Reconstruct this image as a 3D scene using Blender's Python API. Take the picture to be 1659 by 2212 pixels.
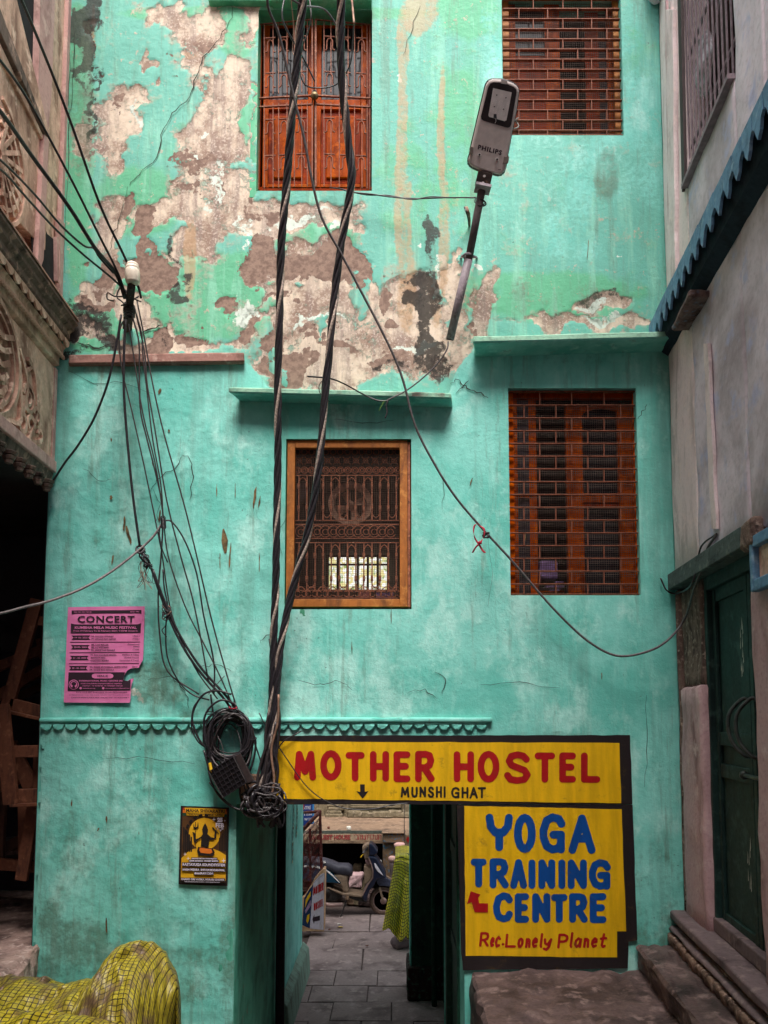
import bpy, math, random
import numpy as np
from mathutils import Vector, Matrix, noise as mnoise

random.seed(7)
R = math.radians
for o in list(bpy.data.objects):
    bpy.data.objects.remove(o)
scene = bpy.context.scene
COL = scene.collection

# ------------------------------------------------------------------ camera
# measures of the photograph are kept on a 1659 x 2212 grid; at() turns them into metres at a real depth
F, PX, PY, PITCH = 1650.0, 850.0, 1408.0, R(4.4)
CAM = Vector((0.0, 0.0, 3.2))
cam_d = bpy.data.cameras.new("camera")
cam = bpy.data.objects.new("camera", cam_d)
COL.objects.link(cam)
cam.location = CAM
cam.rotation_euler = (R(90) + PITCH, 0, 0)
cam_d.sensor_width = 36.0
cam_d.lens = F / 2212.0 * 36.0
cam_d.shift_x = -(PX - 829.5) / 2212.0
cam_d.shift_y = (PY - 1106.0) / 2212.0
cam_d.clip_start = 0.05
cam_d.clip_end = 500
scene.camera = cam

# ------------------------------------------------------------------ light
SUN_EL, SUN_AZ = R(60), R(8)
world = bpy.data.worlds.new("World")
scene.world = world
world.use_nodes = True
wn = world.node_tree
bg = wn.nodes["Background"]
sky = wn.nodes.new("ShaderNodeTexSky")
sky.sky_type = 'NISHITA'
sky.sun_disc = False
sky.sun_elevation = SUN_EL
sky.sun_rotation = math.pi + SUN_AZ
sky.air_density = 1.0
sky.dust_density = 4.0
sky.ozone_density = 0.6
hs = wn.nodes.new("ShaderNodeHueSaturation")   # thin white overcast: the sky with most of its blue taken out
hs.inputs["Saturation"].default_value = 0.3
wn.links.new(sky.outputs[0], hs.inputs["Color"]); wn.links.new(hs.outputs[0], bg.inputs[0])
bg.inputs[1].default_value = 0.15
sun_d = bpy.data.lights.new("sun", 'SUN')
sun_d.energy = 1.9
sun_d.angle = R(26)
sun_d.color = (1.0, 0.93, 0.86)
sun = bpy.data.objects.new("sun", sun_d)
COL.objects.link(sun)
sun_dir = Vector((-math.sin(SUN_AZ) * math.cos(SUN_EL), math.cos(SUN_AZ) * math.cos(SUN_EL), -math.sin(SUN_EL)))
sun.rotation_euler = sun_dir.to_track_quat('-Z', 'Y').to_euler()
vs = scene.view_settings
vs.view_transform = 'Standard'
vs.look = 'None'
vs.gamma = 1.0
vs.exposure = 1.25
vs.use_curve_mapping = False
scene.cycles.max_bounces = 8
scene.cycles.diffuse_bounces = 5
scene.cycles.use_denoising = True

# ------------------------------------------------------------------ measuring
CP, SP = math.cos(PITCH), math.sin(PITCH)
def ray(X, Y):
    u = (PY - Y) / F
    return Vector(((X - PX) / F, CP - u * SP, SP + u * CP))
def at(X, Y, d):
    r = ray(X, Y)
    return CAM + r * (d / r.y)
def on_z(X, Y, z):
    r = ray(X, Y)
    return CAM + r * ((z - CAM.z) / r.z)
def on_plane(X, Y, p0, n):
    r = ray(X, Y)
    return CAM + r * ((Vector(p0) - CAM).dot(n) / r.dot(n))
D = 5.5
FW = lambda X, Y, off=0.0: at(X, Y, D - off)

# ------------------------------------------------------------------ objects
WM = {}
def _link(o, parent, M, label, cat, group, kind):
    COL.objects.link(o)
    M = M or Matrix.Identity(4)
    o.matrix_world = M
    if parent is not None:
        o.parent = parent
        o.matrix_parent_inverse = WM[parent.name].inverted()
    WM[o.name] = M
    if label: o["label"] = label
    if cat: o["category"] = cat
    if group: o["group"] = group
    if kind: o["kind"] = kind
    return o
def thing(name, label, cat, loc, group=None):
    o = bpy.data.objects.new(name, None)
    o.empty_display_size = 0.1
    return _link(o, None, Matrix.Translation(Vector(loc)), label, cat, group, None)
def inst(name, me, parent=None, loc=(0, 0, 0), M=None, label=None, cat=None, group=None, kind=None):
    o = bpy.data.objects.new(name, me)
    return _link(o, parent, M or Matrix.Translation(Vector(loc)), label, cat, group, kind)
def mesh(name, V, Fc, mat, smooth=False, uv=None):
    me = bpy.data.meshes.new(name)
    me.from_pydata([tuple(v) for v in V], [], [tuple(f) for f in Fc])
    mats = mat if isinstance(mat, (list, tuple)) else [mat]
    for m in mats: me.materials.append(m)
    if smooth: me.polygons.foreach_set("use_smooth", [True] * len(me.polygons))
    if uv is not None:
        l = me.uv_layers.new(name="UVMap")
        arr = np.array([uv[lp.vertex_index] for lp in me.loops], dtype=np.float32).ravel()
        l.data.foreach_set("uv", arr)
    me.update()
    return me
def obj(name, VF, mat, parent=None, smooth=False, label=None, cat=None, group=None, kind=None, uv=None, bevel=0, M=None):
    me = mesh(name, VF[0], VF[1], mat, smooth, uv)
    o = inst(name, me, parent, M=M, label=label, cat=cat, group=group, kind=kind)
    if bevel:
        b = o.modifiers.new("bevel", 'BEVEL')
        b.width = bevel; b.segments = 2; b.limit_method = 'ANGLE'
    return o

# ------------------------------------------------------------------ shapes (vertex list, face list)
def join(*parts):
    V, Fc = [], []
    for v, f in parts:
        n = len(V)
        V += [Vector(p) for p in v]
        Fc += [tuple(i + n for i in q) for q in f]
    return V, Fc
def box(x0, x1, y0, y1, z0, z1):
    V = [(x, y, z) for z in (z0, z1) for y in (y0, y1) for x in (x0, x1)]
    return [Vector(v) for v in V], [(0, 2, 3, 1), (4, 5, 7, 6), (0, 1, 5, 4), (2, 6, 7, 3), (0, 4, 6, 2), (1, 3, 7, 5)]
def hexa(p):      # 8 points: bottom quad then top quad, same winding
    return [Vector(v) for v in p], [(3, 2, 1, 0), (4, 5, 6, 7), (0, 1, 5, 4), (1, 2, 6, 5), (2, 3, 7, 6), (3, 0, 4, 7)]
def prism(poly, vec):   # polygon (list of Vectors) swept along vec
    n = len(poly)
    vec = Vector(vec)
    V = [Vector(p) for p in poly] + [Vector(p) + vec for p in poly]
    Fc = [tuple(range(n))[::-1], tuple(range(n, 2 * n))]
    Fc += [(i, (i + 1) % n, n + (i + 1) % n, n + i) for i in range(n)]
    return V, Fc
def plate(pxs, d, t, f=None):   # outline on the photo grid, standing at depth d, thickness t towards the back
    P = [(f or at)(X, Y, d) for X, Y in pxs]
    return prism(P, (0, t, 0))
def smooth_path(P, k=6):
    P = [Vector(p) for p in P]
    if len(P) < 3: return P
    Q = [P[0] * 2 - P[1]] + P + [P[-1] * 2 - P[-2]]
    out = []
    for i in range(1, len(Q) - 2):
        a, b, c, d = Q[i - 1], Q[i], Q[i + 1], Q[i + 2]
        for j in range(k):
            t = j / k
            out.append(0.5 * ((2 * b) + (c - a) * t + (2 * a - 5 * b + 4 * c - d) * t * t + (3 * b - a - 3 * c + d) * t ** 3))
    out.append(P[-1])
    return out
def tube(P, r, n=6, closed=False):
    P = [Vector(p) for p in P]
    m = len(P)
    rs = r if isinstance(r, (list, tuple)) else [r] * m
    V, Fc = [], []
    up = None
    for i in range(m):
        if closed: t = P[(i + 1) % m] - P[i - 1]
        else: t = P[min(i + 1, m - 1)] - P[max(i - 1, 0)]
        if t.length < 1e-9: t = Vector((0, 0, 1))
        t.normalize()
        if up is None: up = t.orthogonal().normalized()
        up = (up - t * up.dot(t))
        if up.length < 1e-6: up = t.orthogonal()
        up.normalize()
        s = t.cross(up)
        for k in range(n):
            a = 2 * math.pi * k / n
            V.append(P[i] + (up * math.cos(a) + s * math.sin(a)) * rs[i])
    for i in range(m if closed else m - 1):
        j = (i + 1) % m
        for k in range(n):
            Fc.append((i * n + k, i * n + (k + 1) % n, j * n + (k + 1) % n, j * n + k))
    if not closed:
        Fc += [tuple(range(n))[::-1], tuple(range((m - 1) * n, m * n))]
    return V, Fc
def lathe(c, prof, n=20, axis='Z'):
    V, Fc = [], []
    c = Vector(c)
    for r, h in prof:
        for k in range(n):
            a = 2 * math.pi * k / n
            if axis == 'Z': V.append(c + Vector((r * math.cos(a), r * math.sin(a), h)))
            elif axis == 'Y': V.append(c + Vector((r * math.cos(a), h, r * math.sin(a))))
            else: V.append(c + Vector((h, r * math.cos(a), r * math.sin(a))))
    m = len(prof)
    for i in range(m - 1):
        for k in range(n):
            Fc.append((i * n + k, i * n + (k + 1) % n, (i + 1) * n + (k + 1) % n, (i + 1) * n + k))
    Fc += [tuple(range(n))[::-1], tuple(range((m - 1) * n, m * n))]
    return V, Fc
def beam(a, b, w, h, up=(0, 0, 1)):   # rectangular bar from a to b
    a, b = Vector(a), Vector(b)
    t = (b - a).normalized()
    s = t.cross(Vector(up))
    if s.length < 1e-4: s = t.cross(Vector((0, 1, 0)))
    s.normalize(); u = s.cross(t)
    c = [s * w / 2 + u * h / 2, -s * w / 2 + u * h / 2, -s * w / 2 - u * h / 2, s * w / 2 - u * h / 2]
    return hexa([a + q for q in c] + [b + q for q in c])
def rough(VF, cuts=3, amp=0.01, sc=6.0, seed=0):   # subdivide and weather a blocky solid
    import bmesh
    bm = bmesh.new()
    vs_ = [bm.verts.new(v) for v in VF[0]]
    for f in VF[1]:
        try: bm.faces.new([vs_[i] for i in f])
        except ValueError: pass
    bmesh.ops.recalc_face_normals(bm, faces=bm.faces)
    bmesh.ops.bevel(bm, geom=list(bm.edges), offset=min(amp * 1.6, 0.02), segments=1, affect='EDGES')
    bmesh.ops.subdivide_edges(bm, edges=[e for e in bm.edges if e.calc_length() > 0.03], cuts=cuts, use_grid_fill=True)
    bm.normal_update()
    for v in bm.verts:
        n = mnoise.fractal(v.co * sc + Vector((seed, seed * 2.3, 0)), 1.0, 2.0, 4)
        v.co += v.normal * n * amp
    bm.verts.index_update()
    V = [v.co.copy() for v in bm.verts]
    Fc = [tuple(v.index for v in f.verts) for f in bm.faces]
    bm.free()
    return V, Fc

# ------------------------------------------------------------------ numpy noise
def vnoise(x, y, seed=0):
    xi, yi = np.floor(x), np.floor(y)
    xf, yf = x - xi, y - yi
    def h(a, b):
        v = np.sin(a * 127.1 + b * 311.7 + seed * 74.7) * 43758.5453
        return v - np.floor(v)
    u, v = xf * xf * (3 - 2 * xf), yf * yf * (3 - 2 * yf)
    return (h(xi, yi) * (1 - u) + h(xi + 1, yi) * u) * (1 - v) + (h(xi, yi + 1) * (1 - u) + h(xi + 1, yi + 1) * u) * v
def fbm(x, y, o=4, seed=0):
    s, a, t = 0, 0.5, 0
    for i in range(o):
        s = s + a * vnoise(x * 2 ** i, y * 2 ** i, seed + i * 13); t += a; a *= 0.55
    return s / t - 0.5

# ------------------------------------------------------------------ materials
class NT:
    def __init__(self, name):
        self.m = bpy.data.materials.new(name); self.m.use_nodes = True
        self.t = self.m.node_tree; self.b = self.t.nodes["Principled BSDF"]
    def n(self, typ, **kw):
        nd = self.t.nodes.new(typ)
        for k, v in kw.items():
            if k in nd.inputs.keys() if isinstance(k, str) else False: nd.inputs[k].default_value = v
            else: setattr(nd, k, v)
        return nd
    def l(self, a, b): self.t.links.new(a, b)
    def coord(self, scale=(1, 1, 1)):
        tc = self.n("ShaderNodeTexCoord"); mp = self.n("ShaderNodeMapping")
        mp.inputs["Scale"].default_value = scale
        self.l(tc.outputs["Object"], mp.inputs[0]); return mp.outputs[0]
    def noise(self, scale, detail=6, rough=0.55, vec=None, dist=0.0):
        nd = self.n("ShaderNodeTexNoise")
        nd.inputs["Scale"].default_value = scale; nd.inputs["Detail"].default_value = detail
        nd.inputs["Roughness"].default_value = rough; nd.inputs["Distortion"].default_value = dist
        self.l(vec if vec is not None else self.coord(), nd.inputs["Vector"]); return nd.outputs["Fac"]
    def ramp(self, fac, lo, hi):
        nd = self.n("ShaderNodeMapRange"); nd.interpolation_type = 'SMOOTHSTEP'
        nd.inputs[1].default_value = lo; nd.inputs[2].default_value = hi
        self.l(fac, nd.inputs[0]); return nd.outputs[0]
    def math(self, op, a, b=None):
        nd = self.n("ShaderNodeMath"); nd.operation = op
        for i, v in enumerate((a, b)):
            if v is None: continue
            if isinstance(v, (int, float)): nd.inputs[i].default_value = v
            else: self.l(v, nd.inputs[i])
        return nd.outputs[0]
    def mix(self, fac, a, b):
        nd = self.n("ShaderNodeMix"); nd.data_type = 'RGBA'
        for i, v in ((0, fac), (6, a), (7, b)):
            if isinstance(v, (int, float)): nd.inputs[i].default_value = v
            elif isinstance(v, tuple): nd.inputs[i].default_value = (*v, 1) if len(v) == 3 else v
            else: self.l(v, nd.inputs[i])
        return nd.outputs[2]
    def bump(self, h, strength=0.4, dist=0.01, normal=None):
        nd = self.n("ShaderNodeBump"); nd.inputs["Strength"].default_value = strength
        nd.inputs["Distance"].default_value = dist
        self.l(h, nd.inputs["Height"])
        if normal is not None: self.l(normal, nd.inputs["Normal"])
        return nd.outputs[0]
    def out(self, col=None, rough=None, normal=None, metal=None, spec=None):
        for k, v in (("Base Color", col), ("Roughness", rough), ("Normal", normal), ("Metallic", metal), ("Specular IOR Level", spec)):
            if v is None: continue
            if isinstance(v, (int, float)): self.b.inputs[k].default_value = v
            elif isinstance(v, tuple): self.b.inputs[k].default_value = (*v, 1)
            else: self.l(v, self.b.inputs[k])
        return self.m
def srgb(r, g, b):
    f = lambda c: (c / 255 / 12.92) if c <= 10 else ((c / 255 + 0.055) / 1.055) ** 2.4
    return (f(r), f(g), f(b))
def weathered(name, base, dark, light=None, sc=3.0, stain=0.5, streak=True, rough=0.85, bump=0.5, bdist=0.01, metal=0.0, fine=40, spec=0.3, streak_axis=2):
    t = NT(name)
    st = [1, 1, 1]
    if streak: st = [2.0, 2.0, 2.0]; st[streak_axis] = 0.6
    v = t.coord(tuple(st)); w = t.coord()
    n1 = t.noise(sc, 8, 0.62, v, 0.4); n2 = t.noise(sc * 3.1, 6, 0.6, w); n3 = t.noise(fine, 4, 0.6, w)
    c = t.mix(t.ramp(n1, 0.62 - stain * 0.3, 0.72), base, dark)
    if light: c = t.mix(t.ramp(n2, 0.52, 0.68), c, light)
    c = t.mix(t.math('MULTIPLY', t.ramp(n3, 0.45, 0.75), 0.35), c, dark)
    h = t.math('ADD', t.math('MULTIPLY', n2, 0.7), t.math('MULTIPLY', n3, 0.3))
    r_ = t.math('ADD', t.math('MULTIPLY', n3, 0.25), rough - 0.12)
    return t.out(c, r_, t.bump(h, bump, bdist), metal, spec)
def flat(name, base, rough=0.7, var=0.15, metal=0.0, bump=0.15, sc=25, spec=0.4):
    t = NT(name)
    n = t.noise(sc, 5)
    d = tuple(c * (1 - var * 1.6) for c in base); l = tuple(min(1, c * (1 + var)) for c in base)
    return t.out(t.mix(t.ramp(n, 0.3, 0.7), d, l), rough, t.bump(n, bump, 0.004), metal, spec)
# ================================================================== the turquoise house
x_of = lambda X, Y: FW(X, Y).x
z_of = lambda Y, X=850: FW(X, Y).z
XL, XR = x_of(87, 1600), x_of(1470, 1700)
ZTOP = 9.6
HOUSE = thing("turquoise_house", "old house with peeling turquoise plaster, barred windows and a passage through its ground floor", "house", (0, D, 0))
OPEN = {   # openings: x0, x1, z0, z1
    "shutter": (x_of(553, 412), x_of(803, 412), z_of(412), z_of(22)),
    "top_right": (x_of(1087, 292), x_of(1348, 292), z_of(292), z_of(-60)),
    "middle": (x_of(614, 1315), x_of(889, 1315), z_of(1316), z_of(948)),
    "right": (x_of(1103, 1286), x_of(1385, 1286), z_of(1286), z_of(838)),
    "passage": (x_of(511, 1740), x_of(1001, 1740), 0.0, z_of(1737)),
}
def facade_material():
    t = NT("turquoise_paint")
    a1 = t.n("ShaderNodeAttribute"); a1.attribute_name = "layers"
    a2 = t.n("ShaderNodeAttribute"); a2.attribute_name = "stains"
    s1 = t.n("ShaderNodeSeparateColor"); t.l(a1.outputs["Color"], s1.inputs[0])
    s2 = t.n("ShaderNodeSeparateColor"); t.l(a2.outputs["Color"], s2.inputs[0])
    beige, brown, white, green = s1.outputs[0], s1.outputs[1], s1.outputs[2], a1.outputs["Alpha"]
    mould, rust, lower, dirt = s2.outputs[0], s2.outputs[1], s2.outputs[2], a2.outputs["Alpha"]
    w = t.coord(); vv = t.coord((3, 1, 0.28))
    nbig = t.noise(1.6, 5, 0.6, w); nmid = t.noise(5.5, 9, 0.66, w); nfine = t.noise(26, 8, 0.65, w)
    nstreak = t.noise(3.2, 7, 0.65, vv, 0.3); ngrit = t.noise(110, 3, 0.6, w)
    # paint
    aqua, aqua_d, aqua_l = srgb(132, 212, 200), srgb(98, 191, 177), srgb(176, 230, 220)
    green_c, teal_c = srgb(96, 182, 142), srgb(106, 184, 168)
    low = t.mix(t.ramp(t.math("ADD", t.math("MULTIPLY", nbig, 0.6), t.math("MULTIPLY", nmid, 0.4)), 0.40, 0.62), aqua, aqua_d)
    low = t.mix(t.math("MULTIPLY", t.ramp(t.noise(2.1, 8, 0.7, t.coord((2.2, 1, 0.16))), 0.5, 0.66), 0.5), low, srgb(104, 160, 148))
    low = t.mix(t.math('MULTIPLY', t.ramp(t.noise(1.9, 9, 0.7, t.coord((1.3, 1, .8))), 0.5, 0.66), 0.8), low, aqua_l)
    low = t.mix(t.math('MULTIPLY', t.ramp(nstreak, 0.56, 0.72), 0.35), low, aqua_l)
    low = t.mix(t.math('MULTIPLY', t.ramp(nfine, 0.55, 0.7), 0.4), low, aqua_d)
    gfac = t.ramp(t.math('ADD', green, t.math('MULTIPLY', t.math('SUBTRACT', nmid, 0.5), 2.2)), -0.25, 0.35)
    up = t.mix(gfac, teal_c, green_c)
    up = t.mix(t.math('MULTIPLY', t.ramp(nstreak, 0.5, 0.7), 0.6), up, srgb(150, 214, 190))
    up = t.mix(t.math('MULTIPLY', t.ramp(t.noise(9, 8, 0.7, vv), 0.52, 0.66), 0.45), up, srgb(104, 158, 138))
    lf = t.ramp(t.math('ADD', lower, t.math('MULTIPLY', t.math('SUBTRACT', nfine, 0.5), 0.5)), 0.42, 0.58)
    c = t.mix(lf, up, low)
    nn = t.math('ADD', t.math('MULTIPLY', t.math('SUBTRACT', nmid, 0.5), 1.5), t.math('MULTIPLY', t.math('SUBTRACT', nfine, 0.5), 1.1))
    def layer(f, lo=-0.015, hi=0.02, k=1.0):
        return t.ramp(t.math('ADD', f, t.math('MULTIPLY', nn, k)), lo, hi)
    mb = layer(beige); mbr = layer(brown); mw = t.ramp(t.math('ADD', white, t.math('ADD', t.math('MULTIPLY', nn, 1.2), t.math('MULTIPLY', t.math('SUBTRACT', t.noise(24, 10, 0.8, w), 0.5), 2.6))), 0.0, 0.05)
    plaster = t.mix(t.ramp(t.noise(3.3, 10, 0.72, w), 0.42, 0.60), srgb(222, 206, 186), srgb(152, 128, 114))
    plaster = t.mix(t.math('MULTIPLY', t.ramp(nstreak, 0.46, 0.66), 0.8), plaster, srgb(146, 128, 122))
    plaster = t.mix(t.math('MULTIPLY', t.ramp(t.noise(60, 4, 0.7, w), 0.52, 0.62), 0.6), plaster, srgb(226, 212, 198))
    mortar = t.mix(t.ramp(nfine, 0.4, 0.62), srgb(152, 128, 114), srgb(124, 102, 92))
    # under the paint the plaster shows only softly at worn borders
    worn = t.ramp(t.math('ADD', beige, t.math('MULTIPLY', nn, 1.5)), -0.42, 0.10)
    c = t.mix(t.math('MULTIPLY', worn, 0.68), c, srgb(172, 174, 156))
    flk = t.math('MULTIPLY', t.ramp(t.noise(13, 10, 0.78, w), 0.60, 0.625), t.math('SUBTRACT', 1.0, lf))
    c = t.mix(t.math('MULTIPLY', flk, 0.85), c, srgb(190, 172, 156))
    c = t.mix(t.math('MULTIPLY', t.ramp(t.noise(2.4, 9, 0.75, vv), 0.54, 0.66), 0.5), c, srgb(104, 128, 112))
    near = t.math('SUBTRACT', 1.0, t.ramp(t.math('ADD', beige, nn), 0.06, 0.55))
    remn = t.math('MULTIPLY', t.ramp(t.noise(17, 10, 0.8, w), 0.535, 0.56), near)
    mb = t.math('MULTIPLY', mb, t.math('SUBTRACT', 1.0, remn))
    soft = t.ramp(t.math('ADD', beige, t.math('MULTIPLY', nn, 0.7)), -0.30, 0.12)
    out_f = t.math('MULTIPLY', t.ramp(t.noise(21, 10, 0.82, w), 0.545, 0.57), soft)
    mb = t.math('MAXIMUM', mb, t.math('MULTIPLY', out_f, 0.9))
    c = t.mix(mb, c, plaster)
    c = t.mix(mbr, c, mortar)
    c = t.mix(mw, c, srgb(214, 226, 216))
    c = t.mix(t.math('MULTIPLY', t.ramp(t.math('ADD', rust, t.math('MULTIPLY', t.math('ADD', t.math('SUBTRACT', nstreak, 0.5), t.math('SUBTRACT', nfine, 0.5)), 1.3)), -0.1, 0.4), 0.66), c, srgb(186, 152, 116))
    dm = t.ramp(t.math('ADD', mould, t.math('ADD', t.math('ADD', t.math('MULTIPLY', nn, 1.3), t.math('MULTIPLY', t.math('SUBTRACT', t.noise(30, 10, 0.85, w), 0.5), 3.0)), t.math('MULTIPLY', t.math('SUBTRACT', nstreak, 0.5), 1.3))), -0.12, 0.30)
    c = t.mix(t.math('MULTIPLY', dm, 0.92), c, srgb(42, 40, 38))
    # general grime, specks
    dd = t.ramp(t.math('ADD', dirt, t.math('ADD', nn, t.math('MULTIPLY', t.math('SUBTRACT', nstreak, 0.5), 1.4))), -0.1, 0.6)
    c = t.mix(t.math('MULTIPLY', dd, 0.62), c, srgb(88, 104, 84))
    spk = t.ramp(t.noise(34, 2, 0.5, w), 0.71, 0.76)
    c = t.mix(t.math('MULTIPLY', spk, 0.6), c, srgb(70, 78, 62))
    peel = t.math('MAXIMUM', mb, mbr)
    h = t.math('ADD', t.math('MULTIPLY', peel, -0.55), t.math('ADD', t.math('MULTIPLY', nfine, 0.5), t.math('MULTIPLY', ngrit, 0.10)))
    h = t.math('ADD', h, t.math('MULTIPLY', nmid, 1.1))
    rg = t.math('ADD', t.math('MULTIPLY', peel, 0.25), t.math('ADD', 0.55, t.math('MULTIPLY', nfine, 0.2)))
    return t.out(c, rg, t.bump(h, 0.9, 0.009), 0.0, 0.35)
M_FAC = facade_material()

def blobs(X, Y, base, L):
    f = np.full(X.shape, base, dtype=np.float64)
    for b in L:
        x, y, rx, ry = b[:4]
        ang = R(b[4]) if len(b) > 4 else 0
        amp = (b[5] if len(b) > 5 else 1.0) * 1.08
        dx, dy = X - x, Y - y
        u = (dx * math.cos(ang) + dy * math.sin(ang)) / rx
        v = (-dx * math.sin(ang) + dy * math.cos(ang)) / ry
        q = np.clip(1.25 - 0.62 * (u * u + v * v), 0, 1)
        q = q * q * (3 - 2 * q)
        if amp > 0: f = np.maximum(f, base + amp * q)
        else: f = f + amp * q
    return f
BEIGE = [(640, 490, 125, 46), (660, 640, 140, 110), (790, 750, 170, 80), (880, 700, 60, 60), (430, 480, 60, 40), (455, 230, 60, 50), (390, 700, 50, 30), (405, 520, 44, 60), (470, 520, 36, 50), (400, 640, 26, 50), (300, 200, 12, 30), (600, 700, 60, 80), (330, 130, 10, 14), (345, 180, 8, 14), (465, 60, 80, 60), (450, 160, 62, 40), (470, 300, 80, 75), (455, 400, 85, 70), (500, 190, 40, 80), (262, 270, 62, 95), (190, 290, 14, 40), (235, 480, 34, 60),
         (370, 462, 100, 26), (405, 560, 40, 90), (520, 480, 45, 60), (510, 700, 40, 60), (360, 30, 40, 26), (240, 560, 30, 25),
         (640, 455, 130, 36), (600, 600, 70, 60), (760, 480, 40, 12), (700, 690, 190, 62), (760, 770, 215, 64), (600, 800, 60, 30), (930, 720, 60, 90), (960, 640, 30, 50), (870, 640, 40, 110),
         (1062, 625, 14, 50, 20), (1035, 690, 30, 36), (1010, 760, 16, 40), (1240, 700, 140, 15), (1300, 655, 60, 22), (1180, 690, 60, 24), (1370, 700, 40, 14), (1240, 655, 26, 12), (290, 660, 50, 26), (220, 620, 30, 40),
         (560, 380, 14, 60), (545, 60, 18, 50), (545, 250, 14, 100), (170, 715, 40, 30), (350, 740, 170, 14), (1330, 640, 16, 6), (975, 600, 16, 40), (800, 620, 30, 20)]
GREEN_ISL = [(300, 400, 45, 36), (430, 620, 60, 60), (455, 690, 60, 40), (680, 505, 60, 16), (610, 510, 20, 14), (585, 620, 14, 8), (530, 270, 12, 50), (500, 60, 28, 45), (560, 720, 22, 26),
             (330, 300, 26, 60), (770, 620, 22, 40), (455, 720, 30, 20), (380, 520, 20, 40), (395, 200, 30, 50), (640, 620, 10, 6), (500, 560, 34, 50), (520, 640, 30, 40),
             (575, 675, 34, 12), (690, 720, 14, 22), (1200, 650, 30, 20), (1120, 670, 26, 30), (300, 330, 20, 26), (465, 130, 14, 40, 30), (850, 560, 50, 60), (595, 780, 16, 30)]
BROWN = [(400, 330, 34, 34, 0, .62), (440, 360, 60, 24, 0, .6), (430, 410, 60, 30, 0, .58), (310, 485, 30, 42), (335, 600, 60, 30), (325, 545, 14, 22), (365, 620, 40, 26), (560, 455, 40, 18, 0, .6),
         (560, 550, 44, 50), (640, 575, 130, 30), (740, 560, 58, 34), (770, 590, 36, 24), (530, 600, 22, 40), (640, 720, 120, 14, 0, .66), (700, 745, 150, 10, 0, .66), (600, 655, 90, 10, 0, .62), (845, 655, 16, 28), (852, 600, 7, 12),
         (480, 660, 24, 18), (520, 715, 26, 26), (420, 720, 36, 18), (590, 740, 30, 40), (610, 800, 60, 34), (460, 400, 22, 40, 0, .58), (230, 585, 34, 30), (345, 720, 30, 40), (265, 440, 8, 26, 15),
         (260, 220, 16, 26, 0, .6), (395, 175, 10, 10), (560, 385, 9, 40), (870, 780, 80, 22, 0, .6), (1010, 700, 12, 20, 0, .6), (205, 90, 8, 80, 0, .7), (372, 130, 18, 30, 0, .58), (455, 100, 26, 16, 0, .58), (215, 655, 40, 20)]
WHITE = [(455, 400, 26, 34, 0, .92), (480, 375, 14, 20, 0, .9), (520, 685, 26, 20, 0, .92), (505, 650, 14, 12, 0, .9), (430, 440, 10, 22, 0, .9), (515, 520, 8, 40, 0, .9), (520, 480, 14, 26), (735, 505, 26, 14), (620, 470, 50, 10), (300, 260, 8, 30), (700, 440, 34, 8),
         (935, 590, 12, 30), (890, 520, 6, 14), (1270, 660, 34, 10), (700, 700, 60, 8), (440, 300, 10, 10), (425, 330, 8, 8), (900, 745, 40, 12), (1030, 590, 8, 10), (870, 180, 8, 9), (1290, 690, 60, 8), (1340, 545, 8, 4),
         (285, 1519, 7, 16), (275, 1530, 5, 6), (205, 1528, 5, 7), (232, 1526, 7, 6)]
GREENT = [(300, 440, 90, 70, 0, 1.), (430, 640, 160, 90, 0, 1.), (510, 70, 40, 50, 0, 1.), (530, 270, 20, 60, 0, 1.), (680, 510, 90, 30, 0, 1.), (170, 300, 30, 300, 0, .8), (200, 700, 60, 60, 0, 1.), (1180, 640, 180, 50, 0, .9),
          (870, 400, 60, 120, 0, .5), (585, 30, 300, 16, 0, 1.), (1010, 20, 60, 60, 0, .8), (990, 310, 60, 160, 0, .5)]
MOULD = [(182, 50, 24, 110, 0, 1.35), (180, 120, 16, 60, 0, 1.2), (195, 20, 22, 50, 0, 1.3), (185, 0, 20, 80, 0, 1.3), (920, 490, 15, 50, 0, 1.2), (914, 560, 11, 50, 0, 1.1), (908, 640, 22, 44, 0, 1.2), (920, 710, 20, 60, 0, 1.1), (924, 780, 30, 50, 0, 1.0), (870, 800, 60, 16, 0, .7), (385, 545, 12, 30), (388, 620, 14, 26),
         (355, 700, 16, 30), (170, 660, 30, 34), (150, 715, 26, 30), (205, 690, 30, 40), (215, 745, 40, 16), (960, 800, 50, 14, 0, .6), (203, 200, 5, 90), (145, 770, 20, 8), (1290, 640, 60, 14, 0, .55), (1310, 370, 12, 40, 0, .5),
         (640, 20, 20, 12, 0, .5), (984, 832, 10, 16), (110, 1590, 40, 6, 0, .55)]
RUST = [(870, 120, 12, 110), (868, 300, 14, 180), (872, 480, 18, 170), (880, 620, 22, 100), (955, 300, 10, 160), (958, 500, 14, 150), (905, 30, 40, 50, 30), (940, 640, 14, 80), (1000, 640, 40, 60, 0, .7), (410, 560, 14, 90),
        (400, 120, 30, 10, 0, .7), (935, 760, 60, 60, 0, .7), (980, 420, 12, 120, 0, .7), (200, 60, 6, 60)]
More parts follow.
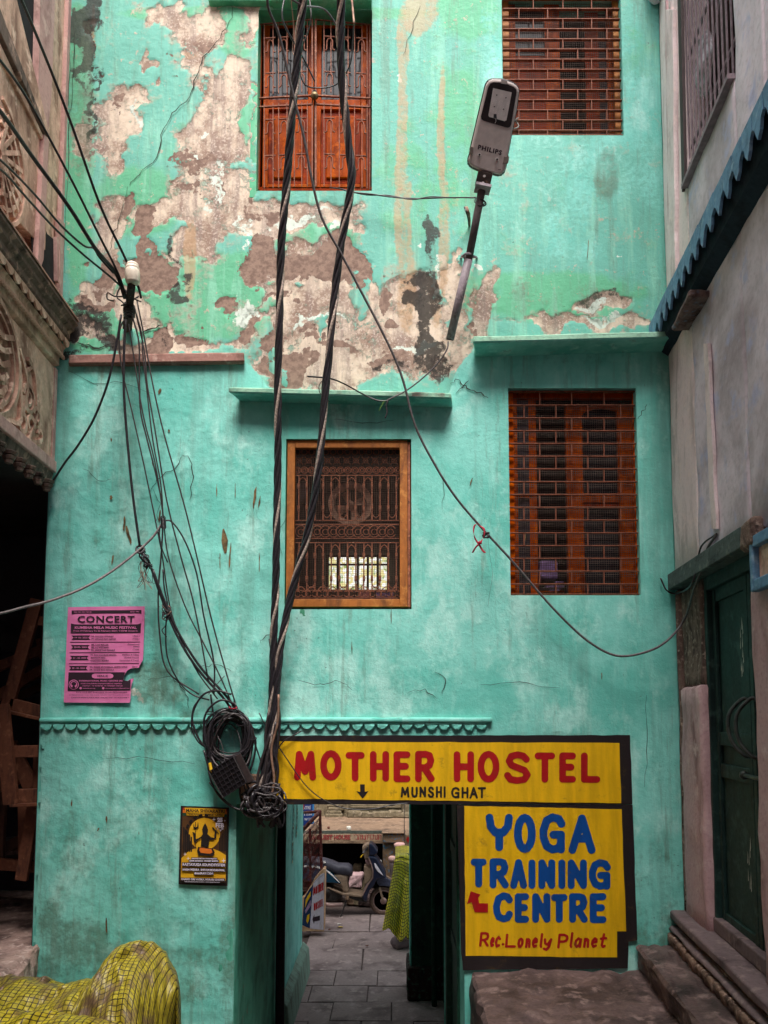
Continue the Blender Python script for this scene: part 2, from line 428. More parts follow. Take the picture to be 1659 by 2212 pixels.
DIRT = [(300, 2100, 260, 70, 0, .75), (300, 1900, 240, 180, 0, .45), (1420, 1950, 60, 160, 0, .6), (1310, 380, 26, 60, 0, .9), (1200, 650, 200, 50, 0, .5), (175, 200, 30, 200, 0, .7), (360, 960, 60, 80, 0, .4), (250, 1150, 70, 90, 0, .45), (120, 1580, 80, 30, 0, .6), (170, 2040, 70, 60, 0, .9), (110, 2000, 30, 60, 0, .8),
        (540, 1250, 50, 150, 0, .35), (500, 2100, 30, 150, 0, .8), (1440, 1900, 30, 200, 0, .5), (470, 1560, 100, 40, 0, .7), (300, 2000, 200, 120, 0, .35), (640, 1500, 60, 60, 0, .4), (340, 1480, 60, 50, 0, .9), (1400, 2020, 80, 30, 0, .7),
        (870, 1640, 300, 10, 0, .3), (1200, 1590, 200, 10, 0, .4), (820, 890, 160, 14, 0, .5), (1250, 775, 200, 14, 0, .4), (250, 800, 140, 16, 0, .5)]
AQUA_D = [(350, 940, 42, 46), (300, 880, 40, 30), (1180, 1440, 60, 60), (1340, 1440, 100, 100), (640, 1500, 60, 40), (140, 1840, 60, 110), (1420, 960, 14, 170), (960, 1130, 40, 60), (700, 1420, 60, 40)]

def build_facade():
    def lines(a, b, marks, step):
        ms = sorted(set([a, b] + [m for m in marks if a < m < b]))
        out = []
        for p, q in zip(ms, ms[1:]):
            n = max(1, int(round((q - p) / step)))
            out += [p + (q - p) * i / n for i in range(n)]
        return np.array(out + [b])
    xs = lines(XL, XR, [v for o in OPEN.values() for v in o[:2]], 0.0145)
    zs = lines(0.0, 8.75, [v for o in OPEN.values() for v in o[2:]], 0.0145)
    nx, nz = len(xs), len(zs)
    GX, GZ = np.meshgrid(xs, zs)
    yc, zc = D, GZ - CAM.z     # the same spots on the photo grid
    dep = yc * CP + zc * SP
    X = PX + F * GX / dep
    Y = PY - F * (-yc * SP + zc * CP) / dep
    wob = lambda s, a, q: a * fbm(GX * q + 3.1, GZ * q + 7.7, 4, s)
    Xw, Yw = X + wob(1, 95, 5), Y + wob(2, 95, 5)
    beige = blobs(Xw, Yw, -0.62, BEIGE)
    isl = blobs(Xw, Yw, 0.0, GREEN_ISL)
    beige = beige - isl * 0.75
    beige += wob(5, 0.8, 7)
    brown = blobs(Xw, Yw, -0.62, BROWN) - np.clip(isl, 0, 1) * 0.5 + wob(6, 0.75, 8)
    white = blobs(Xw, Yw, -0.85, WHITE) + wob(7, 0.6, 14)
    green = blobs(X, Y, -0.35, GREENT) + wob(8, 0.7, 2)
    mould = blobs(Xw, Yw, -0.75, MOULD) + wob(9, 0.5, 6)
    rust = blobs(X + wob(1, 20, 3), Y, -0.75, RUST) + 0.3 * fbm(GX * 14, GZ * 2, 4, 3)
    dirt = blobs(X, Y, -0.55, DIRT)
    # the newer coat of paint below
    edge = np.interp(X, [0, 140, 525, 545, 585, 600, 970, 990, 1024, 1030, 1460, 1700], [775, 775, 775, 790, 842, 850, 850, 790, 742, 735, 722, 722])
    lower = np.clip(0.5 + (Y - edge + wob(11, 22, 6)) / 40.0, 0, 1)
    upr = np.clip((X - 985) / 60.0, 0, 1) * np.clip((620 - Y) / 60, 0, 1) * 0.62
    lower = np.maximum(lower, upr * (0.75 + wob(12, 1.0, 2)))
    keep = np.clip((Y - edge) / 12, 0, 1)
    for f in (beige, brown, rust): f -= keep * 1.2
    beige_low = blobs(X, Y, -2.0, [(500, 1690, 1, 1)])
    dark_a = blobs(Xw, Yw, 0.0, AQUA_D)
    green = green + dark_a * 0.2
    L = np.stack([beige, brown, white, green], -1).astype(np.float32)
    S = np.stack([mould - keep * 0.5, rust, lower, dirt + dark_a * 0.10], -1).astype(np.float32)
    # relief: broad undulation, lumpy old plaster low on the left, paint thickness at peeled edges
    lump = fbm(GX * 9, GZ * 9, 5, 21)
    where = np.clip((760 - np.abs(X - 260)) / 760, 0.15, 1) * np.clip((Y - 700) / 200, 0.25, 1)
    rel = 0.014 * fbm(GX * 1.3, GZ * 1.3, 3, 22) + 0.017 * np.maximum(lump, -0.08) * where
    rel += 0.007 * np.clip(fbm(GX * 22, GZ * 22, 3, 23), 0, 1) * where
    rel -= 0.006 * np.clip((np.maximum(beige, brown) + 0.02) / 0.06, 0, 1)
    edgefade = np.ones_like(rel)
    GY = D - rel * edgefade
    V = np.stack([GX, GY, GZ], -1).reshape(-1, 3)
    cx, cz = (xs[:-1] + xs[1:]) / 2, (zs[:-1] + zs[1:]) / 2
    CX, CZ = np.meshgrid(cx, cz)
    hole = np.zeros_like(CX, dtype=bool)
    for a, b, c, d in OPEN.values():
        hole |= (CX > a) & (CX < b) & (CZ > c) & (CZ < d)
    # broken left rim of the wall
    rim = XL + 0.045 * np.clip(fbm(CX * 0 + 1.5, CZ * 7, 4, 31) + 0.05, 0, 1) * 2.0 * ((CZ < 3.2) | (CZ > 5.6))
    hole |= CX < rim
    I = np.arange(nx * nz).reshape(nz, nx)
    Q = np.stack([I[:-1, :-1], I[:-1, 1:], I[1:, 1:], I[1:, :-1]], -1)[~hole]
    me = bpy.data.meshes.new("wall")
    me.vertices.add(len(V)); me.vertices.foreach_set("co", V.astype(np.float32).ravel())
    nq = len(Q)
    me.loops.add(nq * 4); me.loops.foreach_set("vertex_index", Q.astype(np.int32).ravel())
    me.polygons.add(nq)
    me.polygons.foreach_set("loop_start", np.arange(0, nq * 4, 4, dtype=np.int32))
    me.polygons.foreach_set("use_smooth", np.ones(nq, dtype=bool))
    me.update(calc_edges=True)
    for nm, A in (("layers", L), ("stains", S)):
        at_ = me.attributes.new(nm, 'FLOAT_COLOR', 'POINT')
        at_.data.foreach_set("color", A.reshape(-1))
    me.materials.append(M_FAC)
    inst("wall", me, HOUSE)
build_facade()

# plain turquoise plaster for reveals, ledges and the passage (same paint, no peeling map)
def plain_paint(name, c0, c1, c2, wear=0.4):
    t = NT(name)
    w = t.coord(); v = t.coord((3, 3, .35))
    a = t.noise(4, 7, .6, w); b = t.noise(3.4, 7, .65, v); c_ = t.noise(30, 6, .65, w)
    c = t.mix(t.ramp(a, .4, .66), c0, c1)
    c = t.mix(t.math('MULTIPLY', t.ramp(b, .5, .7), .7), c, c2)
    c = t.mix(t.math('MULTIPLY', t.ramp(t.noise(11, 8, .7, w), .60, .66), wear), c, srgb(120, 104, 92))
    h = t.math('ADD', a, t.math('MULTIPLY', c_, .5))
    return t.out(c, .7, t.bump(h, .6, .006), 0, .35)
M_TQ = plain_paint("turquoise_plaster", srgb(124, 206, 194), srgb(86, 180, 166), srgb(160, 222, 212))
M_TQG = plain_paint("green_plaster", srgb(92, 186, 142), srgb(70, 150, 118), srgb(140, 206, 172), .6)
M_BLACK = flat("dark_room", (0.012, 0.011, 0.013), .9, .3)
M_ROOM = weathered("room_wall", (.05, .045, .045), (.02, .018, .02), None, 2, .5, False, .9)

# upper wall, outer sides, back and roof of the house
def solid(name, b, m, parent=HOUSE, **k): return obj(name, box(*b), m, parent, **k)
TH = 0.24
solid("wall", (XL, XR, D, D + TH, 8.75, ZTOP), M_TQ)
solid("wall", (XL - .02, XL + .08, D + .03, 8.3, 0, ZTOP), M_TQ)
solid("wall", (XR - .08, XR + .5, D + .03, 8.3, 0, ZTOP), M_TQ)
solid("roof", (XL, XR, D + .02, 8.3, ZTOP + .003, ZTOP + .12), M_TQ)
solid("wall", (XL, XR, 8.18, 8.3, 2.6, ZTOP), M_TQG)
# reveals and rooms behind each window
def reveal(k, depth, m, lintel=None):
    x0, x1, z0, z1 = OPEN[k]
    e = 0.016
    solid("reveal", (x0 - .05, x0, D + .004, D + depth, z0 - .05, z1 + .05), m)
    solid("reveal", (x1, x1 + .05, D + .004, D + depth, z0 - .05, z1 + .05), m)
    solid("reveal", (x0, x1, D + .004, D + depth, z1, z1 + .05), m)
    solid("sill", (x0, x1, D + .004, D + depth, z0 - .05, z0), m)
reveal("shutter", .2, M_TQG); reveal("top_right", .2, M_TQ); reveal("middle", .12, M_TQG); reveal("right", .2, M_TQ)
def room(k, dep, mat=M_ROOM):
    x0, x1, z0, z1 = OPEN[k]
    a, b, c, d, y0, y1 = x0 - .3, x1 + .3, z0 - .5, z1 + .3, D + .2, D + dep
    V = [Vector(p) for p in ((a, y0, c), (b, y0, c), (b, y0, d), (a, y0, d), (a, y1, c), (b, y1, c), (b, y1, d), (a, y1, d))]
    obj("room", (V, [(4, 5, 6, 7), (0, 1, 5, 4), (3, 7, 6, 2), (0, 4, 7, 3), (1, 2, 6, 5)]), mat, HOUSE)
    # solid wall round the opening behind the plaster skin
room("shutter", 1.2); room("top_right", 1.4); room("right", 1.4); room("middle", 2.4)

# cracks: fine dark ribbons lying in the plaster
M_CRACK = flat("crack", srgb(44, 42, 38), .95, .2)
def ribbon(P, w, off=0.006):
    V, Fc = [], []
    n = len(P)
    for i, (X, Y) in enumerate(P):
        c = FW(X, Y, off)
        a = Vector(P[max(i - 1, 0)]) - Vector(P[min(i + 1, n - 1)])
        nrm = Vector((a.y, 0, a.x)).normalized() if a.length else Vector((1, 0, 0))
        q = w * (0.35 + 0.65 * math.sin(math.pi * (i + .4) / n)) * (0.6 + .8 * random.random())
        V += [c + nrm * q, c - nrm * q]
        if i: Fc.append((2 * i - 2, 2 * i, 2 * i + 1, 2 * i - 1))
    return V, Fc
def jag(P, k=4, a=3.0):
    out = []
    for (x0, y0), (x1, y1) in zip(P, P[1:]):
        for j in range(k):
            t = j / k
            out.append((x0 + (x1 - x0) * t + random.uniform(-a, a), y0 + (y1 - y0) * t + random.uniform(-a, a)))
    return out + [P[-1]]
CR = [([(500, 12), (505, 38), (475, 80), (440, 125), (425, 165), (410, 210), (370, 245), (350, 290), (338, 340), (300, 375), (280, 400)], .0035),
      ([(276, 405), (262, 470), (248, 500), (235, 545)], .003), ([(150, 110), (150, 250), (144, 400), (140, 590)], .002), ([(160, 60), (158, 150), (152, 240)], .0025),
      ([(975, 826), (990, 820), (1010, 840), (1040, 848), (1055, 860)], .004), ([(350, 700), (320, 712), (300, 720)], .005), ([(1400, 875), (1385, 890), (1378, 905)], .0025),
      ([(1015, 822), (985, 850)], .003), ([(395, 985), (380, 1010), (340, 1035), (325, 1062)], .003), ([(940, 1450), (965, 1465), (955, 1500)], .0022), ([(880, 1495), (920, 1490), (945, 1510)], .0022),
      ([(560, 1390), (575, 1375), (600, 1372)], .0022), ([(905, 15), (885, 75), (870, 120)], .0022), ([(640, 1560), (700, 1552), (800, 1556), (900, 1552), (1040, 1562)], .0025), ([(170, 740), (215, 752), (250, 740)], .006), ([(395, 985), (412, 990), (418, 1030), (410, 1080)], .0025), ([(330, 1060), (345, 1090), (335, 1130)], .002), ([(180, 1010), (215, 1040), (240, 1035)], .002), ([(640, 1470), (690, 1480), (735, 1470), (760, 1490)], .002), ([(620, 1120), (600, 1150), (610, 1200)], .0015), ([(430, 1440), (470, 1436), (500, 1450)], .002),
      ([(1040, 1480), (1120, 1475), (1210, 1486)], .0018), ([(320, 1470), (370, 1462), (400, 1490), (408, 1530)], .0028), ([(940, 1000), (960, 1040), (955, 1100)], .0013), ([(230, 1640), (320, 1636), (420, 1650)], .0018), ([(1395, 1500), (1400, 1600), (1392, 1700)], .0016), ([(150, 800), (200, 830), (260, 825), (330, 850)], .002), ([(720, 905), (780, 915), (850, 908)], .0015)]
for P, w in CR: obj("crack", ribbon(jag(P), w, .007), M_CRACK, HOUSE)
# scratches and knocked-off chips
M_CHIP = flat("bare_plaster_chip", srgb(112, 92, 62), .95, .4)
for X, Y, w, h, s in [(550, 1075, 4, 24, 6), (485, 1168, 6, 30, -5), (497, 1200, 2, 30, 4), (475, 1210, 1.5, 20, 0), (508, 1000 + 60, 1, 18, 0), (468, 1060, 1.3, 14, 0), (278, 1155, 4, 20, -10), (268, 1130, 3, 16, 3),
                      (230, 2000, 3.5, 18, -2), (560, 1215, 1.5, 22, 0), (845, 1330, 1.3, 20, 0), (1018, 1040, 1.5, 10, 6), (1135, 1160, 1, 8, 0), (212, 1792, 3, 4, 4), (230, 1770, 2, 9, 0), (155, 1735, 2, 8, 0), (560, 1085, 2, 14, 5), (243, 1208, 2, 12, 3), (1300, 1760 - 300, 1.5, 8, 0), (760, 1400, 1.2, 14, 0),
                      (240, 950, 1.5, 5, 0), (345, 845, 3, 7, 3), (330, 1000, 2, 6, 0), (365, 930, 4, 3, 0), (345, 1115, 3, 14, 2), (530, 1700, 4, 6, 0), (1270, 540, 1, 24, 4), (240, 1075, 4, 5, 0), (300, 1800, 1, 4, 0)]:
    pts = []
    for i in range(10):
        a = 2 * math.pi * i / 10
        pts.append((X + math.cos(a) * w * random.uniform(.4, 1.3) + s * math.sin(a) * -.5, Y + math.sin(a) * h * random.uniform(.8, 1.1)))
    obj("chip", ([FW(x, y, .0075) for x, y in pts], [tuple(range(10))]), M_CHIP, HOUSE)

# ---- ledges and sunshades
M_LEDGE = weathered("worn_ledge", srgb(150, 196, 172), srgb(92, 88, 80), srgb(120, 178, 156), 4, .5, False, .85, .8, .01)
M_PLEDGE = weathered("bare_red_ledge", srgb(158, 118, 108), srgb(110, 82, 74), srgb(188, 160, 148), 4, .6, False, .9, .8, .01)
def sunshade(name, fl, fr, ybt, bl, br, yback, p, t, m, lab=None):
    # front edge fl..fr at height Y ybt (bottom of the fascia), back edge bl..br
    a0, a1 = at(fl, ybt[0], D - p), at(fr, ybt[1], D - p)
    b0, b1 = FW(bl, yback, -.02), FW(br, yback, -.02)
    b0.z, b1.z = a0.z, a1.z
    V = [a0, a1, b1, b0] + [v + Vector((0, 0, t)) for v in (a0, a1, b1, b0)]
    return rough(hexa(V), 5, .006, 9, fl)
o = obj("sunshade", sunshade("", 492, 974, (848, 861), 520, 978, 868, .16, .045, None), [M_LEDGE, M_TQ], HOUSE)
o2 = obj("sunshade", sunshade("", 1022, 1457, (740, 729), 1026, 1470, 760, .22, .05, None), [M_LEDGE, M_TQ], HOUSE)
o3 = obj("ledge", sunshade("", 147, 528, (786, 781), 150, 528, 786, .05, .075, None), M_PLEDGE, HOUSE)
for q in (o, o2):
    for p_ in q.data.polygons:
        if p_.normal.z < -.5: p_.material_index = 1
# lintel band above the shuttered window
solid("lintel", (x_of(453, 10), x_of(803, 10), D - .05, D + .02, z_of(14), z_of(-30)), M_TQG, bevel=.008)
solid("lintel", (x_of(590, 10), x_of(803, 10), D - .075, D + .02, z_of(19), z_of(15)), M_TQG)
# iron hooks under the middle sunshade
M_PIPEQ = flat("painted_iron", srgb(84, 176, 152), .6)
for X in (938, 895): obj("hook", tube(smooth_path([FW(X, 847, .15), FW(X + 2, 858, .1), FW(X + 4, 871, .03), FW(X + 10, 869, .01)]), .006), M_PIPEQ, HOUSE)

# ---- scalloped frieze
za, zb = z_of(1566), z_of(1580)
fr0, fr1 = x_of(88, 1560), x_of(1062, 1560)
obj("frieze_band", rough(box(fr0, fr1, D - .035, D + .01, z_of(1561), z_of(1550)), 22, .005, 14), M_TQ, HOUSE, smooth=True)
obj("frieze_band", rough(box(fr0, fr1 - .05, D - .022, D + .01, z_of(1566), z_of(1560)), 22, .004, 14), M_TQ, HOUSE)
sp = 26.7 / 300.0
k = 0
x = fr0
me_s = None
while x < fr1 - sp * .5:
    if me_s is None or k % 5 == 0:
        pts = [Vector((-sp * .47, 0, 0))] + [Vector((-math.cos(a) * sp * .47, 0, -math.sin(a) * sp * .50)) for a in [math.pi * j / 8 for j in range(1, 8)]] + [Vector((sp * .47, 0, 0))]
        VF = prism(pts, (0, .034, 0))
        VF = ([v + Vector((random.uniform(-.002, .002), random.uniform(-.003, .003), random.uniform(-.002, .002))) for v in VF[0]], VF[1])
        me_s = mesh("scallop", VF[0], VF[1], M_TQ)
    o = inst("scallop", me_s, HOUSE, M=Matrix.Translation((x + sp / 2 + random.uniform(-.003, .003), D - .026 + random.uniform(0, .008) * (x > -.9), z_of(1564))) @ Matrix.Rotation(R(random.uniform(-5, 5)), 4, 'Y') @ Matrix.Diagonal((random.uniform(.93, 1.03), 1, random.uniform(.85, 1.1) if x < -.9 else random.uniform(.7, 1.25), 1)))
    b = o.modifiers.new("bevel", 'BEVEL'); b.width = .006; b.segments = 2
    x += sp; k += 1
# ================================================================== ground, passage and the street beyond
M_STONE = weathered("paving_stone", srgb(146, 130, 126), srgb(98, 84, 82), srgb(166, 150, 144), 2.5, .5, False, .8, .6, .01)
M_JOINT = weathered("joint_dirt", srgb(86, 74, 70), srgb(44, 38, 36), None, 6, .5, False, .95, .5, .01)
M_STEP = weathered("worn_step_stone", srgb(100, 82, 80), srgb(40, 32, 32), srgb(128, 108, 104), 3.2, .85, False, .6, .7, .012)
M_STEPSIDE = weathered("rough_riser", srgb(84, 68, 66), srgb(48, 38, 38), srgb(112, 94, 90), 5, .6, True, .95, 1, .02)
me = mesh("ground", [Vector(v) for v in ((-60, -40, -.02), (60, -40, -.02), (60, 80, -.02), (-60, 80, -.02))], [(0, 1, 2, 3)], M_JOINT)
GROUND = inst("ground", me, kind='structure')
PAVE = inst("passage_floor", mesh("passage_floor", *box(-1.2, 3.2, 5.0, 12.45, -.019, -.004), M_JOINT), kind='structure')
rowY = [5.0, 5.6, 6.2, 6.75, 7.2, 7.65, 8.15, 8.67, 9.17, 9.69, 10.56, 11.35, 12.3]
offs = [0, .3, .1, .4, .15, .35, .0, .3, .17, .05, .4, .2]
for i in range(len(rowY) - 1):
    y0, y1 = rowY[i], rowY[i + 1]
    x = -1.2 - offs[i]
    while x < 1.9:
        w = random.uniform(.5, .68) if y0 < 9.6 else random.uniform(.75, 1.1)
        a, b = max(x, -1.2), min(x + w, 1.9)
        if b - a > .1:
            g = .005
            dz = random.uniform(0, .012)
            sk = random.uniform(-.02, .02) if y0 > 9.6 else 0
            P = [(a + g, y0 + g), (b - g, y0 + g + sk), (b - g + sk, y1 - g), (a + g, y1 - g)]
            V = [Vector((p, q, -.018)) for p, q in P] + [Vector((p, q, dz + random.uniform(-.004, .004))) for p, q in P]
            obj("slab", hexa(V), M_STONE, PAVE, bevel=.009)
        x += w
# small litter on the paving
M_LIT = [flat("paper_scrap", srgb(220, 216, 205), .8), flat("yellow_scrap", srgb(198, 168, 70), .8), flat("dry_leaf", srgb(96, 56, 44), .9)]
for X, Y, s, mi, lab in [(732, 1996, .03, 0, "white paper scrap on the street paving left of the checked cloth"), (735, 2003, .045, 1, "yellow scrap on the paving in front of the scooter"), (712, 2008, .02, 2, "small dark red leaf on the paving by the painted parapet"),
                    (793, 2023 + 20, .03, 2, "dry leaf lying on the middle of the passage paving")]:
    c = on_z(X, Y, .022)
    pts = [c + Vector((math.cos(a) * s * random.uniform(.6, 1.6), math.sin(a) * s * random.uniform(.5, 1), random.uniform(-.004, .01))) for a in [j * math.pi / 3 for j in range(6)]]
    o = obj("litter", prism(pts, (0, 0, .003)), M_LIT[mi], None, label=lab, cat="litter")

# ---- passage: ceiling, left and right walls (parts of the house)
px0, px1 = OPEN["passage"][0], OPEN["passage"][1]
zt = OPEN["passage"][3]
YB = 8.3
M_DIM = plain_paint("shaded_passage_plaster", srgb(84, 170, 146), srgb(56, 130, 110), srgb(110, 190, 168), .5)  # darker copy of the turquoise paint, with the passage's shade put into the colour
solid("ceiling", (px0 - .05, 1.2, D + .012, YB - .14, zt, zt + .12), M_DIM)
obj("wall", rough(box(px0 - .12, px0, D + .004, 7.44, 0, zt + .0), 10, .008, 4), M_DIM, HOUSE, smooth=True)
obj("wall", box(px0 - .5, px0 - .06, 7.44, 7.62, 0, zt), M_BLACK, HOUSE)
obj("wall", rough(box(px0 - .12, px0 + .002, 7.62, 9.56, 0, 5.2), 12, .006, 3), M_TQ, HOUSE, smooth=True)
obj("plinth", rough(prism([Vector((px0, 0, 0)), Vector((px0 + .10, 0, 0)), Vector((px0 + .075, 0, .30)), Vector((px0 + .0, 0, .37))], (0, 1.9, 0)), 5, .006, 4), weathered("plinth_stone", srgb(120, 150, 134), srgb(80, 84, 76), None, 4, .5), HOUSE, M=Matrix.Translation((0, 7.75, 0)))
# rusty iron angle and drain pipe that run down the dark left wall
M_DKIRON = flat("dark_iron", (.03, .028, .028), .7)
for (x, y, r) in ((px0 + .05, 7.40, .042),): obj("drain_pipe", tube([(x, y, 0), (x, y, zt - .01)], r, 10), M_BLACK, HOUSE, smooth=True)
obj("skirting", prism([Vector((px0 - .01, 0, 0)), Vector((px0 + .14, 0, 0)), Vector((px0 + .12, 0, .12)), Vector((px0, 0, .2))], (0, 1.4, 0)), M_STEPSIDE, HOUSE, M=Matrix.Translation((0, 5.9, 0)))
# right side of the passage: thin jamb, dark door frame, green shaded wall and projecting pillar
M_DKGREEN = weathered("dark_green_paint_and_shade", srgb(22, 66, 50), srgb(14, 40, 34), srgb(36, 84, 66), 4, .5, True, .6, .3, .004)  # door paint; on the wall and pillar front its darkness stands in for shade
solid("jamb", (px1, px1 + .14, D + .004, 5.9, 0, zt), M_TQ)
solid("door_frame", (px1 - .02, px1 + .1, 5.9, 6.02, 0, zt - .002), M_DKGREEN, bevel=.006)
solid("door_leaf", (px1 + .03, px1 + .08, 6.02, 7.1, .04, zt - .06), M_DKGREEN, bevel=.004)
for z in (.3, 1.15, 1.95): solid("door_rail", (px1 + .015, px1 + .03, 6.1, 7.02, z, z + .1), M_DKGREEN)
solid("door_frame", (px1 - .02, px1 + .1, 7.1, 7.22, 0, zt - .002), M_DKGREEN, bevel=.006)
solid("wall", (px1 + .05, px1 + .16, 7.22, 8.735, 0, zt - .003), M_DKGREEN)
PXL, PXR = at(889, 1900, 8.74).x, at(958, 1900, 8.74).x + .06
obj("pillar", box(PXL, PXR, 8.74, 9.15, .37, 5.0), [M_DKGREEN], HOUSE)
obj("lit_pillar_edge", rough(box(PXL - .018, PXL - .001, 8.745, 9.16, .36, 5.0), 8, .003, 8), M_TQ, HOUSE)  # the pillar's daylit side face, put in as a brighter turquoise plate
obj("pillar_base", rough(box(PXL - .05, PXR - .01, 8.70, 9.25, 0, .37), 4, .012, 6), weathered("pillar_base_stone", srgb(60, 44, 40), srgb(34, 26, 26), srgb(80, 120, 104), 6, .5), HOUSE)
solid("wall", (PXR, 2.6, 8.9, 9.2, 0, 5.0), M_TQ)
obj("drain_pipe", tube([(px1 - .055, 8.55, 0), (px1 - .055, 8.55, zt - .01)], .03, 10), M_DKGREEN, HOUSE, smooth=True)
obj("drain_pipe", tube([(px1 + .0, 7.35, 0), (px1 + .0, 7.35, zt - .01)], .026, 10), M_TQ, HOUSE, smooth=True)
# painted vine on the lit wall
M_VINE = flat("vine_paint", srgb(20, 70, 66), .7); M_VY = flat("vine_yellow", srgb(190, 160, 40), .7)
V, Fc, Vy, Fy = [], [], [], []
def leafq(V, Fc, y, z, l, w, a):
    c = Vector((px0 + .012, y, z)); u = Vector((0, math.cos(a), math.sin(a))) * l; n = Vector((0, -math.sin(a), math.cos(a))) * w
    b = len(V); V += [c, c + u * .5 + n, c + u, c + u * .5 - n]; Fc.append((b, b + 1, b + 2, b + 3))
for (yy, z0, z1) in ((8.55, 1.55, 2.75), (8.85, 1.75, 2.6)):
    z = z0
    while z < z1:
        sw = .04 * math.sin(z * 9 + yy)
        for s in (1, -1): leafq(V, Fc, yy + sw, z, random.uniform(.07, .12), .014, math.pi / 2 + s * random.uniform(.5, 1.1))
        leafq(V, Fc, yy + sw, z, .05, .005, math.pi / 2)
        if random.random() < .2: leafq(Vy, Fy, yy + sw, z, .06, .02, random.uniform(0, 6))
        z += .042
for i in range(14): leafq(V, Fc, 8.62 + .05 * math.sin(i * .9), 1.1 + i * .034, .05, .006, math.pi / 2 + .5 * math.cos(i))
obj("painted_vine", (V, Fc), M_VINE, HOUSE, kind="stuff"); obj("painted_vine", (Vy, Fy), M_VY, HOUSE, kind="stuff")

# ================================================================== stone stoops right and left of the passage
sx0, sz = .535, FW(1180, 2094).z
bx_f, bx_n, bz = 1.69, 1.50, FW(1400, 2038).z
UST = inst("right_stoop", mesh("right_stoop", *rough(hexa([(sx0 + .02, 2.5, 0), (2.2, 2.5, 0), (2.3, D - .004, 0), (sx0 + .02, D - .004, 0), (sx0 - .02, 2.5, sz), (2.2, 2.5, sz), (2.3, D - .004, sz), (sx0, D - .004, sz)]), 26, .024, 8), M_STEP), kind='structure')
obj("upper_step", rough(hexa([(bx_n + .06, 2.5, sz - .1), (2.3, 2.5, sz - .1), (2.3, D - .006, sz - .1), (bx_f + .03, D - .006, sz - .1), (bx_n - .05, 2.5, bz), (2.3, 2.5, bz), (2.3, D - .006, bz), (bx_f, D - .006, bz)]), 24, .024, 9, 3), M_STEP, UST, smooth=False)
zl = 1.55
P = [on_z(X, Y, zl) for X, Y in ((104, 2016), (70, 2060), (37, 2103), (-60, 2210))]
LST = inst("left_stoop", mesh("left_stoop", *rough(prism([Vector((p.x, p.y, 0)) for p in P] + [Vector((-5.2, 3.8, 0)), Vector((-5.2, 8.4, 0)), Vector((XL + .0, 8.4, 0)), Vector((XL + .0, 5.48, 0))], (0, 0, zl)), 20, .04, 7, 5), weathered("pale_worn_stone", srgb(190, 160, 150), srgb(96, 76, 72), srgb(220, 196, 186), 4, .7, False, .7, .9, .015)), kind='structure')

# ================================================================== left neighbour: carved sandstone balcony front over a dark shed
dL = Vector((.0606, -1, 0)).normalized()
nL = Vector((dL.y, -dL.x, 0)) * -1          # faces the lane (+x)
if nL.x < 0: nL = -nL
LP0 = Vector((XL, D, 0))
SANDC = (srgb(240, 198, 174), srgb(136, 100, 84), srgb(248, 214, 192))
M_SAND = weathered("sandstone_carved", *SANDC, 3, .95, True, .9, .8, .012)
M_SANDD = weathered("sooty_moulding", srgb(126, 106, 96), srgb(48, 40, 38), srgb(186, 152, 136), 5, .5, True, .85, .7, .01)
M_PINKP = weathered("pink_plaster", srgb(210, 168, 160), srgb(150, 112, 106), srgb(222, 188, 176), 3, .5, True, .9, .6, .01)
M_STREAKW = weathered("streaked_plaster", srgb(236, 198, 174), srgb(146, 112, 94), srgb(244, 212, 186), 5, .7, True, .9, .9, .015, streak_axis=2)
LB = thing("sandstone_house", "brown sandstone neighbour on the left with carved balcony front and dark openings", "house", (XL, D, 0))
def lw(X, Y, off=0.0): return on_plane(X, Y, LP0 + nL * off, nL)     # a spot on the left house's front
def sweepL(prof, length, y0=0.0):     # profile given at the turquoise wall on the photo grid, swept towards the camera
    P = [FW(X, Y, y0) for X, Y in prof]
    return prism(P, dL * length)
LEN = 9.0
E = 84  # photo-grid x (below) of the corner
def cornerX(Y): return 88 + (1600 - Y) * 56 / 1600.0
# back body of the house, set behind the front skin
obj("wall", sweepL([(-150, -420), (cornerX(-420) + 2, -420), (cornerX(1050) - 1, 1045), (-150, 1045)], LEN, .014), M_STREAKW, LB)
# cornice mouldings
def cx(dx, Y): return (cornerX(Y) + dx, Y)
corn = [cx(-30, 688), cx(48, 696), cx(50, 704), cx(42, 709), cx(42, 716), cx(33, 722), cx(33, 733), cx(27, 738), cx(25, 752), cx(20, 757), cx(20, 768), cx(12, 773), cx(12, 790), cx(-30, 800)]
obj("cornice", sweepL(corn[:8] + [cx(-30, 738)], LEN, .02), M_SANDD, LB, bevel=.004)
obj("cornice", sweepL([cx(-30, 739)] + corn[8:], LEN, .02), M_SAND, LB, bevel=.004)
obj("cornice_cap", sweepL([cx(-20, 682), cx(50, 690), cx(52, 697), cx(-20, 689)], LEN, .02), weathered("cap_stone", srgb(150, 116, 100), srgb(90, 66, 56), None, 4, .5), LB, bevel=.004)
# wavy valance under the cornice (each tongue a piece)
c0 = FW(*cx(28, 740), .03)
for i in range(26):
    s = i * .105 + .05
    P = [c0 + dL * (s + a * .05) + Vector((0, 0, -b)) for a, b in ((-1, 0), (-.95, .025), (-.5, .05), (0, .056), (.5, .05), (.95, .025), (1, 0))]
    obj("tongue", prism(P, nL * .014), M_SAND, LB)
# rope moulding beads
r0 = FW(*cx(19, 772), .03)
bm_ = mesh("bead", *lathe((0, 0, 0), [(.004, -.02), (.012, -.012), (.015, 0), (.012, .012), (.004, .02)], 7), M_SAND)
for i in range(60): inst("bead", bm_, LB, M=Matrix.Translation(r0 + dL * (i * .034)) @ Matrix.Rotation(R(60), 4, 'X'))
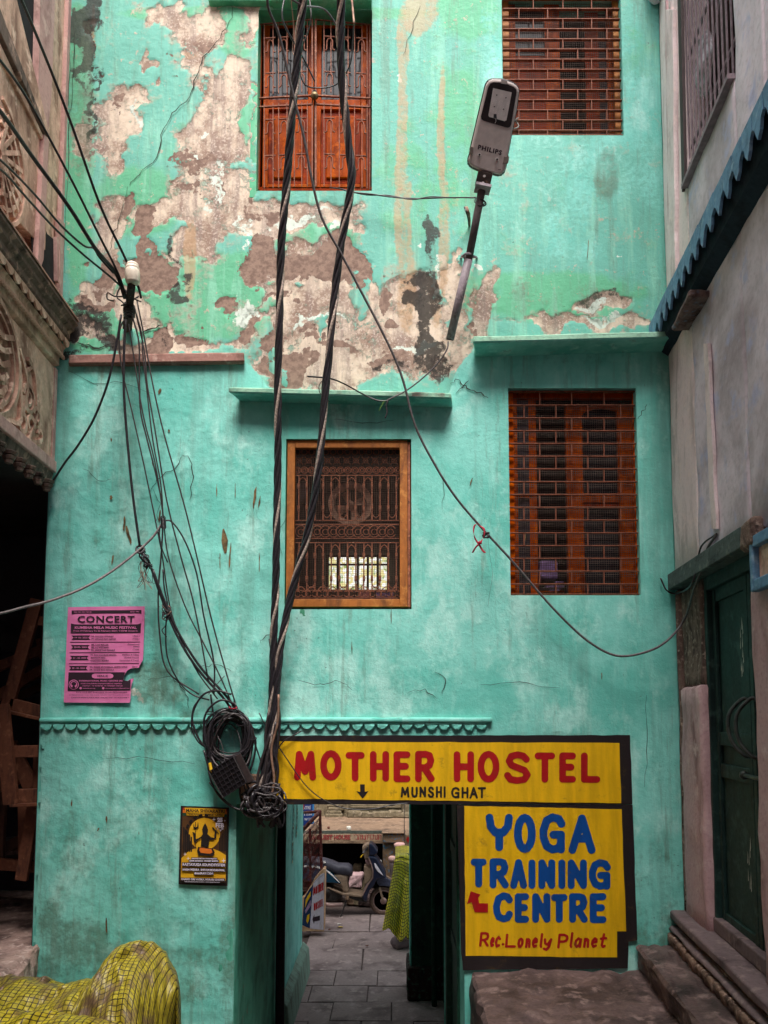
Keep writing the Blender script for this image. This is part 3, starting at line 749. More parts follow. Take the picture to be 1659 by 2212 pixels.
# lower front panel with frame, bottom rail and brackets
obj("panel", sweepL([cx(-9, 800), cx(6, 800), cx(6, 1000), cx(-9, 1000)], LEN, .024), M_SAND, LB)
obj("rail", sweepL([cx(-12, 998), cx(14, 998), cx(14, 1022), cx(-12, 1022)], LEN, .03), M_PINKP, LB, bevel=.006)
obj("rail", sweepL([cx(-12, 1022), cx(8, 1022), cx(2, 1044), cx(-12, 1044)], LEN, .03), M_SANDD, LB, bevel=.004)
obj("end_pilaster", prism([FW(*cx(-8, 800), .02), FW(*cx(9, 800), .02), FW(*cx(9, 998), .02), FW(*cx(-8, 998), .02)], dL * .05), M_PINKP, LB)
b0 = FW(*cx(2, 1040), .04)
for i in range(16):
    s = .02 + i * .155
    for k, (w, dz, t) in enumerate(((.055, 0, .07), (.044, -.03, .055), (.03, -.055, .04))):
        c = b0 + dL * (s + .05) + Vector((0, 0, dz - .01))
        V, Fc = lathe((0, 0, 0), [(w * .7, 0), (w, -.008), (w * .8, -.026), (w * .4, -.03)], 8)
        obj("bracket_bead", ([v + c for v in V], Fc), M_SANDD, LB)
# carved relief: scroll medallion and pierced fan, laid out along the wall
def relief(name, paths, r, base, mat=M_SAND):
    # paths in metres: s along the lane (towards the camera), z height
    out = []
    for P in paths:
        Q = [base + dL * s + Vector((0, 0, z)) for s, z in P]
        out.append(tube(smooth_path(Q, 4), r * 1.25, 4))
    V, Fc = join(*out)
    obj(name, (V, Fc), mat, LB)
pb = FW(*cx(7, 900), .03)
def zz(Y): return FW(850, Y).z
mb = Vector((pb.x, D, zz(905)))
def arc(cs, cz, r, a0, a1, n=9): return [(cs + r * math.cos(R(a0 + (a1 - a0) * i / n)), cz + r * math.sin(R(a0 + (a1 - a0) * i / n))) for i in range(n + 1)]
for k in range(2):
    o_ = 1.05 + k * 1.6
    relief("carved_ring", [arc(o_, .0, .36, 0, 350, 20)], .022, mb)
    relief("carved_ring", [arc(o_, .0, .30, 0, 350, 20)], .014, mb)
    for j in range(6): relief("carved_petal", [[(o_ - .26 + .02 * j, .22 - j * .09), (o_ - .1, .16 - j * .09), (o_ + .05, .2 - j * .08), (o_ + .24, .17 - j * .08)]], .02, mb)
    relief("carved_spandrel", [[(o_ - .36, .12), (o_ - .42, -.25), (o_ - .22, -.33), (o_, -.42)], [(o_ - .36, .2), (o_ - .5, .02), (o_ - .44, -.2)]], .018, mb)
    relief("carved_ring", [arc(o_ - .53, -.06, .085, 0, 350, 12)], .016, mb)
    relief("carved_ring", [arc(o_ - .53, -.06, .045, 0, 350, 10)], .012, mb)
    relief("carved_scroll", [arc(o_ - .44, -.26, .06, 60, 330), arc(o_ - .58, -.22, .05, -60, 200), arc(o_ - .66, -.13, .05, 0, 240), [(o_ - .68, -.1), (o_ - .62, .14), (o_ - .5, .2)], [(o_ - .75, -.28), (o_ - .62, -.33), (o_ - .44, -.36)]], .017, mb)
    relief("carved_scroll", [[(o_ - .72, .0), (o_ - .64, -.2), (o_ - .55, -.34)], [(o_ - .6, .2), (o_ - .45, .08)], arc(o_ - .74, -.24, .035, 0, 300)], .013, mb)
# upper storey: balustrade panel, rails, dark window openings, pink pilasters
def quadL(Q, off, t, mat, name, **k):
    return obj(name, prism([lw(X, Y, off) for X, Y in Q], nL * t), mat, LB, **k)
quadL([(-40, -60), (-2, -60), (86, 288), (76, 540), (-40, 420)], .0, .07, M_SAND, "balustrade_panel", bevel=.005)
quadL([(-40, 20), (-40, -40), (86, 283), (88, 296)], .06, .05, M_SANDD, "balustrade_rail", bevel=.006)
quadL([(-40, 62), (-40, 30), (84, 292), (84, 304)], .06, .03, M_SAND, "balustrade_rail", bevel=.006)
quadL([(80, 290), (90, 300), (78, 560), (64, 600), (70, 470)], .05, .05, M_PINKP, "balustrade_post")
quadL([(-40, 470), (-40, 450), (70, 600), (64, 610)], .06, .04, M_SANDD, "balustrade_rail")
quadL([(-30, -60), (76, -60), (66, 200), (66, 260), (0, 75), (-30, -20)], .004, .012, M_BLACK, "window_opening")
quadL([(98, -60), (106, -60), (96, 200), (88, 290), (66, 215), (72, -60)], .008, .05, M_PINKP, "window_jamb")
quadL([(78, 440), (100, 505), (118, 520), (117, 640), (68, 545), (66, 500)], .058, .006, M_BLACK, "window_opening")
quadL([(118, 470), (140, 490), (140, 690), (120, 660), (121, 540)], .02, .03, M_PINKP, "window_jamb")
quadL([(114, 512), (118, 512), (119, 612), (115, 606)], .06, .03, M_PINKP, "window_jamb")
quadL([(142, -60), (150, -60), (141, 400), (136, 560), (120, 560), (130, 300)], .01, .03, M_PINKP, "corner_strip")
# pierced fan
fc = lw(-6, 330, .075)
fan = []
for j in range(9):
    a = R(-65 + j * 17)
    fan.append([(fc + (dL * -math.cos(a) + Vector((0, 0, math.sin(a)))) * r) for r in (.03, .2, .34)])
for P in fan: obj("carved_spoke", tube(P, .02, 4), M_SAND, LB)
for r in (.12, .22, .3, .38):
    P = [(fc + (dL * -math.cos(R(a)) + Vector((0, 0, math.sin(R(a))))) * r) for a in range(-75, 86, 10)]
    obj("carved_ring", tube(P, .017, 4), M_SAND, LB)
for j in range(16):
    a = R(-70 + j * 9.5); c = fc + (dL * -math.cos(a) + Vector((0, 0, math.sin(a)))) * (.26 if j % 2 else .17)
    obj("carved_hole", ([c + dL * -.02, c + Vector((0, 0, .025)), c + dL * .02, c - Vector((0, 0, .025))], [(0, 1, 2, 3)]), M_BLACK, LB)
for s, z in ((.0, -.42), (-.06, -.5), (.05, -.56), (-.02, -.64), (.1, -.47)):
    c = fc + dL * -s + Vector((0, 0, z)); obj("carved_scroll", tube([c + dL * -.035 * math.cos(t) + Vector((0, 0, .04 * math.sin(t))) for t in np.linspace(0, 5.2, 10)], .018, 4), M_SAND, LB)
# dark shed below: side and back walls
sh_z1 = FW(*cx(0, 1046)).z
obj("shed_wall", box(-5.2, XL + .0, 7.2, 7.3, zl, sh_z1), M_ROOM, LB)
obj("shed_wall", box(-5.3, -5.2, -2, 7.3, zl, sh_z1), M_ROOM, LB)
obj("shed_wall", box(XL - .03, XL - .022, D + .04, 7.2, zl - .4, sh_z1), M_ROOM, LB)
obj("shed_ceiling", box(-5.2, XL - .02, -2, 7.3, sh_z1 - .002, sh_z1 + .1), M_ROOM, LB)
for k, y in enumerate((2.4, -.6)):
    x = XL + .0606 * (D - y)
    obj("pier", box(x - .5, x, y - .7, y, 0, sh_z1 - .003), M_STREAKW, LB)
obj("shed_door", box(-3.9, -2.95, 7.16, 7.195, zl, 3.75), flat("dark_door", (.018, .016, .022), .8), LB, bevel=.02)

# ================================================================== right neighbour: grey-lilac house with barred window, blue ledge and green door
dR = Vector((-.0909, -1, 0)).normalized()
nR = Vector((dR.y, -dR.x, 0))
if nR.x > 0: nR = -nR
RP0 = Vector((XR, D, 0))
M_LILAC = weathered("lilac_plaster", srgb(228, 214, 224), srgb(160, 146, 152), srgb(190, 188, 216), 1.5, .9, False, .9, .9, .014, fine=26)
M_LILACL = weathered("pale_plaster", srgb(238, 220, 220), srgb(196, 178, 176), srgb(242, 222, 218), 4, .55, True, .9, .8, .012)
M_BLUE = weathered("blue_ledge_paint", srgb(104, 146, 178), srgb(56, 82, 106), srgb(136, 168, 190), 6, .5, False, .7, .6, .008)
M_BLUED = weathered("dark_blue_stone", srgb(34, 48, 62), srgb(20, 26, 34), None, 6, .5, False, .8, .6, .008)
M_PINKJ = weathered("pink_jamb", srgb(196, 162, 164), srgb(140, 106, 108), srgb(208, 180, 180), 2.6, .5, True, .85, .9, .014)
M_ROT = weathered("crumbling_jamb", srgb(128, 106, 96), srgb(58, 44, 42), srgb(168, 146, 132), 9, .75, True, .95, 1, .02)
RB = thing("lilac_house", "grey lilac plastered neighbour on the right with blue scalloped ledge and dark green door", "house", (XR, D, 0))
def rw(X, Y, off=0.0): return on_plane(X, Y, RP0 + nR * off, nR)
def quadR(Q, off, t, mat, name, parent=RB, **k):
    return obj(name, prism([rw(X, Y, off) for X, Y in Q], nR * t), mat, parent, **k)
def sweepR(prof, length, y0=0.0): return prism([FW(X, Y, y0) for X, Y in prof], dR * length)
# wall in strips round the door and window openings
def RW(s, z, off=0.0): return RP0 + dR * s + Vector((0, 0, z)) + nR * off
def s_of(X, Y): p = rw(X, Y); return (p - RP0).dot(dR)
ds0, ds1 = s_of(1514, 1600), s_of(1634, 1600)
dz0, dz1 = 1.84, rw(1519, 1240).z
ws0, ws1 = s_of(1475, 100), s_of(1583, 60)
wz0, wz1 = rw(1480, 408).z, 9.2
dk0, dk1 = s_of(1590, 1600), 0
def slabR(s0, s1, z0, z1, off0, off1, mat, name, parent=RB, **k):
    P = [RW(s0, z0, off0), RW(s1, z0, off0), RW(s1, z0, off1), RW(s0, z0, off1)]
    return obj(name, prism(P, (0, 0, z1 - z0)), mat, parent, **k)
def roughR(s0, s1, z0, z1, off0, off1, mat, name, cuts=12, amp=.008, parent=RB, **k):
    P = [RW(s0, z0, off0), RW(s1, z0, off0), RW(s1, z0, off1), RW(s0, z0, off1)]
    return obj(name, rough(prism(P, (0, 0, z1 - z0)), cuts, amp, 4, s0), mat, parent, smooth=True, **k)
roughR(.0, ws0, dz1 + .06, 10, -.3, 0, M_LILACL, "wall", 20)
roughR(ws0, ws1, dz1 + .06, wz0, -.3, -.002, M_LILAC, "wall", 20)
roughR(ws1, 1.9, dz1 + .06, 10, -.3, 0, M_LILAC, "wall", 20, .010)
slabR(1.9, 8.0, dz1 + .06, 10, -.3, -.004, M_LILAC, "wall")
slabR(ws0, ws1, wz0 - .02, 10, -.5, -.28, M_BLACK, "wall")
slabR(ws0, ws1, wz1, 10, -.28, 0, M_LILAC, "wall")
slabR(.05, 8.0, .0, dz1 + .06, -1.4, -.42, M_LILAC, "wall")
slabR(ds1 + .28, 8.0, .0, dz1 + .06, -.42, 0, M_PINKJ, "wall")
# raised seam and worn groove on the plaster
def strip(P, w, off, t, mat, name):
    V, Fc = [], []
    L_ = [rw(X - w / 2 + random.uniform(-1, 1), Y, off) for X, Y in P]; R_ = [rw(X + w / 2 + random.uniform(-1, 1), Y, off) for X, Y in P]
    n = len(P)
    for i in range(n): V += [L_[i], L_[i] + nR * t, R_[i] + nR * t, R_[i]]
    for i in range(n - 1):
        for k in range(4): Fc.append((i * 4 + k, i * 4 + (k + 1) % 4, i * 4 + 4 + (k + 1) % 4, i * 4 + 4 + k))
    Fc += [(0, 3, 2, 1), (n * 4 - 4, n * 4 - 3, n * 4 - 2, n * 4 - 1)]
    obj(name, (V, Fc), mat, RB)
strip([(1531 + i * 1.8, 742 + i * 40) for i in range(11)], 10, .0, .02, M_LILACL, "conduit")
strip([(1526 + i * 1.8, 742 + i * 40) for i in range(11)], 3, .0, .012, M_ROT, "conduit_gap")
strip([(1455 - i * .0 + i * .6, 20 + i * 60) for i in range(12)], 14, .0, .03, M_LILACL, "pilaster")
strip([(1443 + i * .8, 0 + i * 62) for i in range(12)], 3, .012, .016, M_PINKJ, "seam")
obj("corbel", rough(join(sweepR([(1392, -70), (1428, -70), (1428, 6), (1414, 14), (1398, 4), (1392, -20)], .2, .02)), 4, .012, 9), M_LILAC, RB, smooth=True)
# barred window
BW = quadR([(1468, -60), (1476, -60), (1485, 398), (1479, 415)], .0, .02, flat("bar_paint", srgb(60, 40, 42), .6), "barred_window", bevel=.003)
M_BARP = flat("bar_lilac", srgb(136, 116, 124), .6); M_WOODD = weathered("dark_wood_shutter", srgb(54, 32, 32), srgb(26, 16, 16), None, 4, .5)
slabR(ws0, ws1, wz0 - .03, wz0, -.25, .04, M_BARP, "sill", BW)
slabR(ws0 + .02, (ws0 + ws1) / 2, wz0, wz1, -.2, -.16, M_WOODD, "shutter", BW)
slabR((ws0 + ws1) / 2 - .03, (ws0 + ws1) / 2 + .03, wz0, wz1, -.16, -.11, M_WOODD, "mullion", BW)
slabR(ws1 - .05, ws1, wz0, wz1, -.2, -.12, M_WOODD, "shutter", BW)
n_b = 12
for i in range(n_b + 1):
    s = ws0 + (ws1 - ws0) * i / n_b
    slabR(s - .0045, s + .0045, wz0, wz1, -.026, -.016, M_BARP, "bar", BW)
for z in (wz0 + .25, wz0 + .9, wz0 + 1.6): slabR(ws0, ws1, z, z + .02, -.045, -.031, M_BARP, "bar", BW)
for i in range(10):
    s = ws0 + (ws1 - ws0) * (.3 + .06 * i)
    obj("mesh_wire", tube([RW(s, wz0 + .35 + i * .07, -.05), RW(s + .12, wz0 + .55 + i * .07, -.05)], .003, 4), M_BARP, BW)
# plastic bag caught behind the bars
V = []
bag = thing("plastic_bag", "crumpled white plastic bag stuck behind the window bars of the lilac house", "bag", RW(ws0 + .15, wz0 + .8, -.08))
bc = RW(ws0 + .17, wz0 + .72, -.09)
V, Fc = lathe((0, 0, 0), [(.01, .22), (.06, .17), (.085, .06), (.1, -.06), (.07, -.17), (.02, -.22)], 14)
V = [bc + Vector((v.x * .5, v.y * 1.3, v.z)) + Vector([mnoise.noise(v * 22 + Vector((k * 9, 0, 0))) * .035 for k in range(3)]) for v in V]
obj("bag_skin", (V, Fc), flat("bag_plastic", srgb(176, 168, 176), .35, .5, bump=.5), bag)
# chain and padlock on the window
lk = thing("padlock", "small dark padlock on a knotted chain hanging on the barred window at upper right", "padlock", RW(.5 * (ws0 + ws1), wz0 + 1.5, 0))
for i in range(5):
    c = RW((ws0 + ws1) * .5 - .04 + random.uniform(-.04, .04), wz0 + 1.55 + i * .025, .0)
    obj("chain_link", tube([c + Vector((0, math.cos(t) * .03, math.sin(t) * .02 + math.cos(t) * .01 * i)) for t in np.linspace(0, 2 * math.pi, 12)[:-1]], .006, 5, True), M_DKIRON, lk)
c = RW((ws0 + ws1) * .5 - .04, wz0 + 1.46, .0)
obj("lock_body", box(c.x - .012, c.x + .012, c.y - .022, c.y + .022, c.z - .03, c.z + .02), M_DKIRON, lk, bevel=.006)

# blue scalloped ledge, swept along the wall
lt = [(1434, 700), (1459, 686), (1468, 690), (1474, 716), (1440, 716)]
z_l = FW(850, 700).z
BL = obj("scalloped_ledge", prism([RP0 + nR * a + Vector((0, 0, z_l + b)) for a, b in ((0, 0), (.125, -.005), (.125, -.03), (0, -.045))], dR * 4.5), M_BLUED, RB, bevel=.005)
obj("ledge_board", prism([RP0 + nR * a + Vector((0, 0, z_l + b)) for a, b in ((0, -.045), (.095, -.045), (.075, -.20), (0, -.25))], dR * 4.5), M_BLUED, RB)
for i in range(30):
    s = .03 + i * .14
    P = [RP0 + dR * (s + a * 1.22) + nR * .125 + Vector((0, 0, z_l - .02 - b * 1.75)) for a, b in ((-.056, 0), (-.055, .05), (-.03, .062), (-.018, .085), (0, .105), (.018, .088), (.03, .062), (.055, .05), (.056, 0))]
    obj("scallop", prism([q + Vector((random.uniform(-.002, .002), random.uniform(-.004, .004), random.uniform(-.003, .003))) for q in P], nR * .016), M_BLUE, RB)
# short stone shelf
p = [at(1489, 640, 5.07), at(1547, 640, 5.07), at(1504, 714, 5.47), at(1451, 718, 5.47)]
zs_ = p[0].z
V = [Vector((1.93, 5.05, zs_)), Vector((2.12, 5.05, zs_)), Vector((2.12, 5.45, zs_)), Vector((1.93, 5.45, zs_))]
V = [on_z(X, Y, 5.765) for X, Y in ((1489, 640), (1552, 638), (1510, 714), (1451, 718))]
V = V + [v + Vector((0, 0, .045)) for v in V]
obj("shelf", rough(hexa(V), 4, .008, 9), weathered("shelf_stone", srgb(130, 108, 104), srgb(60, 46, 44), srgb(120, 130, 150), 6, .6), RB)
# door: lintel, jambs, leaves
M_LINT = weathered("grey_green_wood", srgb(84, 96, 94), srgb(50, 56, 56), srgb(110, 120, 114), 5, .5, True, .85, .9, .012, streak_axis=1)
slabR(-.0, s_of(1619, 1145), dz1 - .0, dz1 + .115, -.3, .05, M_LINT, "lintel", bevel=.006)
roughR(s_of(1619, 1145), s_of(1648, 1130), dz1 - .03, dz1 + .13, -.2, .055, M_ROT, "lintel_end", 5, .012)
roughR(.0, .05, 1.72, dz1, -.3, .002, M_ROT, "jamb", 10, .012)
roughR(.05, ds0 - .01, rw(1500, 1482).z, dz1, -.34, -.03, M_ROT, "jamb", 14, .02)
roughR(.05, ds0 + .015, 1.78, rw(1500, 1482).z, -.34, .0, M_PINKJ, "jamb", 14, .014)
roughR(ds1 - .01, ds1 + .30, 1.78, dz1 + .06, -.34, .0, M_PINKJ, "jamb", 14, .014)
M_DOOR = weathered("dark_green_door", srgb(28, 54, 50), srgb(17, 32, 31), srgb(52, 76, 70), 3, .5, True, .6, .4, .005)
slabR(ds0 - .02, ds0 + .04, dz0, dz1, -.16, -.05, M_DOOR, "door_frame", bevel=.005)
slabR(ds0 + .04, ds1, dz1 - .09, dz1 - .002, -.16, -.05, M_DOOR, "door_frame", bevel=.005)
mid = s_of(1594, 1600) - .03
DR1 = slabR(ds0 + .04, mid, dz0, dz1 - .09, -.15, -.11, M_DOOR, "door_leaf")
DR2 = slabR(mid + .008, ds1 + .2, dz0, dz1 - .09, -.15, -.11, M_DOOR, "door_leaf")
for L_, a, b in ((DR1, ds0 + .04, mid), (DR2, mid + .008, ds1 + .2)):
    for q in (a + .0, b - .05): slabR(q, q + .05, dz0 + .002, dz1 - .092, -.108, -.085, M_DOOR, "stile", L_, bevel=.004)
    for z in (dz0 + .01, 2.78, 2.98, dz1 - .17): slabR(a + .052, b - .052, z, z + .085, -.108, -.09, M_DOOR, "rail", L_, bevel=.004)
    c = RW(b - .05 if L_ is DR1 else a + .07, 3.1, -.06)
    obj("handle", tube(smooth_path([c + nR * x_ + Vector((0, 0, z)) + dR * y_ for x_, y_, z in ((-.03, 0, .16), (.0, -.01, .165), (.06, -.035, .09), (.07, -.045, 0), (.05, -.03, -.09), (-.0, 0, -.155), (-.03, 0, -.16))]), .011, 6), flat("iron_handle", srgb(74, 78, 76), .55, metal=.6), L_, smooth=True)
obj("bolt", join(tube([RW(mid - .12, 2.83, -.065), RW(ds1 + .05, 2.83, -.065)], .012, 8), lathe(RW(mid - .08, 2.83, -.065), [(.0, -.014), (.024, -.012), (.026, 0), (.024, .012), (0, .014)], 10, 'Y')), flat("bolt_iron", srgb(78, 84, 80), .5, metal=.6), DR1, smooth=True)
# white scraped marks on the door
for (z, n_) in ((3.62, 7), (3.45, 6), (2.35, 5), (2.2, 4)):
    for j in range(n_):
        s = mid - .17 + random.uniform(-.03, .03); z_ = z + random.uniform(-.06, .06)
        obj("scratch", ([RW(s, z_, -.1075), RW(s + .008, z_ + .01, -.1075), RW(s + .005, z_ + .08, -.1075)], [(0, 1, 2)]), M_LIT[0], DR1)
# sill, moulded plinth with petals
M_SILL = weathered("sill_stone", srgb(112, 96, 98), srgb(66, 54, 56), srgb(136, 118, 116), 4, .5, False, .85, .8, .012)
M_PETAL = weathered("carved_plinth", srgb(124, 100, 86), srgb(56, 44, 40), srgb(156, 132, 118), 7, .7, False, .92, 1, .015)
roughR(.0, 3.2, 1.74, 1.80, -.34, .10, M_SILL, "sill", 14, .007)
slabR(ds0, 3.2, 1.80, dz0 + .05, -.2, -.04, M_SILL, "threshold", bevel=.01)
roughR(.0, 3.2, 1.70, 1.738, -.3, .075, M_PETAL, "plinth_moulding", 26, .016)
roughR(.0, 3.2, 1.655, 1.698, -.3, .11, M_SILL, "plinth_moulding", 30, .010)
slabR(.0, 3.2, 1.3, 1.64, -.3, .04, M_STEPSIDE, "plinth_base")
for i in range(24):
    s = .06 + i * .11
    P = [RW(s - .052, 1.65, .13), RW(s - .05, 1.60, .125), RW(s - .03, 1.565, .12), RW(s, 1.545, .11), RW(s + .03, 1.565, .12), RW(s + .05, 1.60, .125), RW(s + .052, 1.65, .13)]
    obj("petal", rough(prism(P, nR * -.06), 2, .008, 12, i), M_PETAL, RB, smooth=True)
# little blue window frame at the far right
fr = [(1640, 1152), (1662, 1145), (1662, 1290), (1646, 1284)]
sb0 = s_of(1641, 1210)
zb1, zb0 = rw(1641, 1160).z, rw(1641, 1280).z
NW = slabR(sb0 - .01, sb0 + .035, zb0, zb1, -.0, .05, M_BLUE, "small_window", bevel=.008)
slabR(sb0 + .035, sb0 + .5, zb1 - .06, zb1, .0, .049, M_BLUE, "frame", NW, bevel=.006)
slabR(sb0 + .035, sb0 + .5, zb0, zb0 + .06, .0, .049, M_BLUE, "frame", NW, bevel=.006)
slabR(sb0 + .035, sb0 + .5, zb0 + .06, zb1 - .06, .0, .015, M_SAND, "panel", NW)
# added behind the camera, unseen: a tall plain house that shades the lower wall
BB = thing("rear_shade_house", "plain grey plastered house closing the lane behind the viewpoint", "house", (0, -4.5, 0))
obj("wall", box(-6, 6, -4.2, -3.6, 0, 15.0), M_LILAC, BB)
# ================================================================== windows of the turquoise house
M_WOOD = weathered("varnished_wood", srgb(182, 76, 4), srgb(104, 36, 3), srgb(206, 98, 12), 5, .7, True, .3, .3, .003, spec=.07)
M_WOODR = weathered("red_varnished_wood", srgb(152, 50, 2), srgb(84, 24, 2), srgb(176, 70, 4), 5, .7, True, .3, .3, .003, spec=.07)
M_OCHRE = weathered("ochre_wood_frame", srgb(172, 104, 44), srgb(110, 66, 34), srgb(190, 126, 62), 6, .6, True, .6, .5, .004)
M_RUST = weathered("rusty_iron", srgb(158, 96, 70), srgb(92, 54, 44), srgb(190, 136, 104), 14, .6, False, .75, .5, .002)
M_RUSTL = weathered("rusty_flat_bar", srgb(132, 78, 58), srgb(78, 44, 34), srgb(164, 116, 90), 14, .5, False, .7, .4, .002)
M_WIRE = flat("wire_mesh", srgb(92, 78, 70), .7)
def glass_mat(name, c, r=.12):
    t = NT(name); w = t.coord()
    n = t.noise(3, 5, .6, t.coord((1, 1, .4)))
    return t.out(t.mix(t.ramp(n, .35, .7), c, tuple(q * 2.2 for q in c)), r, t.bump(t.noise(5, 2), .08, .01), 0, .35)
M_GLASS = glass_mat("dusty_glass", (.035, .03, .034)); M_GLASSB = glass_mat("reflecting_glass", (.012, .011, .014), .12)
UID = lambda: None
def bx(X0, X1, Y0, Y1, ya, yb, mat, name, par, **k):     # box whose front shows at X0..X1, Y0..Y1 on the grid at depth D+ya
    a, b = at(X0, Y1, D + ya), at(X1, Y0, D + ya)
    return obj(name, box(a.x, b.x, D + ya, D + yb, a.z, b.z), mat, par, **k)
def frame_bx(X0, X1, Y0, Y1, w, ya, yb, mat, name, par, bev=.004):
    a, b = at(X0, Y1, D + ya), at(X1, Y0, D + ya); w = w / 300
    V, Fc = join(box(a.x, a.x + w, D + ya, D + yb, a.z, b.z), box(b.x - w, b.x, D + ya, D + yb, a.z, b.z),
                 box(a.x + w, b.x - w, D + ya, D + yb, b.z - w, b.z), box(a.x + w, b.x - w, D + ya, D + yb, a.z, a.z + w))
    return obj(name, (V, Fc), mat, par, bevel=bev)
def wire_panel(X0, X1, Y0, Y1, ya, step, par, r=.0011, mat=None):
    a, b = at(X0, Y1, D + ya), at(X1, Y0, D + ya)
    V, Fc = [], []
    x = a.x
    while x < b.x:
        n = len(V); V += [(x - r, D + ya, a.z), (x + r, D + ya, a.z), (x + r, D + ya, b.z), (x - r, D + ya, b.z)]; Fc.append((n, n + 1, n + 2, n + 3)); x += step
    z = a.z
    while z < b.z:
        n = len(V); V += [(a.x, D + ya + .001, z - r), (b.x, D + ya + .001, z - r), (b.x, D + ya + .001, z + r), (a.x, D + ya + .001, z + r)]; Fc.append((n, n + 1, n + 2, n + 3)); z += step
    o = obj("wire_mesh", ([Vector(v) for v in V], Fc), mat or M_WIRE, par, kind="stuff")
    s = o.modifiers.new("thick", 'SOLIDIFY'); s.thickness = .0015
    return o

# ---------- right lower window and top right window: brick-bond flat bar grille
def grille(k, X0, X1, rows, xs_odd, xs_even, lab):
    G = obj("window", prism([Vector((OPEN[k][0], D + .05, OPEN[k][2])), Vector((OPEN[k][1], D + .05, OPEN[k][2])), Vector((OPEN[k][1], D + .05, OPEN[k][2] + .012)), Vector((OPEN[k][0], D + .05, OPEN[k][2] + .012))], (0, .05, 0)), M_RUSTL, HOUSE, label=lab)
    ya, dp = .028, .024
    hb = hv = None
    for Y in rows:
        a, b = at(X0, Y, D + ya), at(X1, Y, D + ya)
        if hb is None: hb = mesh("bar", *box(0, b.x - a.x, 0, dp, -.003, .003), M_RUSTL)
        inst("bar", hb, G, loc=(a.x, D + ya, a.z))
    for i in range(len(rows) - 1):
        z0, z1 = at(X0, rows[i + 1], D + ya).z + .003, at(X0, rows[i], D + ya).z - .003
        for X in (xs_odd if i % 2 == 0 else xs_even):
            x = at(X, rows[i], D + ya).x
            if hv is None: hv = mesh("short_bar", *box(-.003, .003, .001, dp - .002, 0, 1), M_RUSTL)
            inst("short_bar", hv, G, M=Matrix.Translation((x, D + ya, z0)) @ Matrix.Diagonal((1, 1, z1 - z0, 1)))
    return G
rows4 = [845] + [874.5 + i * 27.6 for i in range(15)] + [1283]
G4 = grille("right", 1100, 1384, rows4, [1166, 1235, 1305], [1132, 1201, 1270, 1341], "tall window with rusty brick-pattern bars, its shutter half open")
for X in (1101, 1376): bx(X, X + 7, 846, 1284, .066, .09, M_WOOD, "jamb", G4, bevel=.003)
bx(1101, 1384, 843, 862, .092, .12, M_WOODR, "head_rail", G4, bevel=.003)
bx(1108, 1116, 862, 1284, .092, .12, M_WOOD, "jamb", G4); bx(1376, 1384, 862, 1284, .092, .12, M_WOOD, "jamb", G4)
bx(1116, 1148, 862, 1284, .115, .125, M_GLASS, "pane", G4)
bx(1147, 1157, 862, 1284, .10, .14, M_WOOD, "stile", G4)
wire_panel(1108, 1384, 858, 1284, .075, .0165, G4)
# right leaf: stiles, arched upper pane, rail, lower pane
bx(1228, 1257, 876, 1284, .11, .15, M_WOOD, "stile", G4, bevel=.005)
bx(1342, 1368, 876, 1284, .11, .15, M_WOOD, "stile", G4, bevel=.005)
bx(1257, 1342, 1065, 1086, .11, .15, M_WOOD, "rail", G4, bevel=.005)
bx(1257, 1342, 870, 1284, .145, .15, M_GLASSB, "pane", G4)
arch = [(1257, 876), (1342, 876), (1342, 896)] + [(1300 - 42 * math.cos(math.pi * i / 8) * -1, 896 - 15 * math.sin(math.pi * i / 8)) for i in range(9)] + [(1257, 896)]
obj("arched_rail", prism([at(X, Y, D + .112) for X, Y in arch], (0, .03, 0)), M_WOOD, G4)
bx(1257, 1342, 1088, 1098, .12, .14, M_WOODR, "rail", G4); bx(1116, 1150, 1068, 1076, .10, .113, M_WOOD, "rail", G4)
M_CURT = flat("violet_cloth", srgb(176, 140, 200), .9, .25); M_CLUT = flat("dark_clutter", srgb(60, 44, 50), .8, .5)
bx(1166, 1206, 1210, 1250, .5, .8, M_CURT, "stored_box", G4, bevel=.02)
for i in range(9): bx(1164 + random.random() * 40, 1200 + random.random() * 24, 1252 + i * 3, 1256 + i * 3, .45, .7, [M_CLUT, M_CURT, M_WOOD][i % 3], "stored_board", G4)

rows2 = [-26 + i * 21.9 for i in range(15)] + [290]
G2 = grille("top_right", 1087, 1347, rows2[:-1] + [290.5], [1121, 1183, 1248, 1311], [1152, 1216, 1278], "upper right window with rusty brick-pattern bars behind the street lamp")
for X0, X1 in ((1088, 1098), (1330, 1346)): bx(X0, X1, -30, 288, .068, .09, M_OCHRE, "jamb", G2)
wire_panel(1088, 1346, -30, 288, .095, .0165, G2)
bx(1098, 1112, -30, 288, .115, .15, M_WOOD, "stile", G2); bx(1180, 1206, -30, 288, .115, .15, M_WOOD, "stile", G2, bevel=.004)
bx(1112, 1180, -30, 120, .14, .15, M_GLASSB, "pane", G2); bx(1112, 1180, 120, 288, .125, .15, M_WOODR, "shutter_panel", G2, bevel=.008)
bx(1204, 1207, -30, 288, .12, .5, M_WOOD, "open_leaf", G2)
bx(1268, 1290, -30, 288, .18, .21, M_WOODR, "stile", G2); bx(1290, 1318, -30, 288, .2, .21, M_GLASS, "pane", G2); bx(1316, 1330, -30, 288, .16, .2, M_WOOD, "stile", G2)
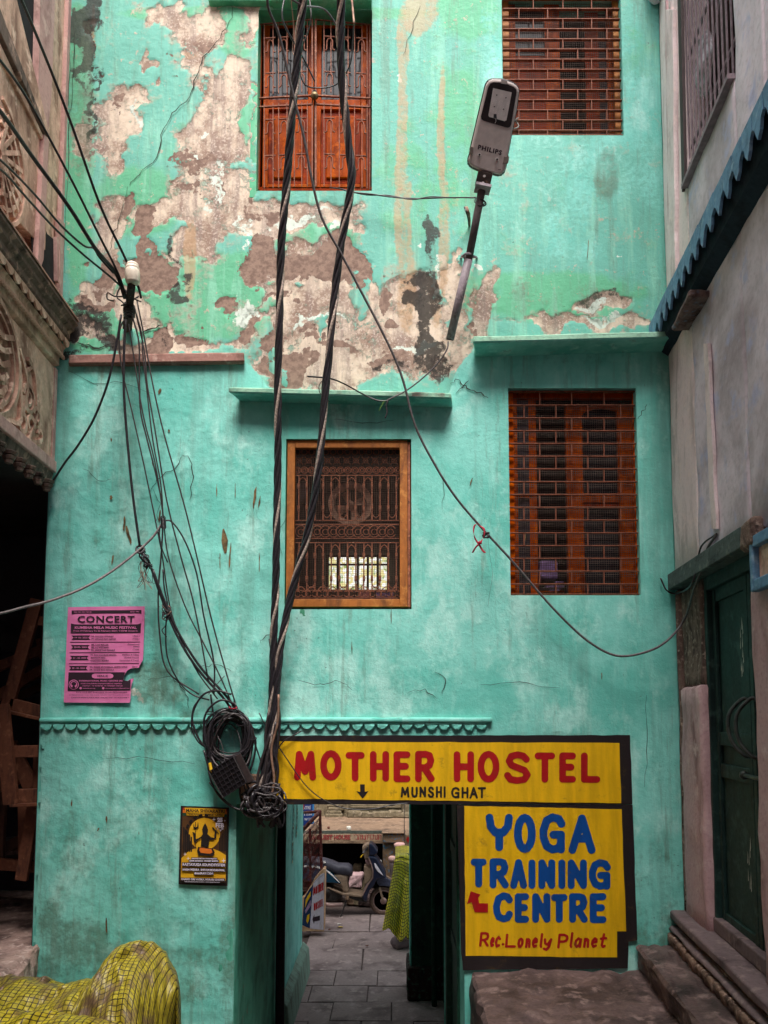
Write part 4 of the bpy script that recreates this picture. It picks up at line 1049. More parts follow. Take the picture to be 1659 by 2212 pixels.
# rag tied to the bars
rag = thing("wire_knot", "knot of twisted bare wire at the corner of the upper right window beside the lamp", "wire", FW(1112, 268, .02))
P = [FW(1112 + 9 * math.sin(i * 1.7), 266 + 12 * math.cos(i * 1.13), -.0 + .01 * math.sin(i * 2.3)) for i in range(22)]
obj("wire_twist", tube(smooth_path(P, 3), .0035, 5), flat("bare_wire", srgb(120, 120, 116), .5, metal=.5), rag, smooth=True)

# ---------- top centre window: brown double shutter behind a folding scroll grille
GS = obj("window", prism([at(X, Y, D + .13) for X, Y in ((553, 412), (803, 412), (803, 404), (553, 404))], (0, .05, 0)), M_WOODR, HOUSE, label="brown double shutter with glass panes behind a padlocked scroll grille")
bx(556, 566, 40, 412, .12, .17, M_WOODR, "jamb", GS, bevel=.003); bx(792, 801, 40, 412, .12, .17, M_WOODR, "jamb", GS, bevel=.003); bx(556, 801, 30, 46, .12, .17, M_WOODR, "head", GS)
for (a, b) in ((566, 679), (680, 792)):
    L_ = frame_bx(a, b, 44, 408, 13, .13, .165, M_WOOD, "shutter_leaf", GS)
    bx(a + 13, b - 13, 215, 236, .131, .164, M_WOOD, "rail", L_, bevel=.003)
    bx(a + 13, b - 13, 57, 215, .155, .16, M_GLASSB, "pane", L_)
    bx(a + 13, b - 13, 236, 396, .15, .16, M_WOODR, "panel", L_)
    pa = bx(a + 24, b - 24, 250, 384, .135, .15, M_WOOD, "raised_panel", L_, bevel=.012)
    bx(a + (b - a) * .47, a + (b - a) * .5, 57, 215, .14, .155, M_WOOD, "glazing_bar", L_)
sc = lambda cx_, cy_: (544 + 0, 0)
# grille leaves fold towards the middle: bars grow a little out of plane there
def gy(X): return .075 - .05 * (1 - abs(X - 678) / 125.0)
def gp(X, Y): return at(X, Y - 12 * (1 - abs(X - 678) / 125.0) * (1 if Y < 60 else .55), D + gy(X))
barx = [571, 590, 602, 620, 636, 652, 664, 674, 683, 700, 715, 733, 752, 766, 782, 793]
def flatbar(P0, P1, w, par, name="bar"):
    return obj(name, beam(P0, P1, w, .010, up=(0, 1, 0)), M_RUSTL, par)
for X in barx:
    flatbar(gp(X, 55), gp(X, 205), .0065, GS); flatbar(gp(X, 226), gp(X, 408), .0065, GS)
for (Xa, Xb) in ((557, 676), (680, 800)):
    for Y in (207, 226): obj("bar", beam(gp(Xa, Y + 6), gp(Xb, Y + 6 if Xb > 700 else Y + 6), .016, .009, up=(0, 0, 1)), M_RUSTL, GS)
    obj("bar", beam(gp(Xa, 54), gp(Xb, 54), .010, .006), M_RUSTL, GS)
    flatbar(gp(Xa + 1, 54), gp(Xa + 1, 410), .008, GS); flatbar(gp(Xb - 1, 54), gp(Xb - 1, 410), .008, GS)
cm = None
for Y in (96, 172, 272, 350):
    for X0, X1 in ((575, 593), (604, 622), (642, 662), (703, 720), (737, 755), (771, 788)):
        P = [(X0 - 2, Y + 18), (X0 + 1, Y + 18), (X0 + 3, Y + 14), (X0 + 3, Y), (X0 + 6, Y - 6), (X0 + 9, Y - 7), (X0 + 12, Y - 6), (X0 + 15, Y), (X0 + 15, Y + 14), (X0 + 17, Y + 18), (X0 + 20, Y + 18)]
        if cm is None:
            o0 = gp(X0, Y); cm = mesh("scroll", *tube(smooth_path([gp(*q) - o0 for q in P], 2), .0052, 5), M_RUSTL, True)
        inst("scroll", cm, GS, loc=gp(X0, Y))
        obj("cross_bar", beam(gp(X0 - 2, Y - 12), gp(X0 + 20, Y - 12), .010, .006), M_RUSTL, GS)
pl = thing("padlock", "round brass padlock locking the two halves of the scroll grille", "padlock", gp(680, 215))
c = gp(680, 218) + Vector((0, -.02, 0))
obj("lock_body", lathe(c, [(0, -.014), (.026, -.012), (.03, 0), (.026, .012), (0, .014)], 14, 'Y'), flat("old_brass", srgb(120, 104, 74), .45, metal=.6), pl, smooth=True)
obj("shackle", tube([c + Vector((math.cos(t) * .017, .003, .02 + math.sin(t) * .026)) for t in np.linspace(0, math.pi, 8)], .005, 6), M_DKIRON, pl, smooth=True)

# ---------- middle window: ochre frame, wire mesh, wrought iron, room with a fan and a bright far window
GM = frame_bx(617, 880, 951, 1311, 17, .02, .07, M_OCHRE, "window", HOUSE)
GM["label"] = "square ochre framed window with rusty ornamental iron and fine wire mesh"
for X0, X1, Y0, Y1 in ((881, 886, 955, 1311),): bx(X0, X1, Y0, Y1, .03, .1, M_RUST, "side_strip", GM)
wire_panel(634, 863, 967, 1295, .055, .0138, GM, .0008, flat("mesh_rust", srgb(86, 66, 56), .8))
wire_panel(864, 884, 960, 1311, .075, .0138, GM, .0008)
X0, X1 = 636, 862
gy2 = .09
def gi(X, Y): return at(X, Y, D + gy2)
for Y in (1027, 1124, 1133, 1163, 1172, 1275, 1292): obj("bar", beam(gi(X0, Y), gi(X1, Y), .007, .007), M_RUST, GM)
me_v = mesh("bar", *box(-.0045, .0045, -.004, .004, 0, 1), M_RUST)
for i in range(13):
    X = 645 + i * 17.6
    for Ya, Yb in ((1027, 1124), (1172, 1275)):
        a, b = gi(X, Yb), gi(X, Ya)
        inst("bar", me_v, GM, M=Matrix.Translation(a) @ Matrix.Diagonal((1, 1, b.z - a.z, 1)))
def scrollset(fn, n, x0, dx, Y, r=.0042):
    me_ = None
    for i in range(n):
        o0 = gi(x0, Y)
        if me_ is None:
            parts = [tube(smooth_path([gi(x0 + a, Y + b) - o0 for a, b in P], 2), r, 5) for P in fn]
            me_ = mesh("scroll", *join(*parts), M_RUST, True)
        inst("scroll", me_, GM, loc=gi(x0 + i * dx, Y))
circ = lambda r, a0=0, a1=360, cx_=0, cy_=0, n=12: [(cx_ + r * math.cos(R(a0 + (a1 - a0) * i / n)), cy_ + r * math.sin(R(a0 + (a1 - a0) * i / n))) for i in range(n + 1)]
scrollset([circ(12, 30, 330)], 12, 650, 17.6, 1148)
scrollset([circ(6)], 12, 650, 17.6, 1149, .003)
scrollset([[(-8, 14), (-8, 0), (0, -9), (8, 0), (8, 14)]], 7, 654, 35.2, 1186)
scrollset([[(-8, -14), (-8, 0), (0, 9), (8, 0), (8, -14)]], 7, 671, 35.2, 1262)
scrollset([[(-8, 12), (-8, 0), (0, -8), (8, 0), (8, 12)]], 7, 654, 35.2, 1040)
scrollset([[(-8, -14), (-8, 0), (0, 9), (8, 0), (8, -14)]], 7, 671, 35.2, 1110)
scrollset([circ(6, 20, 330, -7, 0), circ(6, 160, -150, 7, 0), [(-12, -3), (-6, -12), (0, -15), (6, -12), (12, -3)]], 10, 650, 23, 1283)
scrollset([circ(7, 0, 360), circ(3.5)], 15, 642, 15.5, 1016)
scrollset([[(-8, 8), (8, -8)], [(-8, -8), (8, 8)], circ(5)], 11, 646, 20.5, 995)
scrollset([circ(6, 0, 360)], 15, 642, 15.5, 976)
me_c = mesh("collar", *box(-.009, .009, -.008, .008, -.02, .02), M_RUST)
for i in range(13):
    for Y in (1050, 1098, 1200, 1250): inst("collar", me_c, GM, loc=gi(645 + i * 17.6, Y))
# exhaust fan hung in the room, seen through the ironwork
fan = thing("exhaust_fan", "dusty arched exhaust fan behind the middle window's ironwork", "fan", at(760, 1090, D + .3))
M_FAN = flat("dusty_fan", srgb(190, 150, 128), .8, .3)
c = at(758, 1092, D + .3)
fr_ = [(-.17, -.16), (-.17, .05)] + [(-.17 * math.cos(math.pi * i / 10), .05 + .15 * math.sin(math.pi * i / 10)) for i in range(1, 10)] + [(.17, .05), (.17, -.16)]
inn = [(.125 * math.cos(2 * math.pi * i / 20), .01 + .125 * math.sin(2 * math.pi * i / 20)) for i in range(20)]
V, Fc = [], []
for i in range(20):
    a = 2 * math.pi * i / 20
    ro = .175 if -.9 < math.sin(a) else .175
    V += [c + Vector((.125 * math.cos(a), 0, .125 * math.sin(a))), c + Vector((.172 * math.cos(a), 0, .172 * math.sin(a) if math.sin(a) > 0 else .165 * math.sin(a)))]
for i in range(20):
    j = (i + 1) % 20; Fc.append((2 * i, 2 * j, 2 * j + 1, 2 * i + 1))
o = obj("shroud", (V, Fc), M_FAN, fan); s = o.modifiers.new("t", 'SOLIDIFY'); s.thickness = .05
obj("hub", lathe(c, [(0, -.03), (.03, -.028), (.035, .02), (0, .03)], 12, 'Y'), M_FAN, fan, smooth=True)
for i in range(4):
    a = R(25 + 90 * i)
    u, v = Vector((math.cos(a), 0, math.sin(a))), Vector((-math.sin(a), 0, math.cos(a)))
    P = [c + u * .03 + v * -.015, c + u * .11 + v * -.045 + Vector((0, -.015, 0)), c + u * .118 + v * .03 + Vector((0, .02, 0)), c + u * .04 + v * .025 + Vector((0, .01, 0))]
    obj("blade", prism(P, (0, .003, 0)), M_FAN, fan)
# far window of that room: daylight through greenery
def far_light():
    t = NT("far_daylight"); w = t.coord()
    v = t.n("ShaderNodeTexVoronoi"); v.inputs["Scale"].default_value = 26; t.l(w, v.inputs["Vector"])
    n = t.noise(14, 5, .7)
    col = t.mix(t.ramp(n, .38, .52), srgb(150, 170, 100), (1, .99, .95))
    col = t.mix(t.ramp(v.outputs["Distance"], .5, .62), col, srgb(226, 214, 150))
    t.b.inputs["Base Color"].default_value = (.02, .02, .02, 1)
    t.l(col, t.b.inputs["Emission Color"]); t.b.inputs["Emission Strength"].default_value = .55
    return t.m
a, b = at(708, 1285, D + 2.3), at(838, 1200, D + 2.3)
fw = obj("far_window", box(a.x, b.x, D + 2.3, D + 2.33, a.z, b.z), far_light(), GM)
for i in range(7):
    x = a.x + (b.x - a.x) * i / 6
    obj("bar", box(x - .012, x + .012, D + 2.25, D + 2.29, a.z, b.z), M_BLACK, fw)
for z in (a.z + .03, (a.z + b.z) / 2 + .1, b.z - .02): obj("bar", box(a.x, b.x, D + 2.24, D + 2.249, z - .01, z + .01), M_BLACK, fw)
obj("shelf", box(at(700, 1270, D + .9).x, at(850, 1270, D + .9).x, D + .9, D + 1.3, at(700, 1278, D + .9).z, at(700, 1273, D + .9).z), flat("shelf_metal", srgb(150, 150, 160), .4), GM)
bx(775, 800, 1277, 1293, .6, .8, flat("pink_box", srgb(170, 90, 90), .7), "stored_box", GM); bx(812, 850, 1280, 1293, .6, .8, flat("violet_box", srgb(120, 90, 150), .7), "stored_box", GM)
bx(645, 664, 1040, 1080, .35, .5, flat("grey_bundle", srgb(150, 140, 150), .8), "stored_bundle", GM, bevel=.03)
# ================================================================== painted lettering and posters
GLY = {
 'M': [[(0, 0), (.12, 1), (.5, .25), (.88, 1), (1, 0)]], 'O': ['O'], 'T': [[(0, .98), (1, .98)], [(.5, .98), (.5, 0)]], 'H': [[(0, 0), (0, 1)], [(1, 0), (1, 1)], [(0, .5), (1, .5)]],
 'E': [[(1, 1), (0, 1), (0, 0), (1, 0)], [(0, .52), (.85, .52)]], 'R': [[(0, 0), (0, 1), (.55, 1), (.85, .95), (.97, .75), (.85, .55), (.5, .45), (0, .45)], [(.45, .45), (1, 0)]],
 'S': [[(.95, .82), (.8, .95), (.5, 1), (.2, .94), (.08, .76), (.2, .6), (.5, .5), (.85, .4), (1, .22), (.85, .05), (.5, 0), (.15, .05), (0, .2)]],
 'L': [[(0, 1), (0, 0), (1, 0)]], 'U': [[(0, 1), (0, .3), (.15, .06), (.5, 0), (.85, .06), (1, .3), (1, 1)]], 'N': [[(0, 0), (0, 1), (1, 0), (1, 1)]], 'I': [[(.5, 0), (.5, 1)]],
 'G': [[(1, .8), (.85, .95), (.5, 1), (.18, .9), (0, .6), (0, .38), (.18, .1), (.5, 0), (.85, .04), (.97, .2), (.97, .46), (.55, .46)], [(.97, .3), (.97, 0)]],
 'A': [[(0, 0), (.5, 1), (1, 0)], [(.22, .36), (.78, .36)]], 'Y': [[(0, 1), (.06, .7), (.3, .5), (.7, .5), (.94, .7), (1, 1)], [(.5, .5), (.5, 0)]],
 'C': [[(1, .82), (.85, .95), (.55, 1), (.18, .88), (0, .55), (.04, .3), (.2, .08), (.55, 0), (.85, .05), (1, .2)]],
 'P': [[(0, 0), (0, 1), (.6, 1), (.95, .88), (1, .72), (.9, .54), (.55, .46), (0, .46)]],
 'e': [[(.1, .3), (.85, .36), (.8, .55), (.5, .62), (.15, .45), (.08, .2), (.35, 0), (.8, .08)]], 'c': [[(.9, .5), (.6, .62), (.2, .5), (.05, .25), (.3, 0), (.85, .08)]],
 'o': [[(.5, .6), (.15, .5), (.05, .25), (.25, .02), (.6, .02), (.9, .25), (.85, .5), (.5, .6)]], 'n': [[(.1, 0), (.15, .6), (.15, .4), (.5, .6), (.8, .5), (.85, 0)]],
 'l': [[(.5, 1), (.3, .1), (.6, 0)]], 'y': [[(.05, .6), (.15, .2), (.5, .1), (.85, .5)], [(.95, .6), (.75, -.1), (.4, -.4), (.05, -.3)]],
 'a': [[(.85, .5), (.5, .62), (.12, .45), (.05, .15), (.3, 0), (.7, .12), (.9, .55), (.85, 0)]], 't': [[(.55, .95), (.35, .15), (.6, 0), (.85, .08)], [(.1, .62), (.95, .66)]], '.': [[(.4, 0), (.6, 0)]],
 '-': [[(0, .4), (1, .42)]],
}
def glyph(ch, x0, x1, y0, y1):
    out = []
    for s in GLY[ch]:
        P = [(.5 - .5 * math.sin(2 * math.pi * i / 18), .5 + .5 * math.cos(2 * math.pi * i / 18)) for i in range(19)] if s == 'O' else s
        out.append([(x0 + (x1 - x0) * a, y1 + (y0 - y1) * b) for a, b in P])
    return out
def ink(strokes, rad, step, wob=0.0, seed=0):
    """union of round-ended strokes turned into a flat mesh by marching squares; grid units"""
    segs = [(np.array(a), np.array(b)) for s in strokes for a, b in zip(s, s[1:])]
    A = np.array([p for s in strokes for p in s])
    x0, y0 = A.min(0) - rad - step * 2; x1, y1 = A.max(0) + rad + step * 2
    xs = np.arange(x0, x1, step); ys = np.arange(y0, y1, step)
    GX, GY = np.meshgrid(xs, ys)
    Dm = np.full(GX.shape, 1e9)
    for a, b in segs:
        d = b - a; L2 = max(d @ d, 1e-9)
        t = np.clip(((GX - a[0]) * d[0] + (GY - a[1]) * d[1]) / L2, 0, 1)
        Dm = np.minimum(Dm, np.hypot(GX - a[0] - t * d[0], GY - a[1] - t * d[1]))
    f = rad - Dm
    if wob: f = f + wob * 2 * fbm(GX / (rad * 1.3) + 5, GY / (rad * 1.3) + 9, 3, seed)
    V, Fc, idx = [], [], {}
    def vid(key, p):
        if key not in idx: idx[key] = len(V); V.append(p)
        return idx[key]
    ny, nx_ = f.shape
    ins = f > 0
    act = ins[:-1, :-1] | ins[1:, :-1] | ins[:-1, 1:] | ins[1:, 1:]
    for j, i in zip(*np.nonzero(act)):
        c = [(j, i), (j, i + 1), (j + 1, i + 1), (j + 1, i)]
        poly = []
        for k in range(4):
            p, q = c[k], c[(k + 1) % 4]
            fp, fq = f[p], f[q]
            if fp > 0: poly.append(vid(p, (xs[p[1]], ys[p[0]])))
            if (fp > 0) != (fq > 0):
                t = fp / (fp - fq)
                key = (min(p, q), max(p, q))
                poly.append(vid(key, (xs[p[1]] + t * (xs[q[1]] - xs[p[1]]), ys[p[0]] + t * (ys[q[0]] - ys[p[0]]))))
        if len(poly) >= 3: Fc.append(tuple(poly))
    return V, Fc
def onwall(VF, off): return [FW(x, y, off) for x, y in VF[0]], VF[1]
def enamel(name, c, var=.12, rough=.42):
    t = NT(name); w = t.coord(); v = t.coord((3, 3, .4))
    n = t.noise(5, 6, .6, v); m = t.noise(40, 5, .6, w)
    d = tuple(q * (1 - var * 2) for q in c)
    cc = t.mix(t.ramp(n, .35, .7), c, d)
    cc = t.mix(t.math('MULTIPLY', t.ramp(t.noise(9, 9, .75, w), .56, .72), .5), cc, srgb(96, 76, 40))
    return t.out(cc, rough, t.bump(t.math('ADD', m, t.math('MULTIPLY', t.noise(7, 4, .6, w), 1.5)), .5, .004), 0, .5)
M_SYEL = enamel("sign_yellow", srgb(232, 182, 12)); M_SBLK = enamel("sign_black", srgb(34, 28, 30)); M_SRED = enamel("sign_red", srgb(168, 14, 20)); M_SBLUE = enamel("sign_blue", srgb(0, 72, 148))
# crop6 grid -> photo grid
c6 = lambda x, y: (564 + x * .5 * 1.0, 1559.4 + y * .5)
def rpoly(P, k=6, a=.7):   # hand-painted edge
    out = []
    n = len(P)
    for i in range(n):
        (x0, y0), (x1, y1) = P[i], P[(i + 1) % n]
        L = math.hypot(x1 - x0, y1 - y0); m = max(2, int(L / 28))
        for j in range(m):
            t = j / m
            out.append((x0 + (x1 - x0) * t + (random.uniform(-a, a) if j else 0), y0 + (y1 - y0) * t + (random.uniform(-a, a) if j else 0)))
    return out
def sheet(P, off, mat, name, par, th=.002): return obj(name, prism([FW(X, Y, off) for X, Y in P], (0, th, 0)), mat, par)
S1 = thing("hostel_sign", "long yellow wall sign reading MOTHER HOSTEL in red letters over the passage", "sign", FW(960, 1660))
S2 = thing("yoga_sign", "yellow wall sign reading YOGA TRAINING CENTRE in blue letters right of the passage", "sign", FW(1175, 1900))
sheet(rpoly([(594, 1589), (1361, 1588), (1366, 1737.5), (594, 1737.5)]), .022, M_SBLK, "border", S1)
sheet(rpoly([(987, 1738.5), (1366.5, 1738.5), (1376.5, 2031), (1358, 2034), (1356, 2092), (1000, 2096), (996, 2060)]), .022, M_SBLK, "border", S2)
sheet(rpoly([(595.5, 1610), (602, 1601.5), (1338, 1605), (1342, 1735), (595.5, 1725)]), .0245, M_SYEL, "yellow_field", S1)
sheet(rpoly([(1003, 1741), (1343, 1748), (1352.5, 2012), (1333, 2012), (1333, 2068), (1006, 2065)]), .0245, M_SYEL, "yellow_field", S2)
def letters(spec, rad, mat, name, par, conv, off=.0265, wob=.35, slant=0):
    st = []
    for ch, x0, x1, y0, y1 in spec:
        for s in glyph(ch, x0 + rad, x1 - rad, y0 + rad, y1 - rad):
            st.append([conv(x + slant * (y1 - y), y) for x, y in s])
    k = (conv(1, 0)[0] - conv(0, 0)[0])
    for i, (s, q) in enumerate([(s, None) for s in [None]]): pass
    VF = ink(st, rad * k, max(.9, rad * k * .22), wob * k, len(spec))
    return obj(name, onwall(VF, off), mat, par)
one = lambda specs, *a, **k: [letters([s], *a, **k) for s in specs]
one([('M', 142, 238, 125, 253), ('O', 255, 348, 122, 253), ('T', 365, 447, 128, 257), ('H', 470, 553, 126, 258), ('E', 572, 645, 127, 260), ('R', 665, 750, 125, 260),
     ('H', 832, 920, 127, 260), ('O', 935, 1030, 125, 262), ('S', 1050, 1165, 127, 268), ('T', 1182, 1270, 130, 262), ('E', 1288, 1360, 132, 262), ('L', 1382, 1465, 132, 263)], 14.5, M_SRED, "letter", S1, c6)
one([('M', 603, 641, 280, 327), ('U', 649, 677, 280, 327), ('N', 684, 713, 279, 326), ('S', 720, 748, 279, 328), ('H', 755, 782, 278, 328), ('I', 784, 802, 278, 328),
     ('G', 821, 858, 281, 330), ('H', 866, 896, 281, 330), ('A', 900, 937, 281, 332), ('T', 936, 972, 281, 330)], 4.6, M_SBLK, "letter", S1, c6)
sheet([c6(*p) for p in ((428, 270), (448, 270), (448, 302), (464, 299), (439, 331), (412, 299), (428, 303))], .0275, M_SBLK, "arrow", S1)
one([('Y', 970, 1088, 397, 558), ('O', 1092, 1187, 397, 566), ('G', 1203, 1315, 395, 568), ('A', 1328, 1445, 400, 570)], 17, M_SBLUE, "letter", S2, c6)
c4 = lambda x, y: (962.2 + x * .42, 1526.2 + y * .42)
one([('T', 130, 212, 780, 930), ('R', 227, 326, 780, 935), ('A', 333, 420, 785, 937), ('I', 418, 472, 787, 937), ('N', 478, 565, 786, 938), ('I', 572, 626, 787, 938), ('N', 629, 728, 787, 938), ('G', 738, 851, 785, 942)], 18, M_SBLUE, "letter", S2, c4)
one([('C', 244, 347, 955, 1110), ('E', 356, 430, 960, 1112), ('N', 446, 540, 960, 1112), ('T', 543, 628, 962, 1112), ('R', 636, 732, 960, 1112), ('E', 742, 828, 960, 1114)], 18, M_SBLUE, "letter", S2, c4)
sheet([c4(*p) for p in ((130, 950), (180, 967), (168, 983), (174, 1012), (219, 1013), (219, 1059), (150, 1058), (134, 1006), (111, 1016))], .0275, M_SRED, "arrow", S2)
one([('R', 172, 222, 1160, 1235), ('e', 226, 252, 1160, 1238), ('c', 250, 284, 1150, 1240), ('-', 288, 302, 1200, 1240), ('L', 305, 362, 1168, 1240), ('o', 366, 402, 1160, 1243), ('n', 406, 440, 1165, 1242), ('e', 440, 476, 1160, 1242), ('l', 480, 500, 1165, 1242), ('y', 500, 548, 1170, 1236),
     ('P', 574, 628, 1168, 1245), ('l', 634, 656, 1160, 1242), ('a', 658, 702, 1160, 1242), ('n', 704, 742, 1162, 1242), ('e', 744, 784, 1160, 1242), ('t', 786, 828, 1162, 1243)], 6.4, M_SRED, "letter", S2, c4, wob=.4, slant=.10)

# ---- small print by the built-in typeface
def type_mesh(s, offset=0.0, shear=0.0, spacing=1.0):
    cu = bpy.data.curves.new("print", 'FONT')
    cu.body = s; cu.size = 1; cu.offset = offset; cu.shear = shear; cu.resolution_u = 2; cu.space_character = spacing
    to = bpy.data.objects.new("print", cu); COL.objects.link(to)
    dg = bpy.context.evaluated_depsgraph_get(); dg.update()
    me_ = bpy.data.meshes.new_from_object(to.evaluated_get(dg))
    V = [(v.co.x, v.co.y) for v in me_.vertices]; Fc = [tuple(p.vertices) for p in me_.polygons]
    bpy.data.objects.remove(to); bpy.data.curves.remove(cu); bpy.data.meshes.remove(me_)
    return V, Fc
def fit(s, x0, y0, x1, y1, conv, place, offset=.02, ytl=None, shear=0, spacing=1.0, skew=0):
    """text scaled to exactly fill the box x0..x1, y0 (top)..y1 (baseline) of a crop grid"""
    V, Fc = type_mesh("CONCERT" if s.startswith('C O') else s, offset, shear, 1.12 if s.startswith('C O') else spacing)
    if not V: return [], []
    A = np.array(V); mn, mx = A.min(0), A.max(0)
    out = []
    for a, b in V:
        u = (a - mn[0]) / (mx[0] - mn[0]); v = (b - mn[1]) / (mx[1] - mn[1])
        X, Y = x0 + (x1 - x0) * u, y1 + (y0 - y1) * v + skew * (x0 + (x1 - x0) * u - x0)
        out.append(place(*conv(X, Y)))
    return out, Fc
cP = lambda x, y: (132.7 + x * .12, 1300.6 + y * .12)
POST = thing("concert_poster", "pink CONCERT poster with torn lower right corner pasted on the turquoise wall", "poster", FW(225, 1415))
def paper(name, c, c2, rough=.7):
    t = NT(name); n = t.noise(9, 5, .6); m = t.noise(3, 3, .5)
    return t.out(t.mix(t.ramp(n, .4, .75), c, c2), rough, t.bump(t.math('ADD', m, t.math('MULTIPLY', n, .4)), .5, .01), 0, .4)
M_PPINK = paper("pink_paper", srgb(232, 130, 184), srgb(216, 112, 168)); M_INK = paper("black_ink", srgb(40, 20, 34), srgb(54, 28, 46)); 
WB = .020
pw = lambda o: (lambda X, Y: FW(X, Y, WB + o))
def psheet(P, o, mat, name, par, conv): return obj(name, prism([FW(*conv(*p), WB + o) for p in P], (0, .0012, 0)), mat, par)
tear = [(1478, 780), (1474, 930), (1466, 1040), (1436, 1092), (1405, 1150), (1392, 1184), (1320, 1184), (1250, 1196), (1192, 1226), (1150, 1276), (1124, 1330), (1112, 1400), (1150, 1420), (1196, 1416), (1236, 1386), (1300, 1374), (1290, 1420), (1262, 1470), (1250, 1560), (1246, 1680), (1238, 1782), (1226, 1812)]
psheet([(120, 92), (800, 80), (1500, 76), (1488, 500)] + tear + [(700, 1812), (40, 1806), (70, 1200), (100, 500)], 0, M_PPINK, "paper", POST, cP)
dk = []
psheet([(184, 150), (1440, 142), (1438, 212), (1400, 200), (260, 206), (184, 220)], .002, M_INK, "band", POST, cP)
psheet([(172, 384), (240, 402), (1370, 400), (1432, 380), (1424, 556), (164, 564)], .002, M_INK, "band", POST, cP)
psheet([(128, 1264), (1144, 1262), (1120, 1340), (1110, 1402), (1196, 1422), (1246, 1390), (1240, 1592), (110, 1600)], .002, M_INK, "band", POST, cP)
for y in (716, 904, 1102): psheet([(155 - (y - 716) * .05, y), (1415 - (y - 716) * .05, y - 4), (1415 - (y - 716) * .05, y + 7), (155 - (y - 716) * .05, y + 11)], .002, M_INK, "rule", POST, cP)
rows_p = [(600, 678, 180, 522, "19- 02- 2025"), (772, 850, 168, 508, "20-02- 2025"), (966, 1044, 152, 492, "21 - 02- 2025"), (1148, 1226, 134, 474, "22 - 02- 2025")]
for y0, y1, x0, x1, s in rows_p:
    m_ = (y0 + y1) / 2
    psheet([(x0, y0), (x1, y0), (x1 - 42, m_), (x1, y1), (x0, y1), (x0 + 42, m_)], .002, M_INK, "ribbon", POST, cP)
    obj("print", fit(s, x0 + 58, y0 + 26, x1 - 52, y1 - 24, cP, pw(.0045), .02), M_PPINK, POST)
psheet([(545, 1330), (560, 1300), (600, 1288), (880, 1288), (920, 1300), (936, 1330), (920, 1362), (880, 1374), (600, 1374), (560, 1362)], .0038, M_PPINK, "pill", POST, cP)
txt = [("C O N C E R T", 288, 246, 1318, 372, M_INK, .03), ("KUMBHA MELA MUSIC FESTIVAL", 240, 436, 1356, 484, M_PPINK, .03), ("From 19 February To 22 February 2025 / 7:30PM Onwards", 218, 504, 1374, 540, M_PPINK, .012),
       ("REG. NO: 932/ 1987-88", 225, 170, 540, 190, M_PPINK, .01), ("ESTD: 1983", 1242, 164, 1400, 184, M_PPINK, .01),
       ("DR. SHANISH GYAWALI", 542, 602, 936, 630, M_INK, .03), ("PT. KESHAVA RAO NAYAK", 542, 652, 984, 680, M_INK, .03), ("( Flute )", 1284, 600, 1404, 628, M_INK, .03), ("(Tabla )", 1282, 650, 1402, 678, M_INK, .03),
       ("MR. LARS MØLLER", 540, 754, 850, 782, M_INK, .03), ("MR. KG WESTMAN", 540, 802, 846, 830, M_INK, .03), ("DR. SANDIP RAO KEWALE", 536, 850, 962, 878, M_INK, .03), ("(Saxophone)", 1190, 748, 1404, 776, M_INK, .03), ("(Sitar)", 1296, 790, 1402, 818, M_INK, .03), ("(Tabla)", 1282, 840, 1398, 868, M_INK, .03),
       ("PT. RAVI SHANKAR MISHRA", 528, 938, 992, 966, M_INK, .03), ("MAFALDA MAS", 530, 988, 790, 1014, M_INK, .03), ("KANCHAN MISHRA", 526, 1038, 852, 1066, M_INK, .03), ("(Padhant & Tabla)", 1094, 934, 1394, 962, M_INK, .03), ("(Kathak Dance)", 1134, 986, 1392, 1014, M_INK, .03), ("Harmonium & Vocal)", 1046, 1036, 1392, 1064, M_INK, .03),
       ("SRI. SHARIF MUHAMMAD AREFIN RONY", 510, 1154, 1190, 1182, M_INK, .03), ("DR. SANDIP RAO KEWALE", 510, 1204, 944, 1232, M_INK, .03), ("(Saxo", 1270, 1152, 1370, 1178, M_INK, .03),
       ("VENUE", 636, 1312, 838, 1354, M_INK, .025), ("INTERNATIONAL MUSIC CENTRE (AS", 318, 1404, 1100, 1438, M_PPINK, .02), ("D33/81 KHALISHPURA DASHASWAMEDHA VARANASI", 352, 1456, 1084, 1478, M_PPINK, .01),
       ("CONTACT : +91 9415987283  +91 7376842894  0542-245", 376, 1498, 1100, 1518, M_PPINK, .01), ("www.inmca.org", 378, 1542, 608, 1566, M_PPINK, .01), ("themusicashram@gmail.com", 790, 1542, 1226, 1564, M_PPINK, .01),
       ("BOOK YOUR SEAT IN ADVANCE VIA CALL/MESSAGE/E-MAIL", 266, 1610, 1190, 1634, M_INK, .02), ("WE ARRANGE CONCERT TWICE A WEEK ON EVERY WEDNESDAY & SATURDAY 8:00PM AND ON SUN", 134, 1664, 1216, 1680, M_INK, .01), ("CLASSES FOR INDIAN CLASSICAL MUSIC AVAILABLE EVERY DAY FROM 8:00AM TI", 172, 1708, 1216, 1730, M_INK, .02)]
for s, x0, y0, x1, y1, m, of in txt: obj("print", fit(s, x0, y0, x1, y1, cP, pw(.0045), of), m, POST)
def disc(cx_, cy_, r, n=18, r2=None): return [(cx_ + r * math.cos(2 * math.pi * i / n), cy_ + (r2 or r) * math.sin(2 * math.pi * i / n)) for i in range(n)]
psheet(disc(220, 1486, 90), .0036, M_PPINK, "emblem", POST, cP); psheet(disc(220, 1486, 78), .0050, M_INK, "emblem", POST, cP); psheet(disc(220, 1486, 62), .0064, M_PPINK, "emblem", POST, cP)
psheet(disc(222, 1470, 44, 14, 34), .0078, M_INK, "emblem", POST, cP); psheet([(210, 1500), (232, 1500), (250, 1545), (190, 1545)], .0078, M_INK, "emblem", POST, cP)
